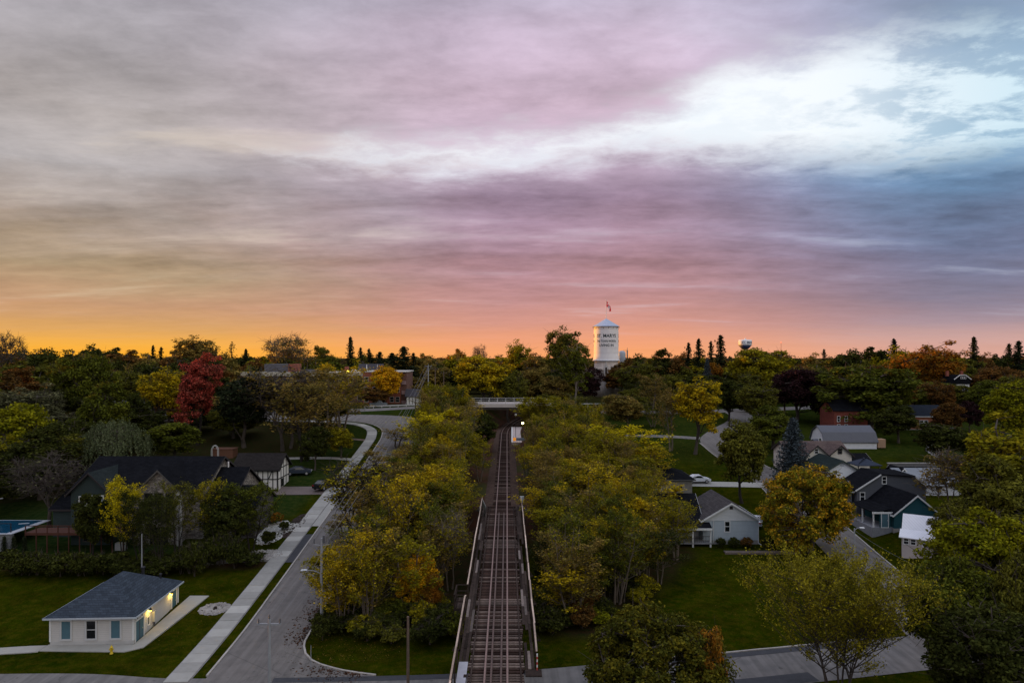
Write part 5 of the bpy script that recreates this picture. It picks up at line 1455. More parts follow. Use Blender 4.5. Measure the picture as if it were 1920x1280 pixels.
sl_ = empty('street_lamp', at(652, 697, 200)[:2] + (h(*at(652, 697, 200)[:2]),), 0, 'lit yellow street lamp head above the brown twiggy tree', 'lamp')
zl_ = at(0, 697, 200)[2] - sl_.location.z
MB().tube([(0, 0, 0), (0, 0, zl_)], .08, 6).build('post', girderm, sl_)
MB().lathe([(.05, -.35), (.4, -.2), (.45, .1), (.1, .35)], 10, (0, 0, zl_)).build('lantern', mat('lantern_yellow', (1, .8, .2), .5, 0, 3, None, 0, None, .3, 0, None, 1, (1, .75, .05), 6.0), sl_)
hs = empty('timbered_cottage', (-29.6, 205, 12.6), 0, 'tiny white and black timbered cottage beside the brick stair tower', 'house')
gable(hs, -2.2, 1.8, 0, 4, 0, 2.6, 1.8, 'x', plas, MATS['hall_slate'], .4)
for u in (-2.1, -1.2, -.3, .6, 1.7): MB().box(u - .08, u + .08, -.05, .01, 0, 2.6).build('timber', tim, hs)
# roadside barrier of the upper street
gr = empty('guard_rail', (-33, 194.2, 12.5), R(28), 'grey steel guard rail along the upper street', 'barrier')
for k in range(8): MB().box(-9 + k * 2.4, -8.85 + k * 2.4, 0, .15, -.6, .75).build('post', steelg, gr)
MB().box(-9.2, 8.2, -.06, .0, .42, .75).build('rail', steelg, gr)
gr = empty('guard_rail', (24.5, 205, 12.2), 0, 'grey steel guard rail beyond the road bridge, before the purple tree', 'barrier')
for k in range(9): MB().box(-9 + k * 2.4, -8.85 + k * 2.4, 0, .15, -1.2, .75).build('post', steelg, gr)
MB().box(-9.2, 10.6, -.06, .0, .42, .75).build('rail', steelg, gr)

# ------------------------------------------------------------------ houses on the far side of the railway
def hs_(name, px, Y, label, rz=0.0, cat='house', dz=0.0):
    X = (px - 960) / FPX * Y
    return empty(name, (X, Y, h(X, Y) + dz), rz, label, cat)
# pale blue house
pb = hs_('pale_blue_house', 1371, 94, 'pale blue house with white gable and black roofed porch beside the wide lawn')
b0 = pb.location.z
lap_b = mat('pale_blue_siding', (.44, .49, .53), .85, .12, 1.5, None, .1, None, .2, 0, 'lap', .2)
lap_w = mat('pale_gable_siding', (.62, .62, .62), .85, .12, 1.5, None, .1, None, .2, 0, 'lap', .2)
brown_r = mat('grey_brown_shingle', (.085, .074, .072), .95, .3, 3.0, (.05, .044, .043), .2, 30, .1, 0, 'shingle')
zE = 4.5 - b0
MB().box(-3.9, 3.8, -.02, 9, -.4, .55).build('foundation', mat('block_foundation', (.33, .31, .285), .9, .3, 2.0), pb)
MB().box(-3.9, 3.8, 0, 9, .55, zE - .0).build('wall', lap_b, pb)
gable(pb, -3.9, 3.8, -.01, 9, zE, zE + .02, 2.25, 'y', lap_w, brown_r, .35, wtrim)
MB().box(-3.95, 3.85, -.06, -.012, zE - .08, zE + .08).build('belt_trim', lap_w, pb)
win(pb, 'f', 0, -.55, 1.75, .62, 1.35)
MB().box(-.22, .22, -.07, -.02, 5.05 - .25, 5.45 - .25).build('gable_vent', girderm, pb)
for u, zl in ((-2.5, 3.2), (3.72, 3.0)): MB().tube([(u, -.09, zl), (u, -.09, .15)], .05, 6).build('downpipe', wtrim, pb)
MB().tube([(3.72, -.1, .15), (4.0, -.5, .02)], .05, 6).build('downpipe_foot', wtrim, pb)
gable(pb, -11.0, -3.95, 1.8, 8.6, -.2, 4.6 - b0, 2.4, 'x', lap_b, black_r, .4, wtrim)
MB().prism([(-1.4, 3.55 - b0), (1.4, 4.62 - b0), (1.4, 4.75 - b0), (-1.4, 3.68 - b0)], (-9.0, -3.0), 'x').build('porch_roof', black_r, pb)
MB().box(-9.0, -3.0, -1.46, -1.38, 3.42 - b0, 3.70 - b0).build('porch_fascia', wtrim, pb)
for u in (-8.8, -5.6, -3.2): MB().box(u - .1, u + .1, -1.3, -1.1, -.6, 3.5 - b0).build('porch_post', lap_w, pb)
MB().box(-9.0, -3.0, -1.3, 1.8, .35, .5).build('porch_floor', mat('grey_floor', (.28, .28, .3), .8), pb)
rl = MB().box(-8.8, -3.3, -1.25, -1.2, 1.35, 1.42)
for k in range(22): rl.box(-8.7 + k * .25, -8.66 + k * .25, -1.24, -1.21, .5, 1.35)
rl.build('porch_railing', MATS['dark_barge'], pb)
door(pb, 'f', 1.8, -4.6, .5, .95, 2.0, lap_w)
tr_ = empty('timber_edging', (*G(1430, 1039), 0), 0, 'weathered timber retaining edge on the wide lawn', 'edging')
tr_.location.z = h(tr_.location.x, tr_.location.y)
for k in range(2): MB().box(-4.9, 4.9 - k * .3, k * .02, .25 + k * .02, -.2 + k * .25, .04 + k * .25).build('timber', plankp, tr_)
MB().box(-4.9, 4.6, .26, .9, .1, .26).build('timber', plankp, tr_)
for (px, w_, lf, lb) in ((1352, 20, 'dgreen', 'low dark shrub under the corner of the pale blue wall'), (1376, 24, 'dgreen', 'dark shrub under the pale blue house window'), (1400, 26, 'brown', 'reddish brown shrub against the pale blue wall'), (1440, 26, 'dgreen', 'shrub beside the corner downpipe of the pale blue house')):
    tree('shrub1', px, 1008, 92.6, w_, lf, lb, 'foundation_shrub', 'shrub')
# beige stone house
bh = hs_('beige_house', 1270, 118, 'beige stone bungalow with dark roof behind the far wood')
b0 = bh.location.z
beige = mat('beige_stone', (.29, .255, .225), .9, .25, 1.5, (.20, .175, .155), .3, None, .2, 0, 'brick', 2.0)
MB().box(-6.5, 2.55, 0, 9, -.8, 5.75 - b0).build('wall', beige, bh)
hip(bh, -6.5, 2.55, 0, 9, 5.8 - b0, 1.8, black_r, .5, mat('dark_gutter', (.12, .115, .11), .7))
win(bh, 'f', 0, .55, .9, .5, .6, beige, glass, False); win(bh, 'f', 0, -3.5, 1.0, 1.4, 1.2, wtrim, glass)
MB().box(-6.55, 2.6, -.06, -.005, .1, .25).build('plinth', conc, bh)
# cream house with two gables
cream = mat('cream_siding', (.66, .60, .52), .85, .12, 1.5, None, .1, None, .2, 0, 'lap', .18); rbrown = mat('red_brown_shingle', (.15, .105, .092), .95, .3, 3.0, (.10, .072, .064), .2, 30, .1, 0, 'shingle')
cg = hs_('cream_house', 1551, 128, 'cream house with brown roof and two front gables behind the dark green roof')
b0 = cg.location.z
zz = lambda py, Y=128: CAMZ + (HORY - py) / FPX * Y - b0
gable(cg, -6.6, 4.6, 1.2, 9, -1, zz(853), 1.9, 'x', cream, rbrown, .4, girderm)
for u, wd in ((-2.2, 2.0), (2.2, 2.1)):
    gable(cg, u - wd, u + wd, -.6, 4.5, -1, zz(852), 1.75, 'y', cream, rbrown, .4, girderm)
    win(cg, 'f', -.6, u - .1, zz(849), .6, .85, wtrim if u < 0 else MATS['dark_barge'], glass)
MB().box(-4.6, -4.25, -.7, -.2, -1, zz(851)).build('chimney', MATS['penthouse_grey'], cg)
gable(cg, 4.65, 8.8, 1.6, 6, -1, zz(866), 1.0, 'x', cream, black_r, .4, cream)
# gambrel roofed barn house
gb = hs_('gambrel_barn', 1590, 152, 'white barn house with grey gambrel roof')
b0 = gb.location.z
wht = mat('white_siding', (.74, .73, .74), .85, .12, 1.5, None, .1, None, .2, 0, 'lap', .2); metr = mat('grey_metal_roof', (.10, .10, .115), .6, .2, 1.0, (.07, .07, .082), 0, None, .4, .2, 'seam', .6)
ze_, zk, zt_ = 8.0 - b0, 9.9 - b0, 11.2 - b0
MB().box(-5.2, 6.4, 0, 7, -1, ze_).build('wall', wht, gb)
MB().prism([(0, ze_), (7, ze_), (5.9, zk), (3.5, zt_), (1.1, zk)], (-5.2, 6.4), 'x').build('gable_wall', wht, gb)
rm_ = MB()
for (a, c_) in (((-.3, ze_ - .2), (1.05, zk)), ((1.05, zk), (3.5, zt_)), ((3.5, zt_), (5.95, zk)), ((5.95, zk), (7.3, ze_ - .2))):
    rm_.prism([a, c_, (c_[0], c_[1] + .14), (a[0], a[1] + .14)], (-5.5, 6.7), 'x')
rm_.build('roof', metr, gb)
gable(gb, -6.9, -5.25, .3, 3.6, -1, zz(823, 152) + cg.location.z - b0, .9, 'x', wht, metr, .15, girderm)
win(gb, 'f', 0, .15, zz(846, 152) + cg.location.z - b0, .7, 1.0); win(gb, 'f', 0, 1.1, zz(846, 152) + cg.location.z - b0, .7, 1.0)
win(gb, 'f', .3, -6.1, zz(821, 152) + cg.location.z - b0, .4, 1.2, wtrim, glass, False)
MB().box(6.75, 8.5, .2, 1.8, zz(829, 152) + cg.location.z - b0, zz(813, 152) + cg.location.z - b0).build('tan_screen', mat('tan_panel', (.42, .26, .16), .8, .15), gb)
# white house with dark green roof
wg = hs_('white_gable_house', 1579, 112, 'bright white gabled house with dark green roof')
b0 = wg.location.z; zq = lambda py: CAMZ + (HORY - py) / FPX * 112 - b0
grn = mat('dark_green_shingle', (.016, .028, .026), .95, .3, 3.0, (.028, .038, .036), .2, 30, .1, 0, 'shingle')
gable(wg, -3.6, 3.6, 0, 8.0, -1, zq(888), zq(864) - zq(888), 'y', mat('bright_white_siding', (.82, .83, .85), .85, .08, 1.5, None, .1, None, .2, 0, 'lap', .2), grn, .4, mat('green_trim', (.05, .07, .06), .7))
win(wg, 'f', 0, 1.6, zq(905), .8, 1.0, MATS['green_trim'], glass); win(wg, 'f', 0, -1.8, zq(912), .9, 1.2)
MB().box(-.25, .25, -.06, -.01, zq(871) - .2, zq(871) + .2).build('gable_vent', MATS['pale_gutter'], wg)
# dark grey house
dg = hs_('dark_grey_house', 1655, 104, 'dark grey sided house with white trimmed windows and black roof')
b0 = dg.location.z; zq = lambda py, Y=104: CAMZ + (HORY - py) / FPX * Y - b0
gsd = mat('charcoal_siding', (.115, .118, .132), .85, .12, 1.5, None, .1, None, .2, 0, 'lap', .2)
MB().prism([(-3.9, -1), (6.6, -1), (6.6, zq(914)), (4.7, zq(893)), (-.4, zq(889.5)), (-3.9, zq(917))], (0, 5.4), 'y').build('wall', gsd, dg)
MB().prism([(-.4, zq(889)), (-4.3, zq(919.5)), (-4.3, zq(918)), (-.4, zq(887.5))], (-.3, 5.7), 'y').build('roof', black_r, dg)
MB().prism([(-.45, zq(889.2)), (4.8, zq(892.6)), (4.8, zq(891.4)), (-.45, zq(887.8))], (-.3, 5.7), 'y').build('roof', black_r, dg)
MB().prism([(4.8, zq(892.2)), (7.0, zq(917)), (7.0, zq(915.5)), (4.8, zq(890.8))], (-.3, 5.7), 'y').build('roof', black_r, dg)
for a, c_ in (((-4.3, zq(919.5)), (-.4, zq(889))), ((4.8, zq(892.6)), (7.0, zq(917)))):
    MB().beam((a[0], -.33, a[1]), (c_[0], -.33, c_[1]), .05, .2).build('rake_trim', wtrim, dg)
win(dg, 'f', 0, .22, zq(906), .55, 1.0); win(dg, 'f', 0, -.1, zq(933), .62, 1.15); win(dg, 'f', 0, -3.1, zq(938), .62, 1.2)
gable(dg, -6.4, -4.4, .6, 4.6, -1, zq(921), 1.1, 'x', gsd, black_r, .3, wtrim)
# pale annex with light grey roof
an = hs_('pale_annex', 1757, 113, 'low white annex with pale grey metal roof behind the thin twiggy tree')
b0 = an.location.z; zq = lambda py, Y=113: CAMZ + (HORY - py) / FPX * Y - b0
MB().box(-4, 4.2, 0, 6, -1, zq(909)).build('wall', mat('white_wall', (.52, .54, .58), .85, .1), an)
MB().prism([(-.4, zq(910)), (6.2, zq(889)), (6.2, zq(888)), (-.4, zq(909))], (-4.4, 4.5), 'x').build('roof', mat('pale_metal_roof', (.21, .22, .235), .6, .15, 1.0, None, 0, None, .4, .2, 'seam', .5), an)
MB().prism([(-4.1, zq(910)), (-2.0, zq(910)), (-4.1, zq(890))], (-.25, -.05), 'y').build('gable_frame', wtrim, an)
MB().prism([(-3.9, zq(908)), (-2.6, zq(908)), (-3.9, zq(894))], (-.29, -.255), 'y').build('gable_panel', mat('green_panel', (.03, .07, .05), .7), an)
win(an, 'f', 0, .3, zq(917), 1.1, .5, wtrim, glass, False)
# orange gabled dormer house
og = hs_('orange_gable_shed', 1694, 118, 'small shed with an orange brown gable and black roof')
b0 = og.location.z; zq = lambda py, Y=118: CAMZ + (HORY - py) / FPX * Y - b0
gable(og, -.75, .75, 0, 4, -1, zq(888), .85, 'y', mat('orange_board', (.32, .15, .05), .85, .2), black_r, .3, wtrim)
gable(og, -.7, 5.4, .6, 5, -1, zq(892), 1.0, 'x', gsd, black_r, .3)
# teal house
te = hs_('teal_house', 1718, 96, 'teal gabled house with black roof and white porch posts')
b0 = te.location.z; zq = lambda py, Y=96: CAMZ + (HORY - py) / FPX * Y - b0
teal = mat('teal_siding', (.022, .085, .100), .85, .12, 1.5, None, .1, None, .2, 0, 'lap', .2)
gable(te, -3.1, 3.1, 0, 9, -1.5, zq(963), zq(929) - zq(963), 'y', teal, black_r, .35, wtrim)
win(te, 'f', 0, -1.15, zq(983), .62, 1.0)
MB().box(-3.2, 3.2, -.03, 9, -1.5, .2).build('foundation', MATS['block_foundation'], te)
MB().prism([(-5.9, zq(962)), (-3.15, zq(956)), (-3.15, zq(954.5)), (-5.9, zq(960.5))], (.4, 7.0), 'y').build('porch_roof', black_r, te)
MB().box(-6.0, -3.1, .32, .40, zq(964), zq(960.5)).build('porch_fascia', wtrim, te)
for u, yy_ in ((-5.7, .6), (-5.7, 3.6), (-5.7, 6.6)): MB().box(u - .08, u + .08, yy_ - .08, yy_ + .08, -1.2, zq(962)).build('porch_post', wtrim, te)
MB().box(-6.0, -3.1, .4, 7, -1.2, .25).build('porch_floor', MATS['grey_floor'], te)
win(te, 'l', -3.1, 1.6, .7, .9, 1.5); door(te, 'f', .42, -4.2, .28, .9, 1.9, MATS['teal_panel'], wtrim)
MB().box(-4.9, -3.4, .42, .5, .25, 2.3).build('porch_wall', teal, te)
# white roofed cottage
wc = hs_('white_roof_cottage', 1716, 88, 'small cottage with white metal roof and pale pinkish wall', R(-34))
b0 = wc.location.z; zq = lambda py, Y=87: CAMZ + (HORY - py) / FPX * Y - b0
wrf = mat('white_metal_roof', (.84, .82, .83), .5, .1, 1.0, None, 0, None, .4, 0, 'seam', .4)
pinkw = mat('pinkish_wall', (.55, .48, .45), .85, .12, 1.5)
gable(wc, -1.3, 2.6, 1.6, 5.4, -1.2, zq(1003), 1.55, 'x', pinkw, wrf, .3, wtrim)
MB().prism([(-.6, zq(1013)), (1.5, zq(1003.5)), (1.5, zq(1002)), (-.6, zq(1011.5))], (-1.8, 2.2), 'x').build('porch_roof', wrf, wc)
MB().box(-1.5, 1.9, -.3, 1.6, -1.2, zq(1012)).build('porch_wall', pinkw, wc)
for u in (-1.0, -.2, 1.1): win(wc, 'f', -.3, u, zq(1024), .5, .65)
# brick bungalow with blue deck
bb = hs_('brick_bungalow', 1752, 176, 'red brick bungalow with dark blue roof and raised blue deck')
b0 = bb.location.z; zq = lambda py, Y=176: CAMZ + (HORY - py) / FPX * Y - b0
MB().box(-7.6, 6.2, 0, 9, -.5, zq(781)).build('wall', mat('orange_brick', (.36, .13, .07), .9, .3, 1.5, (.26, .09, .05), .2, None, .2, 0, 'brick'), bb)
MB().box(-7.7, 6.3, -.05, 9, -1.5, zq(804)).build('foundation', MATS['block_foundation'], bb)
hip(bb, -7.6, 6.2, 0, 9, zq(780), 2.6, mat('navy_shingle', (.018, .024, .038), .95, .3, 3.0, None, .2, 30, .1, 0, 'shingle'), .5, wtrim, 'roof', 'x', 3.0)
win(bb, 'f', -.0, -3.3, zq(797), .9, 1.2); win(bb, 'f', 0, -2.2, zq(797), .9, 1.2)
bdk = mat('blue_deck', (.12, .22, .32), .7, .2)
MB().box(-3.8, 3.0, -3.2, -.06, zq(806), zq(804)).build('deck', bdk, bb)
MB().box(-3.8, 3.0, -3.26, -3.2, zq(804), zq(798)).build('deck_railing', mat('pale_blue_rail', (.36, .44, .52), .7, .1), bb)
MB().beam((-3.8, -3.0, zq(803)), (-5.8, -3.4, zq(818)), .9, .12).beam((-3.8, -3.4, zq(798)), (-5.8, -3.8, zq(812)), .06, .5).build('stair', bdk, bb)
for u in (-3.6, -.3, 2.8): MB().box(u - .07, u + .07, -3.2, -3.06, -2, zq(806)).build('deck_post', bdk, bb)
# stone manor with a white upper storey
mn = hs_('stone_manor', 1812, 206, 'tall stone manor with a white upper storey and dark bell shaped roof')
b0 = mn.location.z; zq = lambda py, Y=206: CAMZ + (HORY - py) / FPX * Y - b0
MB().box(-5.4, 7.5, 0, 10, -1, zq(746)).build('wall', mat('manor_stone', (.30, .26, .22), .95, .3, 1.5, (.19, .165, .145), .4, None, .2, 0, 'brick', 3.0), mn)
hip(mn, -5.4, 7.5, 0, 10, zq(745), 2.6, mat('manor_roof', (.075, .072, .075), .9, .25, 2.0, None, .2, 30, .1, 0, 'shingle'), .5, mat('manor_trim', (.30, .26, .22), .8), 'roof', 'x', 4.0)
MB().box(-2.6, 1.9, 1.5, 7.5, zq(745), zq(720)).build('upper_wall', wht, mn)
MB().prism([(-3.0, zq(720)), (2.3, zq(720)), (1.9, zq(711)), (1.2, zq(706)), (.3, zq(703)), (-1.0, zq(703)), (-1.9, zq(706)), (-2.6, zq(711))], (1.2, 7.8), 'y').build('bell_roof', black_r, mn)
for a, c_ in (((-3.0, zq(711.5)), (-1.2, zq(703))), ((2.3, zq(711.5)), (.5, zq(703))), ((-1.2, zq(703)), (.5, zq(703)))):
    MB().beam((a[0], 1.1, a[1]), (c_[0], 1.1, c_[1]), .12, .2).build('roof_trim', wtrim, mn)
for u in (-.75, -.15, .45): win(mn, 'f', 1.18, u, zq(710), .35, .6, wtrim, glass, False, .07)
for u in (-1.9, -1.2, -.6, 1.0): win(mn, 'f', 1.5, u, zq(729), .5, .8, wtrim, glass, False, .07)
for u in (-4.2, -2.2, -.2, 1.2, 3.8, 5.8): win(mn, 'f', 0, u, zq(758), .7, 1.5, MATS['manor_trim'], glass, True, .07); win(mn, 'f', 0, u, zq(785), .8, 1.6, MATS['manor_trim'], glass, True, .07)
MB().box(-5.6, -5.4, -1.2, 6, zq(760), zq(758)).build('awning', mat('cream_awning', (.5, .40, .28), .8), mn)
for u in (-2.4, 2.0): MB().box(u - .35, u + .35, 5, 5.7, zq(706), zq(696)).build('chimney', brk, mn)
# brick house behind the big tree, dark house
bt = hs_('old_brick_house', 1582, 172, 'old red brick house half hidden behind the big dark green tree')
b0 = bt.location.z; zq = lambda py, Y=172: CAMZ + (HORY - py) / FPX * Y - b0
gable(bt, -2.4, 6.0, 0, 8, -.5, zq(769), 2.4, 'x', mat('dark_red_brick', (.22, .060, .042), .9, .3, 1.5, None, .2, None, .2, 0, 'brick'), black_r, .4)
for u in (-1.3, .6): win(bt, 'f', 0, u, zq(790), .6, 1.3); win(bt, 'f', 0, u, zq(803), .6, 1.0)
dh = hs_('dark_house', 1389, 222, 'dark walled house with bright white windows beyond the street bend')
b0 = dh.location.z; zq = lambda py, Y=222: CAMZ + (HORY - py) / FPX * Y - b0
gable(dh, -4.5, 4.0, 0, 8, -1, zq(731), 1.8, 'x', mat('dark_wall', (.030, .032, .044), .9, .15), black_r, .4)
for u in (-2.2, -.2, .5): win(dh, 'f', 0, u, zq(742), .55, 1.5, wtrim, glass, False, .22)
door(dh, 'f', 0, .3, zq(765), .9, 2.1, mat('red_door', (.10, .03, .03), .6), wtrim)
MB().box(-3.5, -1.0, -1.6, -.1, -1, .9).build('porch', mat('porch_grey', (.34, .34, .38), .8), dh)
# white fence, garden wall
wf = empty('vinyl_fence', (0, 0, 0), 0, 'white vinyl garden fence below the blue deck', 'fence')
a, c_ = at(1737, 835, 150), at(1768, 852, 138)
vin = mat('white_vinyl', (.60, .60, .62), .6, .1)
for k in range(6):
    t0_, t1_ = k / 6, (k + 1) / 6
    p0 = (a[0] + (c_[0] - a[0]) * t0_, a[1] + (c_[1] - a[1]) * t0_); p1 = (a[0] + (c_[0] - a[0]) * t1_, a[1] + (c_[1] - a[1]) * t1_)
    zg0, zg1 = h(*p0), h(*p1)
    MB().beam((*p0, zg0 + 1.1), (p0[0] + (p1[0] - p0[0]) * .96, p0[1] + (p1[1] - p0[1]) * .96, zg1 + 1.1), .05, 1.9).build('panel', vin, wf)
    MB().box(p0[0] - .09, p0[0] + .09, p0[1] - .09, p0[1] + .09, zg0 - .2, zg0 + 2.25).build('post', vin, wf)
gw = hs_('garden_wall', 1705, 124, 'long low grey concrete garden wall behind the dark grey house', 0, 'wall')
MB().box(-3.8, 5.0, 0, .35, -.5, 2.6).build('wall_face', mat('grey_wall', (.15, .145, .145), .9, .3, 1.5), gw)
MB().box(-3.9, 5.1, -.06, .41, 2.6, 2.72).build('cap', MATS['block_foundation'], gw)
gz_ = hs_('gazebo', 1630, 121, 'dark blue roofed garden gazebo beside the cream house', 0, 'gazebo')
hip(gz_, -2.0, 2.0, 0, 3.4, 3.0, 1.1, mat('gazebo_blue', (.02, .028, .05), .8, .2), .2)
for u in (-1.9, 1.9):
    for yy_ in (.1, 3.3): MB().box(u - .07, u + .07, yy_ - .07, yy_ + .07, -.3, 2.9).build('post', MATS['dark_barge'], gz_)
# street side retaining kerb of old timber
# ------------------------------------------------------------------ vehicles
def car(px, py, col, label, rz, name='parked_car', pick=False, Y=None):
    x_, y_ = G(px, py)
    c_ = empty(name, (x_, y_, h(x_, y_) + .06), rz, label, 'car')
    paint = mat('paint_' + '_'.join('%d' % int(v * 100) for v in col), col, .25, .05, 1.0, None, 0, None, .6)
    if pick: side = [(-2.5, .45), (2.4, .45), (2.55, .75), (2.45, 1.02), (1.2, 1.12), (.55, 1.78), (-.75, 1.80), (-.95, 1.12), (-2.5, 1.10)]
    else: side = [(-2.2, .38), (2.15, .38), (2.25, .62), (2.1, .82), (1.15, .98), (.45, 1.42), (-.75, 1.45), (-1.55, 1.05), (-2.2, .98)]
    vs = []; n_ = len(side)
    for s_ in (-1, 1):
        for (a_, z_) in side:
            w_ = .88 - (.17 if z_ > 1.2 else .03 if z_ > .9 else 0)
            vs.append((a_, s_ * w_, z_))
    MB().add(vs, [tuple(range(n_)), tuple(range(n_, 2 * n_))[::-1]] + [(i, (i + 1) % n_, n_ + (i + 1) % n_, n_ + i) for i in range(n_)]).build('body', paint, c_)
    zt_ = 1.7 if pick else 1.36; zb_ = 1.14 if pick else 1.0
    xa, xb = (-.82, .98) if pick else (-1.30, .98)
    gl = MB()
    for s_ in (-1, 1):
        gl.add([(xa + .1, s_ * .865, zb_), (xb - .12, s_ * .865, zb_), (.40, s_ * .735, zt_), (-.72, s_ * .735, zt_)], [(0, 1, 2, 3)])
    gl.add([(1.12, -.78, zb_ + .01), (1.12, .78, zb_ + .01), (.52, .66, zt_), (.52, -.66, zt_)], [(0, 1, 2, 3)])
    gl.add([((-.97 if pick else -1.50), -.76, zb_ + .06), ((-.97 if pick else -1.50), .76, zb_ + .06), (-.80 - (.05 if not pick else 0), .66, zt_ + .02), (-.80 - (.05 if not pick else 0), -.66, zt_ + .02)], [(0, 1, 2, 3)])
    gl.build('windows', glass, c_)
    for a_ in (-1.4, 1.42):
        for s_ in (-1, 1):
            ty = MB().tube([(a_, s_ * .70, .33), (a_, s_ * .91, .33)], .33, 16).build('wheel', MATS['lamp_black'], c_)
            MB().tube([(a_, s_ * .89, .33), (a_, s_ * .925, .33)], .19, 10).build('rim', steelg, ty)
    for s_ in (-1, 1):
        MB().box(2.12, 2.24, s_ * .6 - .18, s_ * .6 + .18, .62, .76).build('headlight', mat('headlight', (.7, .7, .72), .2, .05), c_)
        MB().box((-2.53 if pick else -2.23), (-2.44 if pick else -2.14), s_ * .65 - .15, s_ * .65 + .15, .75, .92).build('tail_light', mat('tail_light', (.35, .02, .02), .3, .05), c_)
    return c_
car(1308, 905, (.78, .78, .80), 'white parked car on the driveway behind the beige bungalow', .05)
car(1417, 985, (.55, .57, .60), 'silver car parked behind the pale blue house', 1.2)
car(709, 762, (.18, .20, .23), 'grey pickup truck on the upper street before the apartment block', .35, 'pickup_truck', True)
car(575, 772, (.45, .46, .48), 'pale car parked on the upper street behind the twiggy trees', .1)
car(608, 916, (.015, .016, .018), 'black car parked on the grass by the sidewalk', 1.25)
car(560, 890, (.03, .04, .06), 'dark blue car half hidden behind the tall trunk', .2)

# ------------------------------------------------------------------ poles, lamps, signs, wires
polem = mat('grey_steel_pole', (.34, .35, .37), .6, .2, 2.0, (.22, .22, .24), 0, None, .4, .3); wpole = mat('wooden_pole', (.15, .105, .08), .9, .3, 3.0, (.08, .058, .045), .3, None, .2, 0, 'wood')
insul = mat('insulator', (.10, .10, .11), .4, .2)
def upole(x_, y_, top_z, label, m_, arm=None, r_=.13, lamp=None, cut=False, rz=0, name='utility_pole'):
    gz = h(x_, y_); L_ = top_z - gz
    o = empty(name, (x_, y_, gz), rz, label, 'pole')
    MB().tube([(0, 0, -.3), (0, 0, L_)], [r_ * 1.25, r_ * .8], 10).build('shaft', m_, o)
    if arm:
        a_ = MB().box(-arm / 2, arm / 2, -.05, .05, L_ - .42, L_ - .30).build('crossarm', m_, o)
        for u in (-arm / 2 + .08, 0, arm / 2 - .08):
            MB().lathe([(.045, 0), (.07, .08), (.04, .14), (.07, .2), (.03, .36)], 8, (u, 0, L_ - .30 if u else L_)).build('insulator', insul, a_)
    if cut:
        for u in (-1, 1):
            MB().lathe([(.05, 0), (.085, .12), (.05, .24), (.085, .36), (.04, .5)], 8, (u * .72, 0, L_ - .55)).build('cutout', insul, o)
            MB().beam((0, 0, L_ - .75), (u * .75, 0, L_ - .6), .05, .06).build('bracket', m_, o)
        MB().tube([(.22, 0, L_ - .5), (.22, 0, L_ + .25)], .11, 10).build('arrester', insul, o)
    if lamp:
        dx_, zl_ = lamp
        MB().tube([(0, 0, zl_ - .35), (dx_ * .45, 0, zl_ - .05), (dx_ * .85, 0, zl_)], .035, 6).build('lamp_arm', m_, o)
        s_ = 1 if dx_ > 0 else -1
        MB().add([(dx_ * .8, -.11, zl_ - .02), (dx_ * .8, .11, zl_ - .02), (dx_ * .8 + s_ * .62, .13, zl_ - .03), (dx_ * .8 + s_ * .62, -.13, zl_ - .03), (dx_ * .8, -.06, zl_ + .09), (dx_ * .8, .06, zl_ + .09), (dx_ * .8 + s_ * .55, .08, zl_ + .07), (dx_ * .8 + s_ * .55, -.08, zl_ + .07)],
                 [(3, 2, 1, 0), (4, 5, 6, 7), (0, 1, 5, 4), (1, 2, 6, 5), (2, 3, 7, 6), (3, 0, 4, 7)]).build('lamp_head', mat('lamp_head_silver', (.62, .63, .66), .4, .1, 2, None, 0, None, .5, .3), o)
    return o
xA, yA = G(603, 1184)
zA = CAMZ + (HORY - 1008) / FPX * yA
upole(xA, yA, zA, 'tall grey steel pole with street lamp arm at the edge of the wood', polem, None, .13, (-1.75, CAMZ + (HORY - 1068) / FPX * yA - h(xA, yA)), True)
upole(at(505, 1160, 50)[0], 50, at(505, 1160, 50)[2], 'slim grey pole with a wide crossarm in front of the street corner', polem, 1.72, .11)
upole(at(765, 1155, 49.6)[0], 49.6, at(765, 1155, 49.6)[2], 'bare brown wooden pole beside the cross street', wpole, None, .11)
x_, y_ = G(583, 1255)
upole(x_, y_, h(x_, y_) + 2.1, 'short thin sign post on the corner grass', polem, None, .03, name='sign_post')
upole(at(266, 1000, 79)[0], 79, at(266, 1000, 79)[2], 'thin grey pole standing behind the pavilion roof', polem, None, .07)
x_, y_ = G(1602, 1078)
upole(x_, y_, CAMZ + (HORY - 990) / FPX * y_, 'grey street lamp post beside the climbing street', polem, None, .10, (.75, CAMZ + (HORY - 988) / FPX * y_ - h(x_, y_) - .05), name='street_lamp')
upole(at(1459, 868, 124)[0], 124, at(1459, 868, 124)[2], 'thin pale pole in front of the blue spruce', wtrim, None, .07)
FP = [(803, 684, 188, 1.9), (816, 690, 200, 1.8), (832, 697, 214, 1.8), (843, 694, 236, 1.8)]
for i, (px, py, Y, arm) in enumerate(FP):
    p_ = at(px, py, Y)
    upole(p_[0], Y, p_[2], ['nearest', 'second', 'third', 'farthest'][i] + ' of the four utility poles with crossarms above the street bend', polem if i == 0 else wpole, arm, .14)
upole(at(779, 745, 150)[0], 150, at(779, 745, 150)[2], 'slim wooden pole at the outer side of the street bend', wpole, None, .12)
wirem = mat('wire', (.16, .15, .15), .6, .1)
def wire(a, c_, sag, label, r_=.018):
    pts = []
    for i in range(15):
        u = i / 14
        pts.append((a[0] + (c_[0] - a[0]) * u, a[1] + (c_[1] - a[1]) * u, a[2] + (c_[2] - a[2]) * u - sag * 4 * u * (1 - u)))
    return tag(MB().tube(pts, r_, 5).build('overhead_wire', wirem), label, 'wire')
f0 = at(803, 684, 188)
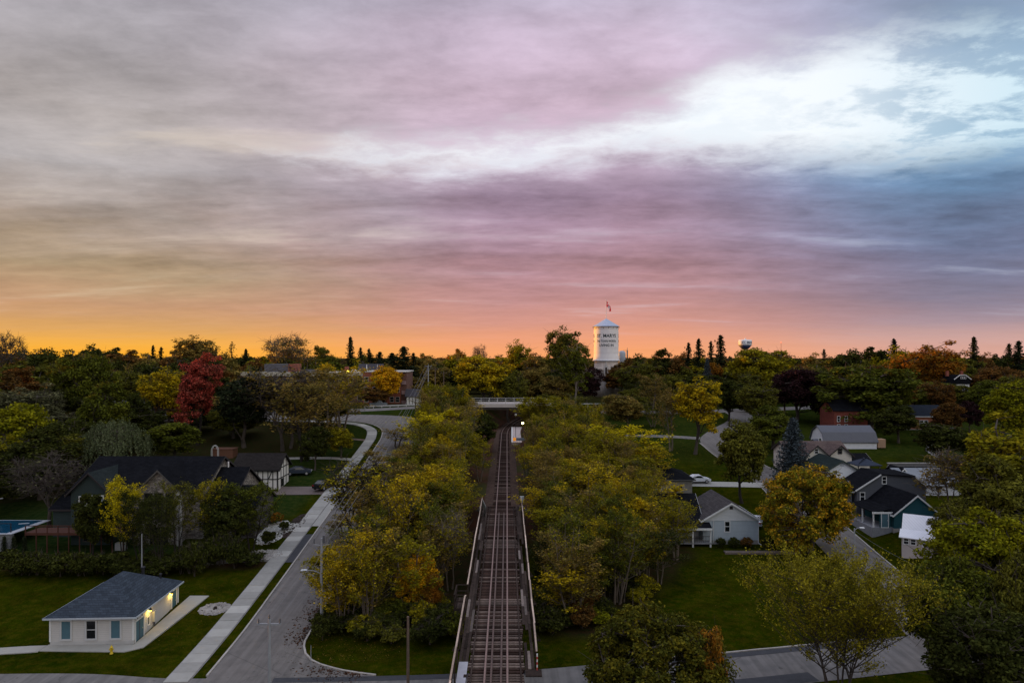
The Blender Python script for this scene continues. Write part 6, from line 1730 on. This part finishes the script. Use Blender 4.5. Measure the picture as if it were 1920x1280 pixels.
for k, u in enumerate((-.8, 0, .8)):
    lb = ['street side', 'middle', 'railway side'][k]
    wire((xA + u * .9, yA, zA - .1), (f0[0] + u, 188, f0[2] - .25), 1.6, lb + ' wire from the lamp pole up to the street bend', .022)
    wire((at(505, 1160, 50)[0] + u, 50, at(505, 1160, 50)[2] + .02), (xA + u * .9, yA, zA - .12), .25, lb + ' wire between the crossarm pole and the lamp pole', .012)
f1 = at(816, 690, 200)
for k, u in enumerate((-.8, .8)): wire((f0[0] + u, 188, f0[2] - .2), (f1[0] + u, 200, f1[2] - .2), .15, ['street side', 'railway side'][k] + ' wire between the two nearest poles at the bend', .02)
for k in range(2):
    wire((f0[0], 188, f0[2] - .8), (at(745 + k * 14, 800, 155)[0], 155, 10.2), .1, ['outer', 'inner'][k] + ' guy wire slanting down from the first pole at the bend', .03)
xl, yl = G(1602, 1078)
wire((xl + .1, yl, CAMZ + (HORY - 995) / FPX * yl), at(1745, 1072, 70), .3, 'service wire sloping from the street lamp post past the cottage', .014)

# ------------------------------------------------------------------ planting: the trees of the place
GWL, GWR = 'trees of the wood between street and trestle', 'trees of the wood beyond the trestle'
# wood between the climbing street and the railway (kind, px, top, distance, width px, leaf, label)
for a in [
    ('sparse', 672, 862, 88, 150, 'wgreen', 'thin branched tree with bare dark limbs reaching over the climbing street', bark_d),
    ('wood3', 745, 885, 80, 130, 'wyellow', 'slender yellow green tree behind the orange leaved sapling by the corner', None),
    ('wood4', 820, 868, 92, 125, 'wyellow', 'yellow green tree nearest the trestle walkway, midway along it', None),
    ('wood1', 730, 838, 108, 120, 'wbrown', 'brownish thinning tree rising over the climbing street', None),
    ('wood4', 815, 770, 128, 135, 'wbright', 'bright yellow tree, tallest of the wood beside the railway', None),
    ('wood2', 868, 800, 122, 90, 'wgreen', 'olive tree beside the railway cutting, next to the bright yellow one', None),
    ('wood3', 868, 752, 158, 100, 'wbrown', 'brown olive tree in front of the road bridge, street side', None),
    ('wood1', 815, 722, 172, 95, 'wbrown', 'twiggy brown tree below the utility poles at the street bend', None),
    ('oval1', 905, 775, 152, 70, 'dgreen', 'dark green bushy tree at the track edge before the road bridge', None),
    ('wood2', 700, 905, 84, 110, 'wbrown', 'brown leaved slim tree over the kerb by the street lamp pole', None),
    ('wood1', 862, 905, 96, 100, 'wgreen', 'olive tree at the far end of the trestle, street side', None),
    ('wood4', 775, 920, 86, 120, 'wbrown', 'brown olive tree in the middle of the street side wood', None),
    ('sparse', 845, 960, 76, 90, 'wgreen', 'half bare thin tree beside the trestle refuge bay', None),
    ('wood3', 762, 845, 116, 110, 'wgreen', 'olive tree between the bright yellow tree and the street', None),
    ('wood2', 640, 965, 92, 70, 'wbrown', 'small brown tree leaning over the street beyond the lamp pole', None),
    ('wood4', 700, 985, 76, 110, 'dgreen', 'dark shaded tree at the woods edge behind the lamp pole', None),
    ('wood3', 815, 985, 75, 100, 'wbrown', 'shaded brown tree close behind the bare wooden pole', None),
    ('wood2', 745, 800, 140, 80, 'wbrown', 'grey brown twiggy tree beside the sharp street bend', None),
    ('wood1', 900, 830, 118, 60, 'wgreen', 'narrow olive tree on the embankment past the trestle end', None),
]:
    tree(*a[:7], name='woodland_tree', group=GWL, bk=a[7])
for a in [
    ('wood4', 1010, 742, 158, 130, 'wgreen', 'olive tree beside the platform lamp, in front of the road bridge'),
    ('wood1', 1062, 738, 172, 110, 'olive', 'dull green tree just below the pale trunked tree'),
    ('wood3', 1075, 795, 138, 150, 'wbrown', 'brown twiggy crown behind the bright yellow green tree of the far wood'),
    ('wood4', 1165, 795, 128, 160, 'wbright', 'brightest yellow green tree of the wood beyond the trestle'),
    ('wood1', 1040, 850, 108, 140, 'wyellow', 'yellow green tree close to the track at the trestle end'),
    ('wood4', 1175, 852, 112, 150, 'wgreen', 'olive tree in front of the beige stone house'),
    ('wood3', 1110, 868, 98, 150, 'wyellow', 'broad yellow tree in the middle of the far wood'),
    ('wood2', 1242, 890, 100, 120, 'wyellow', 'yellow brown tree beside the black roofed porch'),
    ('wood1', 1025, 905, 92, 110, 'wyellow', 'slender yellow tree leaning towards the trestle handrail'),
    ('wood3', 1268, 935, 88, 105, 'wgreen', 'olive tree at the edge of the wide lawn near the porch'),
    ('wood4', 1190, 925, 86, 140, 'wyellow', 'yellow green tree above the dark domed tree'),
    ('wood2', 1075, 945, 84, 110, 'wgreen', 'olive thin trunked tree halfway along the trestle'),
    ('wood1', 1135, 960, 80, 120, 'wgreen', 'thin trunked tree above the bright green shrub'),
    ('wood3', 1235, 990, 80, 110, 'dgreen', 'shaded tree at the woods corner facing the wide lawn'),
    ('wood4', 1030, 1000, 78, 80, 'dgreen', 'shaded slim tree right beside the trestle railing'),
    ('wood2', 985, 830, 118, 60, 'wgreen', 'narrow tree on the cutting slope opposite the platform'),
    ('wood1', 1215, 830, 124, 120, 'wyellow', 'yellow tree in front of the mown bank'),
    ('wood1', 1110, 800, 120, 120, 'wgreen', 'olive tree between the brown twiggy crown and the trestle end'),
]:
    tree(*a, name='woodland_tree', group=GWR)
tree('oval2', 770, 1045, 69.5, 85, 'gold', 'small gold and orange sapling at the corner of the wood', 'sapling', bk=bark_d)
tree('oval1', 808, 1075, 69, 45, 'orange', 'orange leaved shoot beside the gold sapling', 'sapling', bk=bark_d)
tree('wood4', 1042, 1035, 80, 48, 'orange', 'thin orange sapling in the shade beside the trestle', 'sapling', bk=bark_d)
# undergrowth
rs = random.Random(77)
SH = ['the wooded corner undergrowth', 'the undergrowth beyond the trestle']
def sh_lab(leafs, px, a, c_, y_, y0, y1, where):
    lf = rs.choice(leafs); f = (px - a) / (c_ - a); g = (y_ - y0) / (y1 - y0)
    return lf, 'low %s shrub, %s of %s, %s' % (dict(wgreen='olive yellow', dgreen='dark', olive='olive', green='green', brown='rust brown')[lf], 'far left' if f < .2 else 'mid left' if f < .45 else 'centre' if f < .6 else 'mid right' if f < .82 else 'far right', where, 'in front' if g < .3 else 'halfway in' if g < .65 else 'well inside')
for i in range(44):
    px = rs.uniform(600, 862); y_ = rs.uniform(63.2, 71)
    X = (px - 960) / FPX * y_
    if X < -18.2 or X > -4.6: continue
    k = rs.choice(['shrub1', 'shrub2'])
    hgt = rs.uniform(1.4, 2.8)
    tp = HORY - (h(X, y_) + hgt - CAMZ) * FPX / y_
    tree(k, px, tp, y_, rs.uniform(45, 75), *sh_lab(['dgreen', 'dgreen', 'olive', 'wgreen', 'green'], px, 600, 862, y_, 63.2, 71, SH[0]), 'undergrowth_shrub', 'shrub', 'undergrowth shrubs at the wooded corner')
for i in range(48):
    px = rs.uniform(1000, 1300); y_ = rs.uniform(63.5, 80)
    X = (px - 960) / FPX * y_
    if X < 2.4 or X > np.interp(y_, [60, 66, 75, 88], [6, 8, 15, 23]): continue
    k = rs.choice(['shrub1', 'shrub2'])
    hgt = rs.uniform(1.3, 2.8)
    tp = HORY - (h(X, y_) + hgt - CAMZ) * FPX / y_
    tree(k, px, tp, y_, rs.uniform(45, 75), *sh_lab(['dgreen', 'dgreen', 'olive', 'wgreen', 'brown'], px, 1000, 1300, y_, 63.5, 80, SH[1]), 'undergrowth_shrub', 'shrub', 'undergrowth shrubs beyond the trestle')
tree('shrub1', 1117, 1138, 69, 82, 'lime', 'bright lime green shrub at the foot of the far wood', 'shrub', 'shrub')
tree('shrub2', 1030, 1155, 66.5, 50, 'lime', 'small lime shrub next to the trestle railing end', 'shrub', 'shrub')
# the foreground trees
tree('dome', 1226, 1143, 47.5, 272, 'domeg', 'dense dark domed tree in front of the cross street', 'domed_tree')
tree('oval2', 1318, 1176, 46.2, 78, 'orange', 'orange turning branch tree at the flank of the dark domed tree', 'sapling')
tree('locust', 1572, 1042, 52, 330, 'locust', 'spreading half bare tree with dark forked limbs over the cross street', 'spreading_tree', bk=bark, rz=.6)
tree('maple', 1518, 876, 91, 200, 'orgreen', 'orange and green maple beside the pale blue house', 'maple_tree', rz=random.Random(1522 * 7 + 874 * 13 + 91 * 3).uniform(0, 6.28))
tree('oval2', 1392, 793, 113, 108, 'olive', 'dark green tree with orange tips between driveway and street', 'tree', bk=bark_d)
tree('bluesp', 1487, 784, 122, 80, 'bluec', 'blue grey spruce in front of the cream gabled house', 'spruce')
tree('big2', 1450, 762, 152, 105, 'green', 'mid green tree behind the blue spruce', 'tree')
tree('tall', 1303, 708, 147, 96, 'wyellow', 'yellow turning tree with twin trunks on the mown bank', 'tree')
tree('wood2', 1258, 722, 150, 72, 'wbrown', 'thin brown yellow tree next to the twin trunked yellow tree', 'tree')
tree('oval1', 1366, 714, 190, 74, 'dgreen', 'small dark round tree with a visible trunk before the dark house', 'tree', bk=bark_d)
tree('big3', 1425, 715, 178, 90, 'olive', 'olive tree beside the dark house with the white window', 'tree')
tree('big1', 1493, 692, 190, 110, 'purple', 'broad dark purple beech behind the lawn', 'beech')
tree('big1', 1632, 688, 178, 182, 'green', 'big dark green tree spreading behind the barn roof', 'tree')
tree('big3', 1552, 730, 185, 70, 'olive', 'olive tree between purple beech and big dark green tree', 'tree')
# right-hand mass of near trees
tree('near1', 1862, 962, 62, 215, 'lime', 'bright lime green bushy tree at the near corner of the street', 'bushy_tree')
tree('near2', 1795, 1050, 53, 190, 'green', 'dark green bushy tree overhanging the near end of the street', 'bushy_tree')
tree('near2', 1912, 1040, 51, 150, 'olive', 'yellowing bushy tree at the bottom corner beside the street', 'bushy_tree')
tree('near1', 1850, 1140, 46, 240, 'dgreen', 'dark low tree at the very bottom corner of the view', 'bushy_tree')
tree('big3', 1890, 782, 92, 230, 'wgreen', 'tall olive tree rising behind the white roofed cottage', 'tree')
tree('sparse', 1795, 845, 96, 130, 'wbrown', 'thin twiggy tree in front of the pale flat annex', 'tree')
tree('near2', 1806, 935, 84, 105, 'olive', 'dark bushy tree covering the end of the white roofed cottage', 'bushy_tree')
tree('big2', 1878, 858, 84, 160, 'olive', 'olive tree between the tall olive tree and the lime green one', 'tree')
tree('oval2', 1885, 715, 150, 100, 'lime', 'bright yellow green tree beside the stone manor', 'tree')
tree('oval1', 1775, 755, 165, 60, 'brown', 'brown conifer shaped tree in front of the brick bungalow', 'tree')
tree('oval1', 1818, 752, 172, 42, 'purple', 'small purple tree in front of the stone manor', 'tree')
tree('big1', 1872, 690, 215, 110, 'brown', 'rust brown tree beyond the stone manor', 'tree')
tree('big3', 1742, 642, 222, 118, 'orange', 'big orange maple above the brick bungalow', 'maple_tree')
tree('big2', 1700, 700, 205, 70, 'brown', 'rust coloured tree under the big orange maple', 'tree')
# right background
tree('spruce1', 1826, 632, 262, 44, 'conifer', 'lone tall spruce standing above the stone manor', 'spruce')
for px, tp, y_, w_, lb in ((1291, 643, 272, 26, 'first dark spruce of the four near the far white water tower'), (1310, 636, 268, 32, 'second dark spruce of the four near the far white water tower'),
                          (1333, 640, 275, 24, 'third dark spruce of the four near the far white water tower'), (1351, 629, 262, 40, 'tallest dark spruce of the four near the far white water tower'),
                          (1892, 645, 268, 30, 'dark spruce at the skyline beside the picture edge'), (1910, 640, 255, 40, 'taller dark spruce at the skyline by the picture edge'),
                          (1676, 636, 270, 34, 'dark spruce peeking over the big orange maple'), (1545, 655, 300, 20, 'small dark spruce on the skyline beyond the purple beech')):
    tree('spruce3' if px % 2 else 'spruce2', px, tp, y_, w_ * 1.5, 'conifer', lb, 'spruce', group='dark spruces on the skyline')
tree('bluesp', 1326, 672, 236, 30, 'bluec', 'small blue spruce with an orange tree beside it', 'spruce')
tree('oval1', 1337, 680, 240, 36, 'orange', 'small orange tree beside the small blue spruce', 'tree')
tree('big1', 1425, 655, 232, 120, 'wgreen', 'broad yellow green tree below the far white water tower', 'tree')
tree('big2', 1236, 655, 262, 64, 'dgreen', 'rounded dark green tree right of the stone water tower', 'tree')
tree('big3', 1196, 674, 232, 80, 'olive', 'olive tree against the shaft of the stone water tower', 'tree')
tree('wood1', 1222, 700, 200, 70, 'wbrown', 'twiggy brown tree between the water tower and the yellow twin trunked tree', 'tree')
tree('big2', 1175, 730, 195, 90, 'olive', 'olive tree at the end of the road bridge railing', 'tree')
tree('oval2', 1102, 690, 222, 54, 'purple', 'dark purple tree at the foot of the stone water tower', 'beech')
tree('tall', 1058, 614, 240, 80, 'olive', 'tall olive tree left of the stone water tower', 'tree')
tree('tall', 1076, 642, 214, 66, 'green', 'green tree with a pale forked trunk before the water tower', 'tree', bk=bark_p)
tree('tall', 975, 640, 250, 66, 'wgreen', 'loose topped tree on the skyline above the road bridge', 'tree')
tree('big1', 905, 668, 224, 118, 'wyellow', 'broad yellow olive tree behind the road bridge', 'tree')
tree('big2', 1010, 668, 236, 90, 'wbrown', 'brown green tree behind the road bridge railing', 'tree')
tree('big3', 955, 690, 222, 70, 'olive', 'olive tree directly above the road bridge', 'tree')
tree('oval1', 1040, 705, 218, 60, 'wbrown', 'brown shrubby tree beside the pale forked trunk', 'tree')
# left of the railway, beyond the street
tree('redm', 370, 664, 142, 86, 'red', 'tall bright red maple behind the dark roofed stone house', 'maple_tree', bk=bark_d)
tree('tall', 298, 690, 148, 86, 'wyellow', 'yellow green tree beside the red maple', 'tree')
tree('big1', 160, 668, 155, 110, 'green', 'big green tree above the grey far roof', 'tree')
tree('big2', 190, 715, 128, 110, 'green', 'layered green tree before the grey far roof', 'tree')
tree('willow', 215, 786, 118, 140, 'willow', 'grey green weeping willow behind the stone house', 'willow')
tree('bare', 92, 852, 96, 130, 'grey', 'leafless grey tree beside the swimming pool', 'bare_tree')
tree('big3', 458, 692, 140, 118, 'conifer', 'massive near black evergreen behind the half timbered house', 'evergreen_tree')
tree('sparse', 540, 688, 138, 170, 'wbrown', 'large half bare tree with tall trunk beside the half timbered house', 'tree', bk=bark)
tree('wood3', 612, 690, 145, 175, 'wbrown', 'large brown twiggy tree in front of the brick apartment block', 'tree')
tree('wood1', 640, 680, 156, 120, 'wyellow', 'yellow green crown over the brick apartment block', 'tree')
tree('wood3', 570, 715, 130, 150, 'wbrown', 'brown leaved tree by the upper lawn', 'tree', bk=bark_d)
tree('oval2', 724, 687, 202, 72, 'gold', 'golden tree in front of the brick apartment wall', 'tree')
tree('oval1', 700, 728, 198, 60, 'brown', 'low rust brown tree beside the golden tree', 'tree')
tree('big3', 70, 720, 140, 130, 'grey', 'grey green broad tree at the far side of the pool house', 'tree')
tree('big1', 20, 760, 118, 150, 'lime', 'yellow green tree at the picture edge above the pool', 'tree')
tree('big2', 75, 800, 108, 140, 'dgreen', 'dark tree behind the swimming pool', 'tree')
tree('big3', -15, 860, 100, 120, 'dgreen', 'dark tree at the picture edge beside the pool', 'tree')
tree('big1', 140, 790, 122, 110, 'dgreen', 'dark tree between pool and weeping willow', 'tree')
tree('big2', 20, 690, 165, 110, 'brown', 'rust brown tree at the picture edge below the skyline', 'tree')
tree('oval1', 250, 740, 140, 60, 'dgreen', 'dark tree beside the grey far roof', 'tree')
tree('oval2', 640, 800, 132, 60, 'wgreen', 'small olive tree on the upper lawn', 'tree')
tree('oval1', 590, 800, 124, 60, 'dgreen', 'dark small tree near the tall trunk', 'tree')
# garden trees before the stone house
for a in (('wood4', 232, 897, 84, 95, 'wbright', 'yellow leaved garden tree before the dark green gable'), ('wood4', 262, 920, 82, 90, 'dgreen', 'dark garden tree before the stone house porch'),
          ('wood3', 330, 900, 84, 90, 'olive', 'olive garden tree before the stone gable window'), ('wood3', 395, 898, 86, 95, 'wgreen', 'yellow olive garden tree at the end of the stone gable'),
          ('wood4', 470, 902, 88, 110, 'green', 'multi stemmed green garden tree by the white gravel bed'), ('oval1', 425, 922, 86, 90, 'dgreen', 'dark leafy garden tree along the hedge'),
          ('oval1', 175, 925, 85, 75, 'dgreen', 'dark garden tree next to the pool wall'), ('wood3', 300, 925, 80, 80, 'dgreen', 'slim dark garden tree behind the roof of the pavilion')):
    tree(*a, name='garden_tree', bk=bark_d)
rs = random.Random(5)
for i in range(26):
    px = 20 + i * 17.5 + rs.uniform(-6, 6); y_ = 80.4 + rs.uniform(-.8, .8) + (2.2 if px > 380 else 0)
    X = (px - 960) / FPX * y_; hgt = rs.uniform(1.6, 2.8) + (1.2 if 330 < px < 440 else 0)
    tp = HORY - (h(X, y_) + hgt - CAMZ) * FPX / y_
    tree(rs.choice(['shrub1', 'shrub2']), px, tp, y_, rs.uniform(48, 70), 'dgreen', 'dark hedge shrub along the brown lane, ' + ['first', 'second', 'third', 'fourth', 'fifth', 'sixth', 'seventh', 'eighth', 'ninth', 'tenth', 'eleventh', 'twelfth', 'thirteenth'][i % 13] + (' from the picture edge' if i < 13 else ' from its middle towards the sidewalk'), 'hedge_shrub', 'shrub', 'shrubs of the lane hedge')
for px in (8, 26, 46):
    y_ = 86.2; X = (px - 960) / FPX * y_; tp = HORY - (h(X, y_) + 2.4 - CAMZ) * FPX / y_
    tree('cone', px, tp, y_, 13, 'conifer', ['first', 'second', 'third'][(8, 26, 46).index(px)] + ' clipped cone shrub from the picture edge at the pool wall', 'cone_shrub', 'shrub', 'cone shrubs before the pool wall')

# ------------------------------------------------------------------ the tree line towards the horizon
CW = dict(wgreen='olive green', wyellow='yellow', wbright='bright yellow', wbrown='brown', green='green', dgreen='dark green', olive='olive', lime='lime green', orange='orange', brown='rust brown', grey='grey green')
def zone_label(leaf, w, i, n, where):
    """colour, size and place along the row of a tree that fills a stand"""
    size = 'narrow' if w < .33 else ('broad' if w > .72 else 'rounded')
    f = i / max(1, n)
    end = 'far left' if f < .2 else 'mid left' if f < .42 else 'centre' if f < .6 else 'mid right' if f < .82 else 'far right'
    return '%s %s tree, %s of %s' % (size, CW.get(leaf, leaf), end, where)
rs = random.Random(42)
def line_trees(x0, x1, n, tops, ys, kinds, leafs, label, group, w=(55, 95), name='skyline_tree', spread=7):
    for i in range(n):
        px = x0 + (x1 - x0) * (i + rs.uniform(.1, .9)) / n
        y_ = rs.uniform(*ys)
        tp = np.interp(px, [q[0] for q in tops], [q[1] for q in tops]) + rs.uniform(-spread * .5, spread * .8)
        wq = rs.random(); lf = rs.choice(leafs)
        tree(rs.choice(kinds), px, tp, y_, w[0] + (w[1] - w[0]) * wq, lf, zone_label(lf, wq, i, n, label), name, 'tree', group)
FK = ['far1', 'far2', 'far3', 'far1']
tp_l = [(-60, 652), (60, 655), (200, 648), (260, 664), (330, 664), (520, 668), (640, 664), (800, 668), (960, 664), (1100, 668), (1300, 672), (1500, 668), (1700, 668), (1990, 662)]
low = [(a, c + 18) for a, c in tp_l]; low2 = [(a, c + 40) for a, c in tp_l]
line_trees(-60, 260, 9, tp_l, (230, 300), FK, ['brown', 'dgreen', 'dgreen', 'wbrown'], 'the skyline row at the orange glow', 'skyline trees at the glow')
line_trees(-60, 420, 11, low, (195, 225), FK, ['dgreen', 'brown', 'olive', 'dgreen'], 'the long row behind the red maple', 'second row trees behind the red maple')
line_trees(-80, 330, 8, low2, (165, 190), ['big1', 'big2', 'big3'], ['dgreen', 'olive', 'green', 'brown'], 'the wooded slope above the pool', 'trees of the wooded slope')
line_trees(260, 820, 16, tp_l, (290, 400), FK, ['dgreen', 'olive', 'dgreen', 'wbrown'], 'the skyline row behind the apartment block', 'skyline trees behind the apartment block', (45, 70))
line_trees(480, 700, 5, [(480, 672), (700, 672)], (235, 260), FK, ['olive', 'wgreen', 'green'], 'the row above the apartment roof', 'trees behind the apartment roof')
line_trees(780, 1090, 9, [(780, 680), (1090, 680)], (255, 300), FK, ['dgreen', 'olive', 'brown', 'wgreen'], 'the far row behind the road bridge', 'far row behind the road bridge')
line_trees(800, 1130, 9, tp_l, (330, 420), FK, ['dgreen', 'brown', 'wbrown', 'orange'], 'the skyline before the water tower', 'skyline trees left of the tower', (40, 66))
line_trees(1170, 1960, 20, tp_l, (310, 420), FK, ['dgreen', 'olive', 'brown', 'wgreen', 'dgreen'], 'the skyline past the water tower', 'skyline trees right of the tower', (45, 72))
line_trees(1150, 1960, 15, low, (245, 290), FK, ['olive', 'dgreen', 'brown', 'green', 'wbrown'], 'the row behind the far houses', 'second row behind the houses', (60, 90))
line_trees(1560, 1960, 7, [(1560, 715), (1960, 715)], (205, 235), ['big1', 'big2', 'big3'], ['olive', 'dgreen', 'brown'], 'the row just behind the manor', 'row behind the manor', (75, 110))
line_trees(1190, 1420, 5, [(1190, 705), (1420, 705)], (215, 240), ['big1', 'big2'], ['dgreen', 'olive', 'wbrown'], 'the row between tower and dark house', 'trees between tower and dark house')

# closed canopy on the slope behind the stone house and behind the half timbered house
def fill(x0, x1, rows, leafs, label, group, kinds=('big1', 'big2', 'big3', 'oval1', 'oval2', 'tall'), step=62):
    for (Y, tp) in rows:
        n = max(1, int((x1 - x0) / (step * 125.0 / Y)))
        for i in range(n):
            px = x0 + (x1 - x0) * (i + rs.uniform(.1, .9)) / n
            wq = rs.random(); lf = rs.choice(leafs); row = ['front', 'second', 'third', 'back'][min(3, rows.index((Y, tp)))]
            tree(rs.choice(kinds), px, tp + rs.uniform(-10, 16), Y + rs.uniform(-5, 5), (85 + 40 * wq) * 125.0 / Y, lf, zone_label(lf, wq, i, n, '%s row, %s' % (row, label)), 'slope_tree', 'tree', group)
fill(-50, 130, [(112, 815), (132, 768), (152, 728)], ['dgreen', 'olive', 'grey', 'wgreen', 'dgreen'], 'slope wood behind the pool', 'trees behind the pool')
fill(140, 330, [(126, 800), (140, 762), (165, 716), (184, 692)], ['dgreen', 'olive', 'green', 'dgreen', 'brown'], 'wood round the grey roof', 'trees round the grey roof')
fill(330, 480, [(150, 772), (168, 728), (188, 705)], ['dgreen', 'dgreen', 'olive', 'wbrown'], 'stand behind the red maple', 'trees behind the red maple')
fill(480, 640, [(158, 742), (180, 712)], ['wbrown', 'olive', 'dgreen'], 'stand behind the twiggy tree', 'trees behind the twiggy tree', ('wood1', 'wood3', 'oval1'))
fill(-60, 480, [(215, 672), (240, 664)], ['dgreen', 'brown', 'olive', 'dgreen', 'wbrown'], 'far stand behind the red maple', 'third row trees behind the red maple', ('far1', 'far2', 'far3'))
fill(1170, 1260, [(178, 750), (200, 725), (222, 700)], ['olive', 'wbrown', 'wgreen', 'dgreen'], 'stand below the water tower', 'trees below the stone water tower', ('wood1', 'wood3', 'oval2', 'big2'))
fill(1380, 1480, [(205, 705), (240, 680)], ['olive', 'dgreen'], 'stand behind the dark house', 'trees behind the dark house')
fill(1540, 1930, [(196, 712), (228, 690)], ['olive', 'dgreen', 'brown', 'green'], 'stand between beech and manor', 'trees between beech and manor')
fill(1150, 1960, [(262, 676), (285, 670)], ['olive', 'dgreen', 'brown', 'wgreen'], 'town canopy beyond the houses', 'town canopy beyond the houses', ('far1', 'far2', 'far3'), 50)
fill(700, 1080, [(235, 692), (262, 678), (290, 670)], ['olive', 'dgreen', 'wbrown', 'wgreen'], 'canopy behind the road bridge', 'canopy behind the road bridge', ('far1', 'far2', 'far3'), 56)
fill(1650, 1800, [(140, 800), (160, 770)], ['olive', 'dgreen'], 'garden by the brick bungalow', 'garden trees near the bungalow', ('oval1', 'oval2'), 110)
# closing the two railway woods down to the ground
def wood_fill(n, y0, y1, xf0, xf1, top_f, leafs, label, group):
    for i in range(n):
        Y = rs.uniform(y0, y1); a, c_ = xf0(Y), xf1(Y)
        X = rs.uniform(a, c_)
        if abs(X - float(track_x(Y))) < 6.5: continue
        hgt = rs.uniform(*top_f)
        tp = HORY - (h(X, Y) + hgt - CAMZ) * FPX / Y
        wq = rs.random(); lf = rs.choice(leafs)
        u_ = (Y - y0) / (y1 - y0); v_ = (X - a) / (c_ - a)
        dep = 'front edge' if u_ < .14 else 'near part' if u_ < .36 else 'middle' if u_ < .6 else 'far part' if u_ < .82 else 'back edge'
        lat = 'left side' if v_ < .33 else 'right side' if v_ > .67 else 'centre'
        lb = '%s %s tree in %s of %s, %s' % ('slim' if wq < .4 else 'wide' if wq > .75 else 'mid sized', CW.get(lf, lf), dep, label, lat)
        tree(rs.choice(['wood1', 'wood2', 'wood3', 'wood4', 'wood5', 'wood6']), 960 + X / Y * FPX, tp, Y, (4.5 + 3 * wq) * FPX / Y, lf, lb, 'woodland_tree', 'tree', group)
wood_fill(140, 66, 165, lambda Y: -18.8, lambda Y: -6.5, (6.0, 10.5), ['wgreen', 'wbrown', 'wgreen', 'olive', 'green', 'wbrown', 'wyellow'], 'the street side wood', GWL)
wood_fill(165, 67, 165, lambda Y: 4.5, lambda Y: float(np.interp(Y, [60, 68, 78, 90, 110, 130, 170], [6, 8, 15, 21, 22, 19, 22])), (6.0, 10.5), ['wgreen', 'wbrown', 'wgreen', 'olive', 'green', 'wyellow', 'wbrown'], 'the wood beyond the trestle', GWR)
# skyline individuals
tree('bare', 18, 626, 215, 68, 'wbrown', 'leafless tree against the orange glow at the picture edge', 'bare_tree')
tree('spruce2', 287, 648, 262, 32, 'conifer', 'pointed dark spruce against the brightest glow', 'spruce')
tree('spruce3', 302, 651, 262, 34, 'conifer', 'second pointed spruce against the brightest glow', 'spruce')
tree('tall', 372, 631, 250, 82, 'wbrown', 'rounded airy tree on the skyline above the red maple', 'tree')
tree('spruce3', 405, 652, 258, 26, 'conifer', 'dark spruce leaning on the rounded airy skyline tree', 'spruce')
tree('thin', 434, 641, 270, 44, 'conifer', 'ragged thin conifer on the skyline', 'spruce')
tree('spruce2', 461, 655, 275, 36, 'conifer', 'small dark spruce beside the ragged conifer', 'spruce')
tree('sparse', 538, 628, 250, 92, 'wbrown', 'airy half bare tree on the skyline behind the apartment block', 'tree')
tree('big2', 607, 650, 262, 60, 'olive', 'olive tree on the skyline beside the tall spruce', 'tree')
tree('spruce1', 657, 632, 252, 40, 'conifer', 'tallest spruce on the skyline behind the brick block', 'spruce')
for px, tp, w_ in ((676, 652, 26), (692, 654, 28), (712, 660, 34), (735, 662, 38), (757, 650, 48), (775, 662, 30)):
    tree('pine' if w_ > 30 else 'spruce3', px, tp, 246 + (px % 7) * 2, w_ * 1.3, 'conifer', 'dark pine behind the golden tree, ' + {676: 'first', 692: 'second', 712: 'third', 735: 'fourth', 757: 'fifth and tallest', 775: 'last'}[px] + ' of the clump', 'pine_tree', group='pines behind the golden tree')
tree('bare', 900, 648, 330, 34, 'wbrown', 'small bare tree on the skyline beyond the road bridge', 'bare_tree')
tree('far2', 858, 655, 300, 46, 'orange', 'orange tree on the skyline beyond the utility poles', 'tree')
tree('far1', 1595, 655, 285, 80, 'dgreen', 'dark rounded tree on the skyline beyond the barn', 'tree')
tree('far2', 1640, 651, 290, 62, 'dgreen', 'second dark rounded tree on the skyline beyond the barn', 'tree')
tree('far3', 1520, 662, 310, 40, 'wbrown', 'small loose tree on the skyline by the radio mast', 'tree')
tree('far3', 1700, 650, 262, 70, 'wgreen', 'yellow green tree beside the big orange maple on the skyline', 'tree')
# trees added beyond the picture edge to keep the low sun off the near slope
for k in range(9):
    X = -95 - 12 * (k % 3) ; y_ = 78 + k * 13
    tree('big1' if k % 2 else 'big2', 0, HORY - (h(X, y_) + 15 - CAMZ) * FPX / y_, y_, 11 * FPX / y_, 'dgreen', 'dark tree added outside the view to keep off the low sun', 'tree', 'tree', 'added shade trees outside the view', x=X)
# the distant wood that closes the horizon
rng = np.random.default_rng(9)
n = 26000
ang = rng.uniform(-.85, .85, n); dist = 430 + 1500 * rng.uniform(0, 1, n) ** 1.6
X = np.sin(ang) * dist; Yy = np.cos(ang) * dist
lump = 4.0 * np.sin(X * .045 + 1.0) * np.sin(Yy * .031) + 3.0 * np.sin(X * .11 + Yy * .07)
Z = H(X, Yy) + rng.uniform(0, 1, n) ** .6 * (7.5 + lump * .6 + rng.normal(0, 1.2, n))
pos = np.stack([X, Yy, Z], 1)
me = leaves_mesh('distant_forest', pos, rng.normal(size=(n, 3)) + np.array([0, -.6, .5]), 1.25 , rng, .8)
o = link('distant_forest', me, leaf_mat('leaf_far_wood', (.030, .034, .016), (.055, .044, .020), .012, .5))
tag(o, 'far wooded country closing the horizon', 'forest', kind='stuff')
